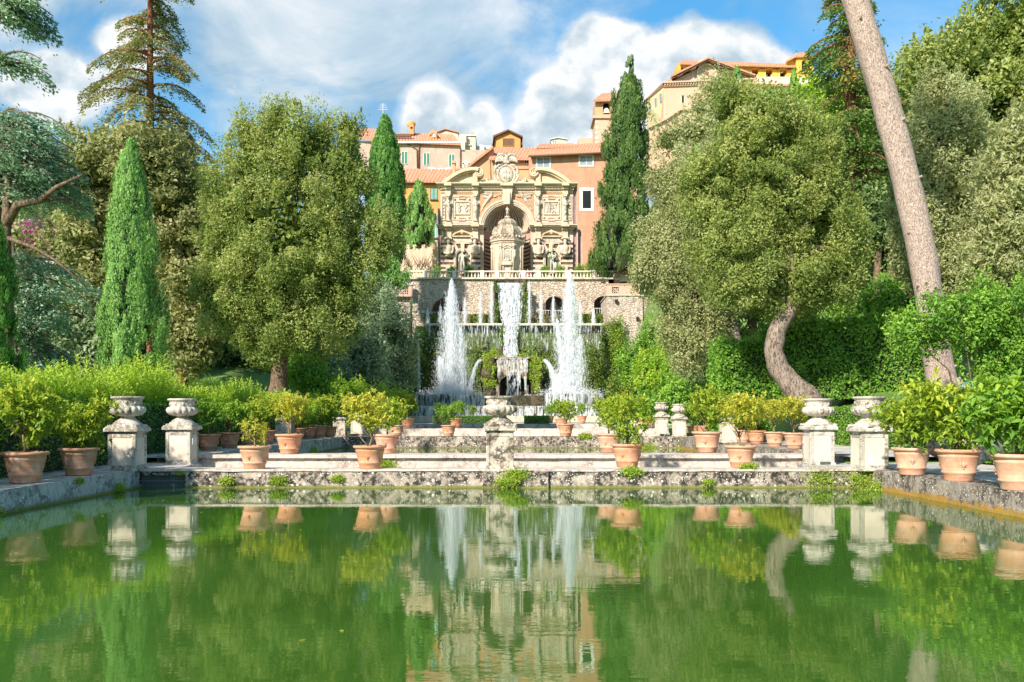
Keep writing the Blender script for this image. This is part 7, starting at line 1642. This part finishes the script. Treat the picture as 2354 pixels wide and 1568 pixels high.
mb=MB(); qb(mb,1330,318,1368,336,D+6,4); thingm(mb,'rooftop_wall',TW['brick'],'low brick wall stub left of the bell tower foot','wall')
# church
def Cq(x,y,D): return Vector((((1460+x*.29737)-1296)*D/2300,D,HC-((100+y*.29737)-1052)*D/2300))
D=168; O=tuple(Cq(1100,700,D)); h=bld('church','big brick church with a low gable, round window and dentilled cornice on the hilltop',O,'church')
cp=lambda *pts:[xz(Cq(x,y,D)) for x,y in pts]
add(h,O,'wall',TW['brick'],lambda mb:(mb.prism(cp((738,1100),(738,400),(1500,372),(1500,1100)),D,D+20),))
add(h,O,'gable',plaster('pinkish_gable_plaster',(.56,.40,.31),k_=.35),lambda mb:(mb.prism(cp((815,352),(1108,200),(1330,275),(1500,332),(1500,360),(815,360)),D+.4,D+18),))
add(h,O,'cornice',TW['brick'],lambda mb:(mb.prism(cp((728,372),(728,384),(1500,352),(1500,340)),D-.8,D+2),mb.prism(cp((738,396),(738,406),(1500,376),(1500,366)),D-.35,D+2)))
add(h,O,'dentils',TW['cream'],lambda mb:[mb.prism(cp((742+i*22,386-i*.92),(754+i*22,386-i*.92),(754+i*22,396-i*.92),(742+i*22,396-i*.92)),D-.6,D) for i in range(34)])
add(h,O,'roof',TW['tile'],lambda mb:(mb.strip(cp((805,336),(1108,184),(1505,330)),cp((800,322),(1108,172),(1508,316)),D-1.2,D+19),mb.prism(cp((728,372),(805,335),(815,358),(738,372)),D,D+18)))
add(h,O,'rafters',TW['wood'],lambda mb:[mb.prism(cp((x,y),(x+46,y-s*20),(x+46,y-s*20+12),(x,y+12)),D-1.0,D+.4) for x,y,s in ((850,322,1),(960,268,1),(1180,232,-1),(1250,262,-1))]+[mb.strip(cp((812,346),(1108,196),(1500,340)),cp((812,338),(1108,188),(1500,332)),D-1.0,D-.2)])
def oc(mb):
    c=Cq(1108,284,D); 
    for rr_,dd in ((2.9,.15),(2.0,.3)): mb.strip([(c.x+rr_*.036*26*math.cos(2*PI*i/24),c.z+rr_*.036*26*math.sin(2*PI*i/24)) for i in range(25)],[(c.x+(rr_-.25)*.036*26*math.cos(2*PI*i/24),c.z+(rr_-.25)*.036*26*math.sin(2*PI*i/24)) for i in range(25)],D+.4-dd,D+.5)
w_=add(h,O,'round_window',TW['cream'],oc); c=Cq(1108,284,D)
add(w_,O,'pane',simple('dark_red_pane',(.35,.04,.03),.5),lambda mb:mb.prism([(c.x+.30*math.cos(2*PI*i/12),c.z+.30*math.sin(2*PI*i/12)) for i in range(12)],D+.2,D+.38))
a=Cq(893,478,D); b=Cq(912,542,D); window(h,O,a.x,b.x,b.z,a.z,D,pm=TW['glassd'],fm=TW['cream'],fw=.12,arch=True,mull=0,name='narrow_window')
# left side wing receding
def side(mb):
    p=[Cq(575,540,D+16),Cq(738,400,D),Cq(750,700,D),Cq(610,780,D+16)]; mb.add(p+[q_+Vector((3,3,0)) for q_ in p],[(0,1,2,3),(7,6,5,4)])
add(h,O,'side_wing',TW['ylw'],side)
add(h,O,'side_roof',TW['tile'],lambda mb:mb.add([Cq(566,530,D+16),Cq(728,372,D-.5),Cq(738,398,D-.5),Cq(580,552,D+16)],[(0,1,2,3)]))
for t,(ya,yb) in ((.30,(.18,.42)),(.60,(.16,.40)),(.86,(.15,.38))):
    P0=[Cq(575,540,D+16),Cq(738,400,D),Cq(750,700,D),Cq(610,780,D+16)]
    def pt(u,v): return P0[0].lerp(P0[1],u).lerp(P0[3].lerp(P0[2],u),v)+Vector((-.12,-.05,0))
    w_=add(h,O,'side_window',TW['frame'],lambda mb:mb.add([pt(t-.055,ya-.02),pt(t+.055,ya-.02),pt(t+.055,yb+.02),pt(t-.055,yb+.02)],[(0,1,2,3)]))
    add(w_,O,'pane',TW['glass'],lambda mb:mb.add([q_+Vector((-.05,-.03,0)) for q_ in (pt(t-.035,ya),pt(t+.035,ya),pt(t+.035,yb),pt(t-.035,yb))],[(0,1,2,3)]))
add(h,O,'lower_apse',TW['pinkbrick'] if 'pinkbrick' in TW else TW['brick'],lambda mb:(mb.prism([xz(Cq(x,y,D-3)) for x,y in ((615,760),(760,690),(880,610),(1010,600),(1010,1100),(615,1100))],D-3,D+1),mb.strip([xz(Cq(x,y,D-3)) for x,y in ((610,742),(758,672),(880,596),(1010,586))],[xz(Cq(x,y,D-3)) for x,y in ((612,760),(760,690),(880,610),(1010,600))],D-3.6,D+1)))
# yellow clerestory and turret behind
D=186; O=tuple(Cq(1600,460,D)); h=bld('yellow_gallery','bright yellow long gallery with square dark openings and an arched turret behind the church',O,'building')
xs_=[(1378,1420),(1482,1545),(1603,1665),(1724,1787)]
def yw(mb):
    z=lambda y: Cq(0,y,D).z; x=lambda a: Cq(a,0,D).x
    mb.box(x(860),x(1378),D,D+8,z(420),z(205)); prev=1420
    mb.box(x(1378),x(1870),D,D+8,z(420),z(330))
    mb.prism([(x(1378),z(248)),(x(1870),z(258)),(x(1870),z(222)),(x(1378),z(208))],D,D+8)
    for (a_,b_) in ((1420,1482),(1545,1603),(1665,1724),(1787,1870)): mb.box(x(a_),x(b_),D,D+1.0,z(332),z(247))
    mb.box(x(905),x(930),D-.1,D,z(300),z(205))
add(h,O,'wall',TW['yel'],yw)
add(h,O,'opening',TW['wood'],lambda mb:(lambda z,x:(mb.box(x(1370),x(1800),D+2.5,D+2.6,z(340),z(240)),mb.box(x(884),x(903),D-.06,D,z(280),z(240)),mb.box(x(1230),x(1300),D-.06,D,z(270),z(236))))(lambda y:Cq(0,y,D).z,lambda a:Cq(a,0,D).x))  # brown sheets stand in for the shade within the gallery openings
add(h,O,'opening_frame',TW['cream'],lambda mb:[(lambda z,x:(mb.box(x(b_-8),x(b_),D+.4,D+1.4,z(330),z(290)),mb.box(x(a_),x(a_+5),D-.02,D+1,z(330),z(248))))(lambda y:Cq(0,y,D).z,lambda a:Cq(a,0,D).x) for a_,b_ in xs_])
add(h,O,'roof',TW['tile'],lambda mb:(roof(mb,Cq(870,204,D-1),Cq(1868,232,D-1),Cq(1860,214,D+3),Cq(890,180,D+3)),roof(mb,Cq(1495,385,D-5),Cq(2060,392,D-5),Cq(2010,336,D-.2),Cq(1495,328,D-.2))))
add(h,O,'lower_wall',TW['cream'],lambda mb:(lambda z,x:mb.box(x(1480),x(2060),D-4.5,D,z(600),z(388)))(lambda y:Cq(0,y,D).z,lambda a:Cq(a,0,D).x))
def tur(mb):
    z=lambda y: Cq(0,y,D).z; x=lambda a: Cq(a,0,D).x
    xl,xr=x(1908),x(1955); r_=(xr-xl)/2; zt=z(205)
    mb.box(x(1862),xl,D-.5,D+5,z(400),z(150)); mb.box(xr,x(2012),D-.5,D+5,z(400),z(150)); mb.box(xl,xr,D-.5,D+5,z(400),z(280))
    mb.strip([(xl+r_-r_*math.cos(PI*i/10),zt+r_*math.sin(PI*i/10)) for i in range(11)],[(xl+2*r_*i/10,z(150)) for i in range(11)],D-.5,D+.3)
    mb.prism([(x(1862),z(400)),(x(1862),z(150)),(x(1790),z(195)),(x(1790),z(400))],D+.3,D+5)
t_=add(h,O,'turret',TW['yel'],tur)
add(t_,O,'turret_opening',TW['wood'],lambda mb:(lambda z,x:mb.box(x(1900),x(1962),D+.6,D+.7,z(284),z(170)))(lambda y:Cq(0,y,D).z,lambda a:Cq(a,0,D).x))  # brown sheet painted as the shade within the turret arch
add(t_,O,'turret_roof',TW['tile'],lambda mb:(roof(mb,Cq(1858,146,D-1),Cq(1990,142,D-1),Cq(1960,114,D+2),Cq(1895,114,D+2)),roof(mb,Cq(1775,190,D+1),Cq(1862,142,D-1),Cq(1900,116,D+2),Cq(1860,125,D+4))))
add(t_,O,'turret_cornice',TW['peach'],lambda mb:(mb.strip([xz(Cq(x,y,D)) for x,y in ((1780,190),(1862,146),(1985,146))],[xz(Cq(x,y,D)) for x,y in ((1780,202),(1862,158),(1985,158))],D-.9,D+.3),))
# peach house far left behind the branches
D=96; O=tuple(Q(90,640,D)); h=bld('hillside_house','peach wall and tiled roof glimpsed through the cedar at far left',O); add(h,O,'wall',TW['frame'],lambda mb:qb(mb,-20,540,150,640,D,5)); add(h,O,'roof',TW['tile'],lambda mb:roof(mb,Q(-20,545,D-1),Q(158,540,D-1),Q(150,490,D+5),Q(-20,495,D+5)))
# television aerial
mb=MB(); p=Q(880,300,150); mb.tube([p,p+Vector((0,0,4.5))],.05,5); 
for i in range(4): mb.box(p.x-.8+.1*i,p.x+.8-.1*i,149.97,150.03,p.z+3.4+i*.3,p.z+3.45+i*.3)
thingm(mb,'antenna',M['railm'],'thin television aerial above the smooth bright cypress','antenna')
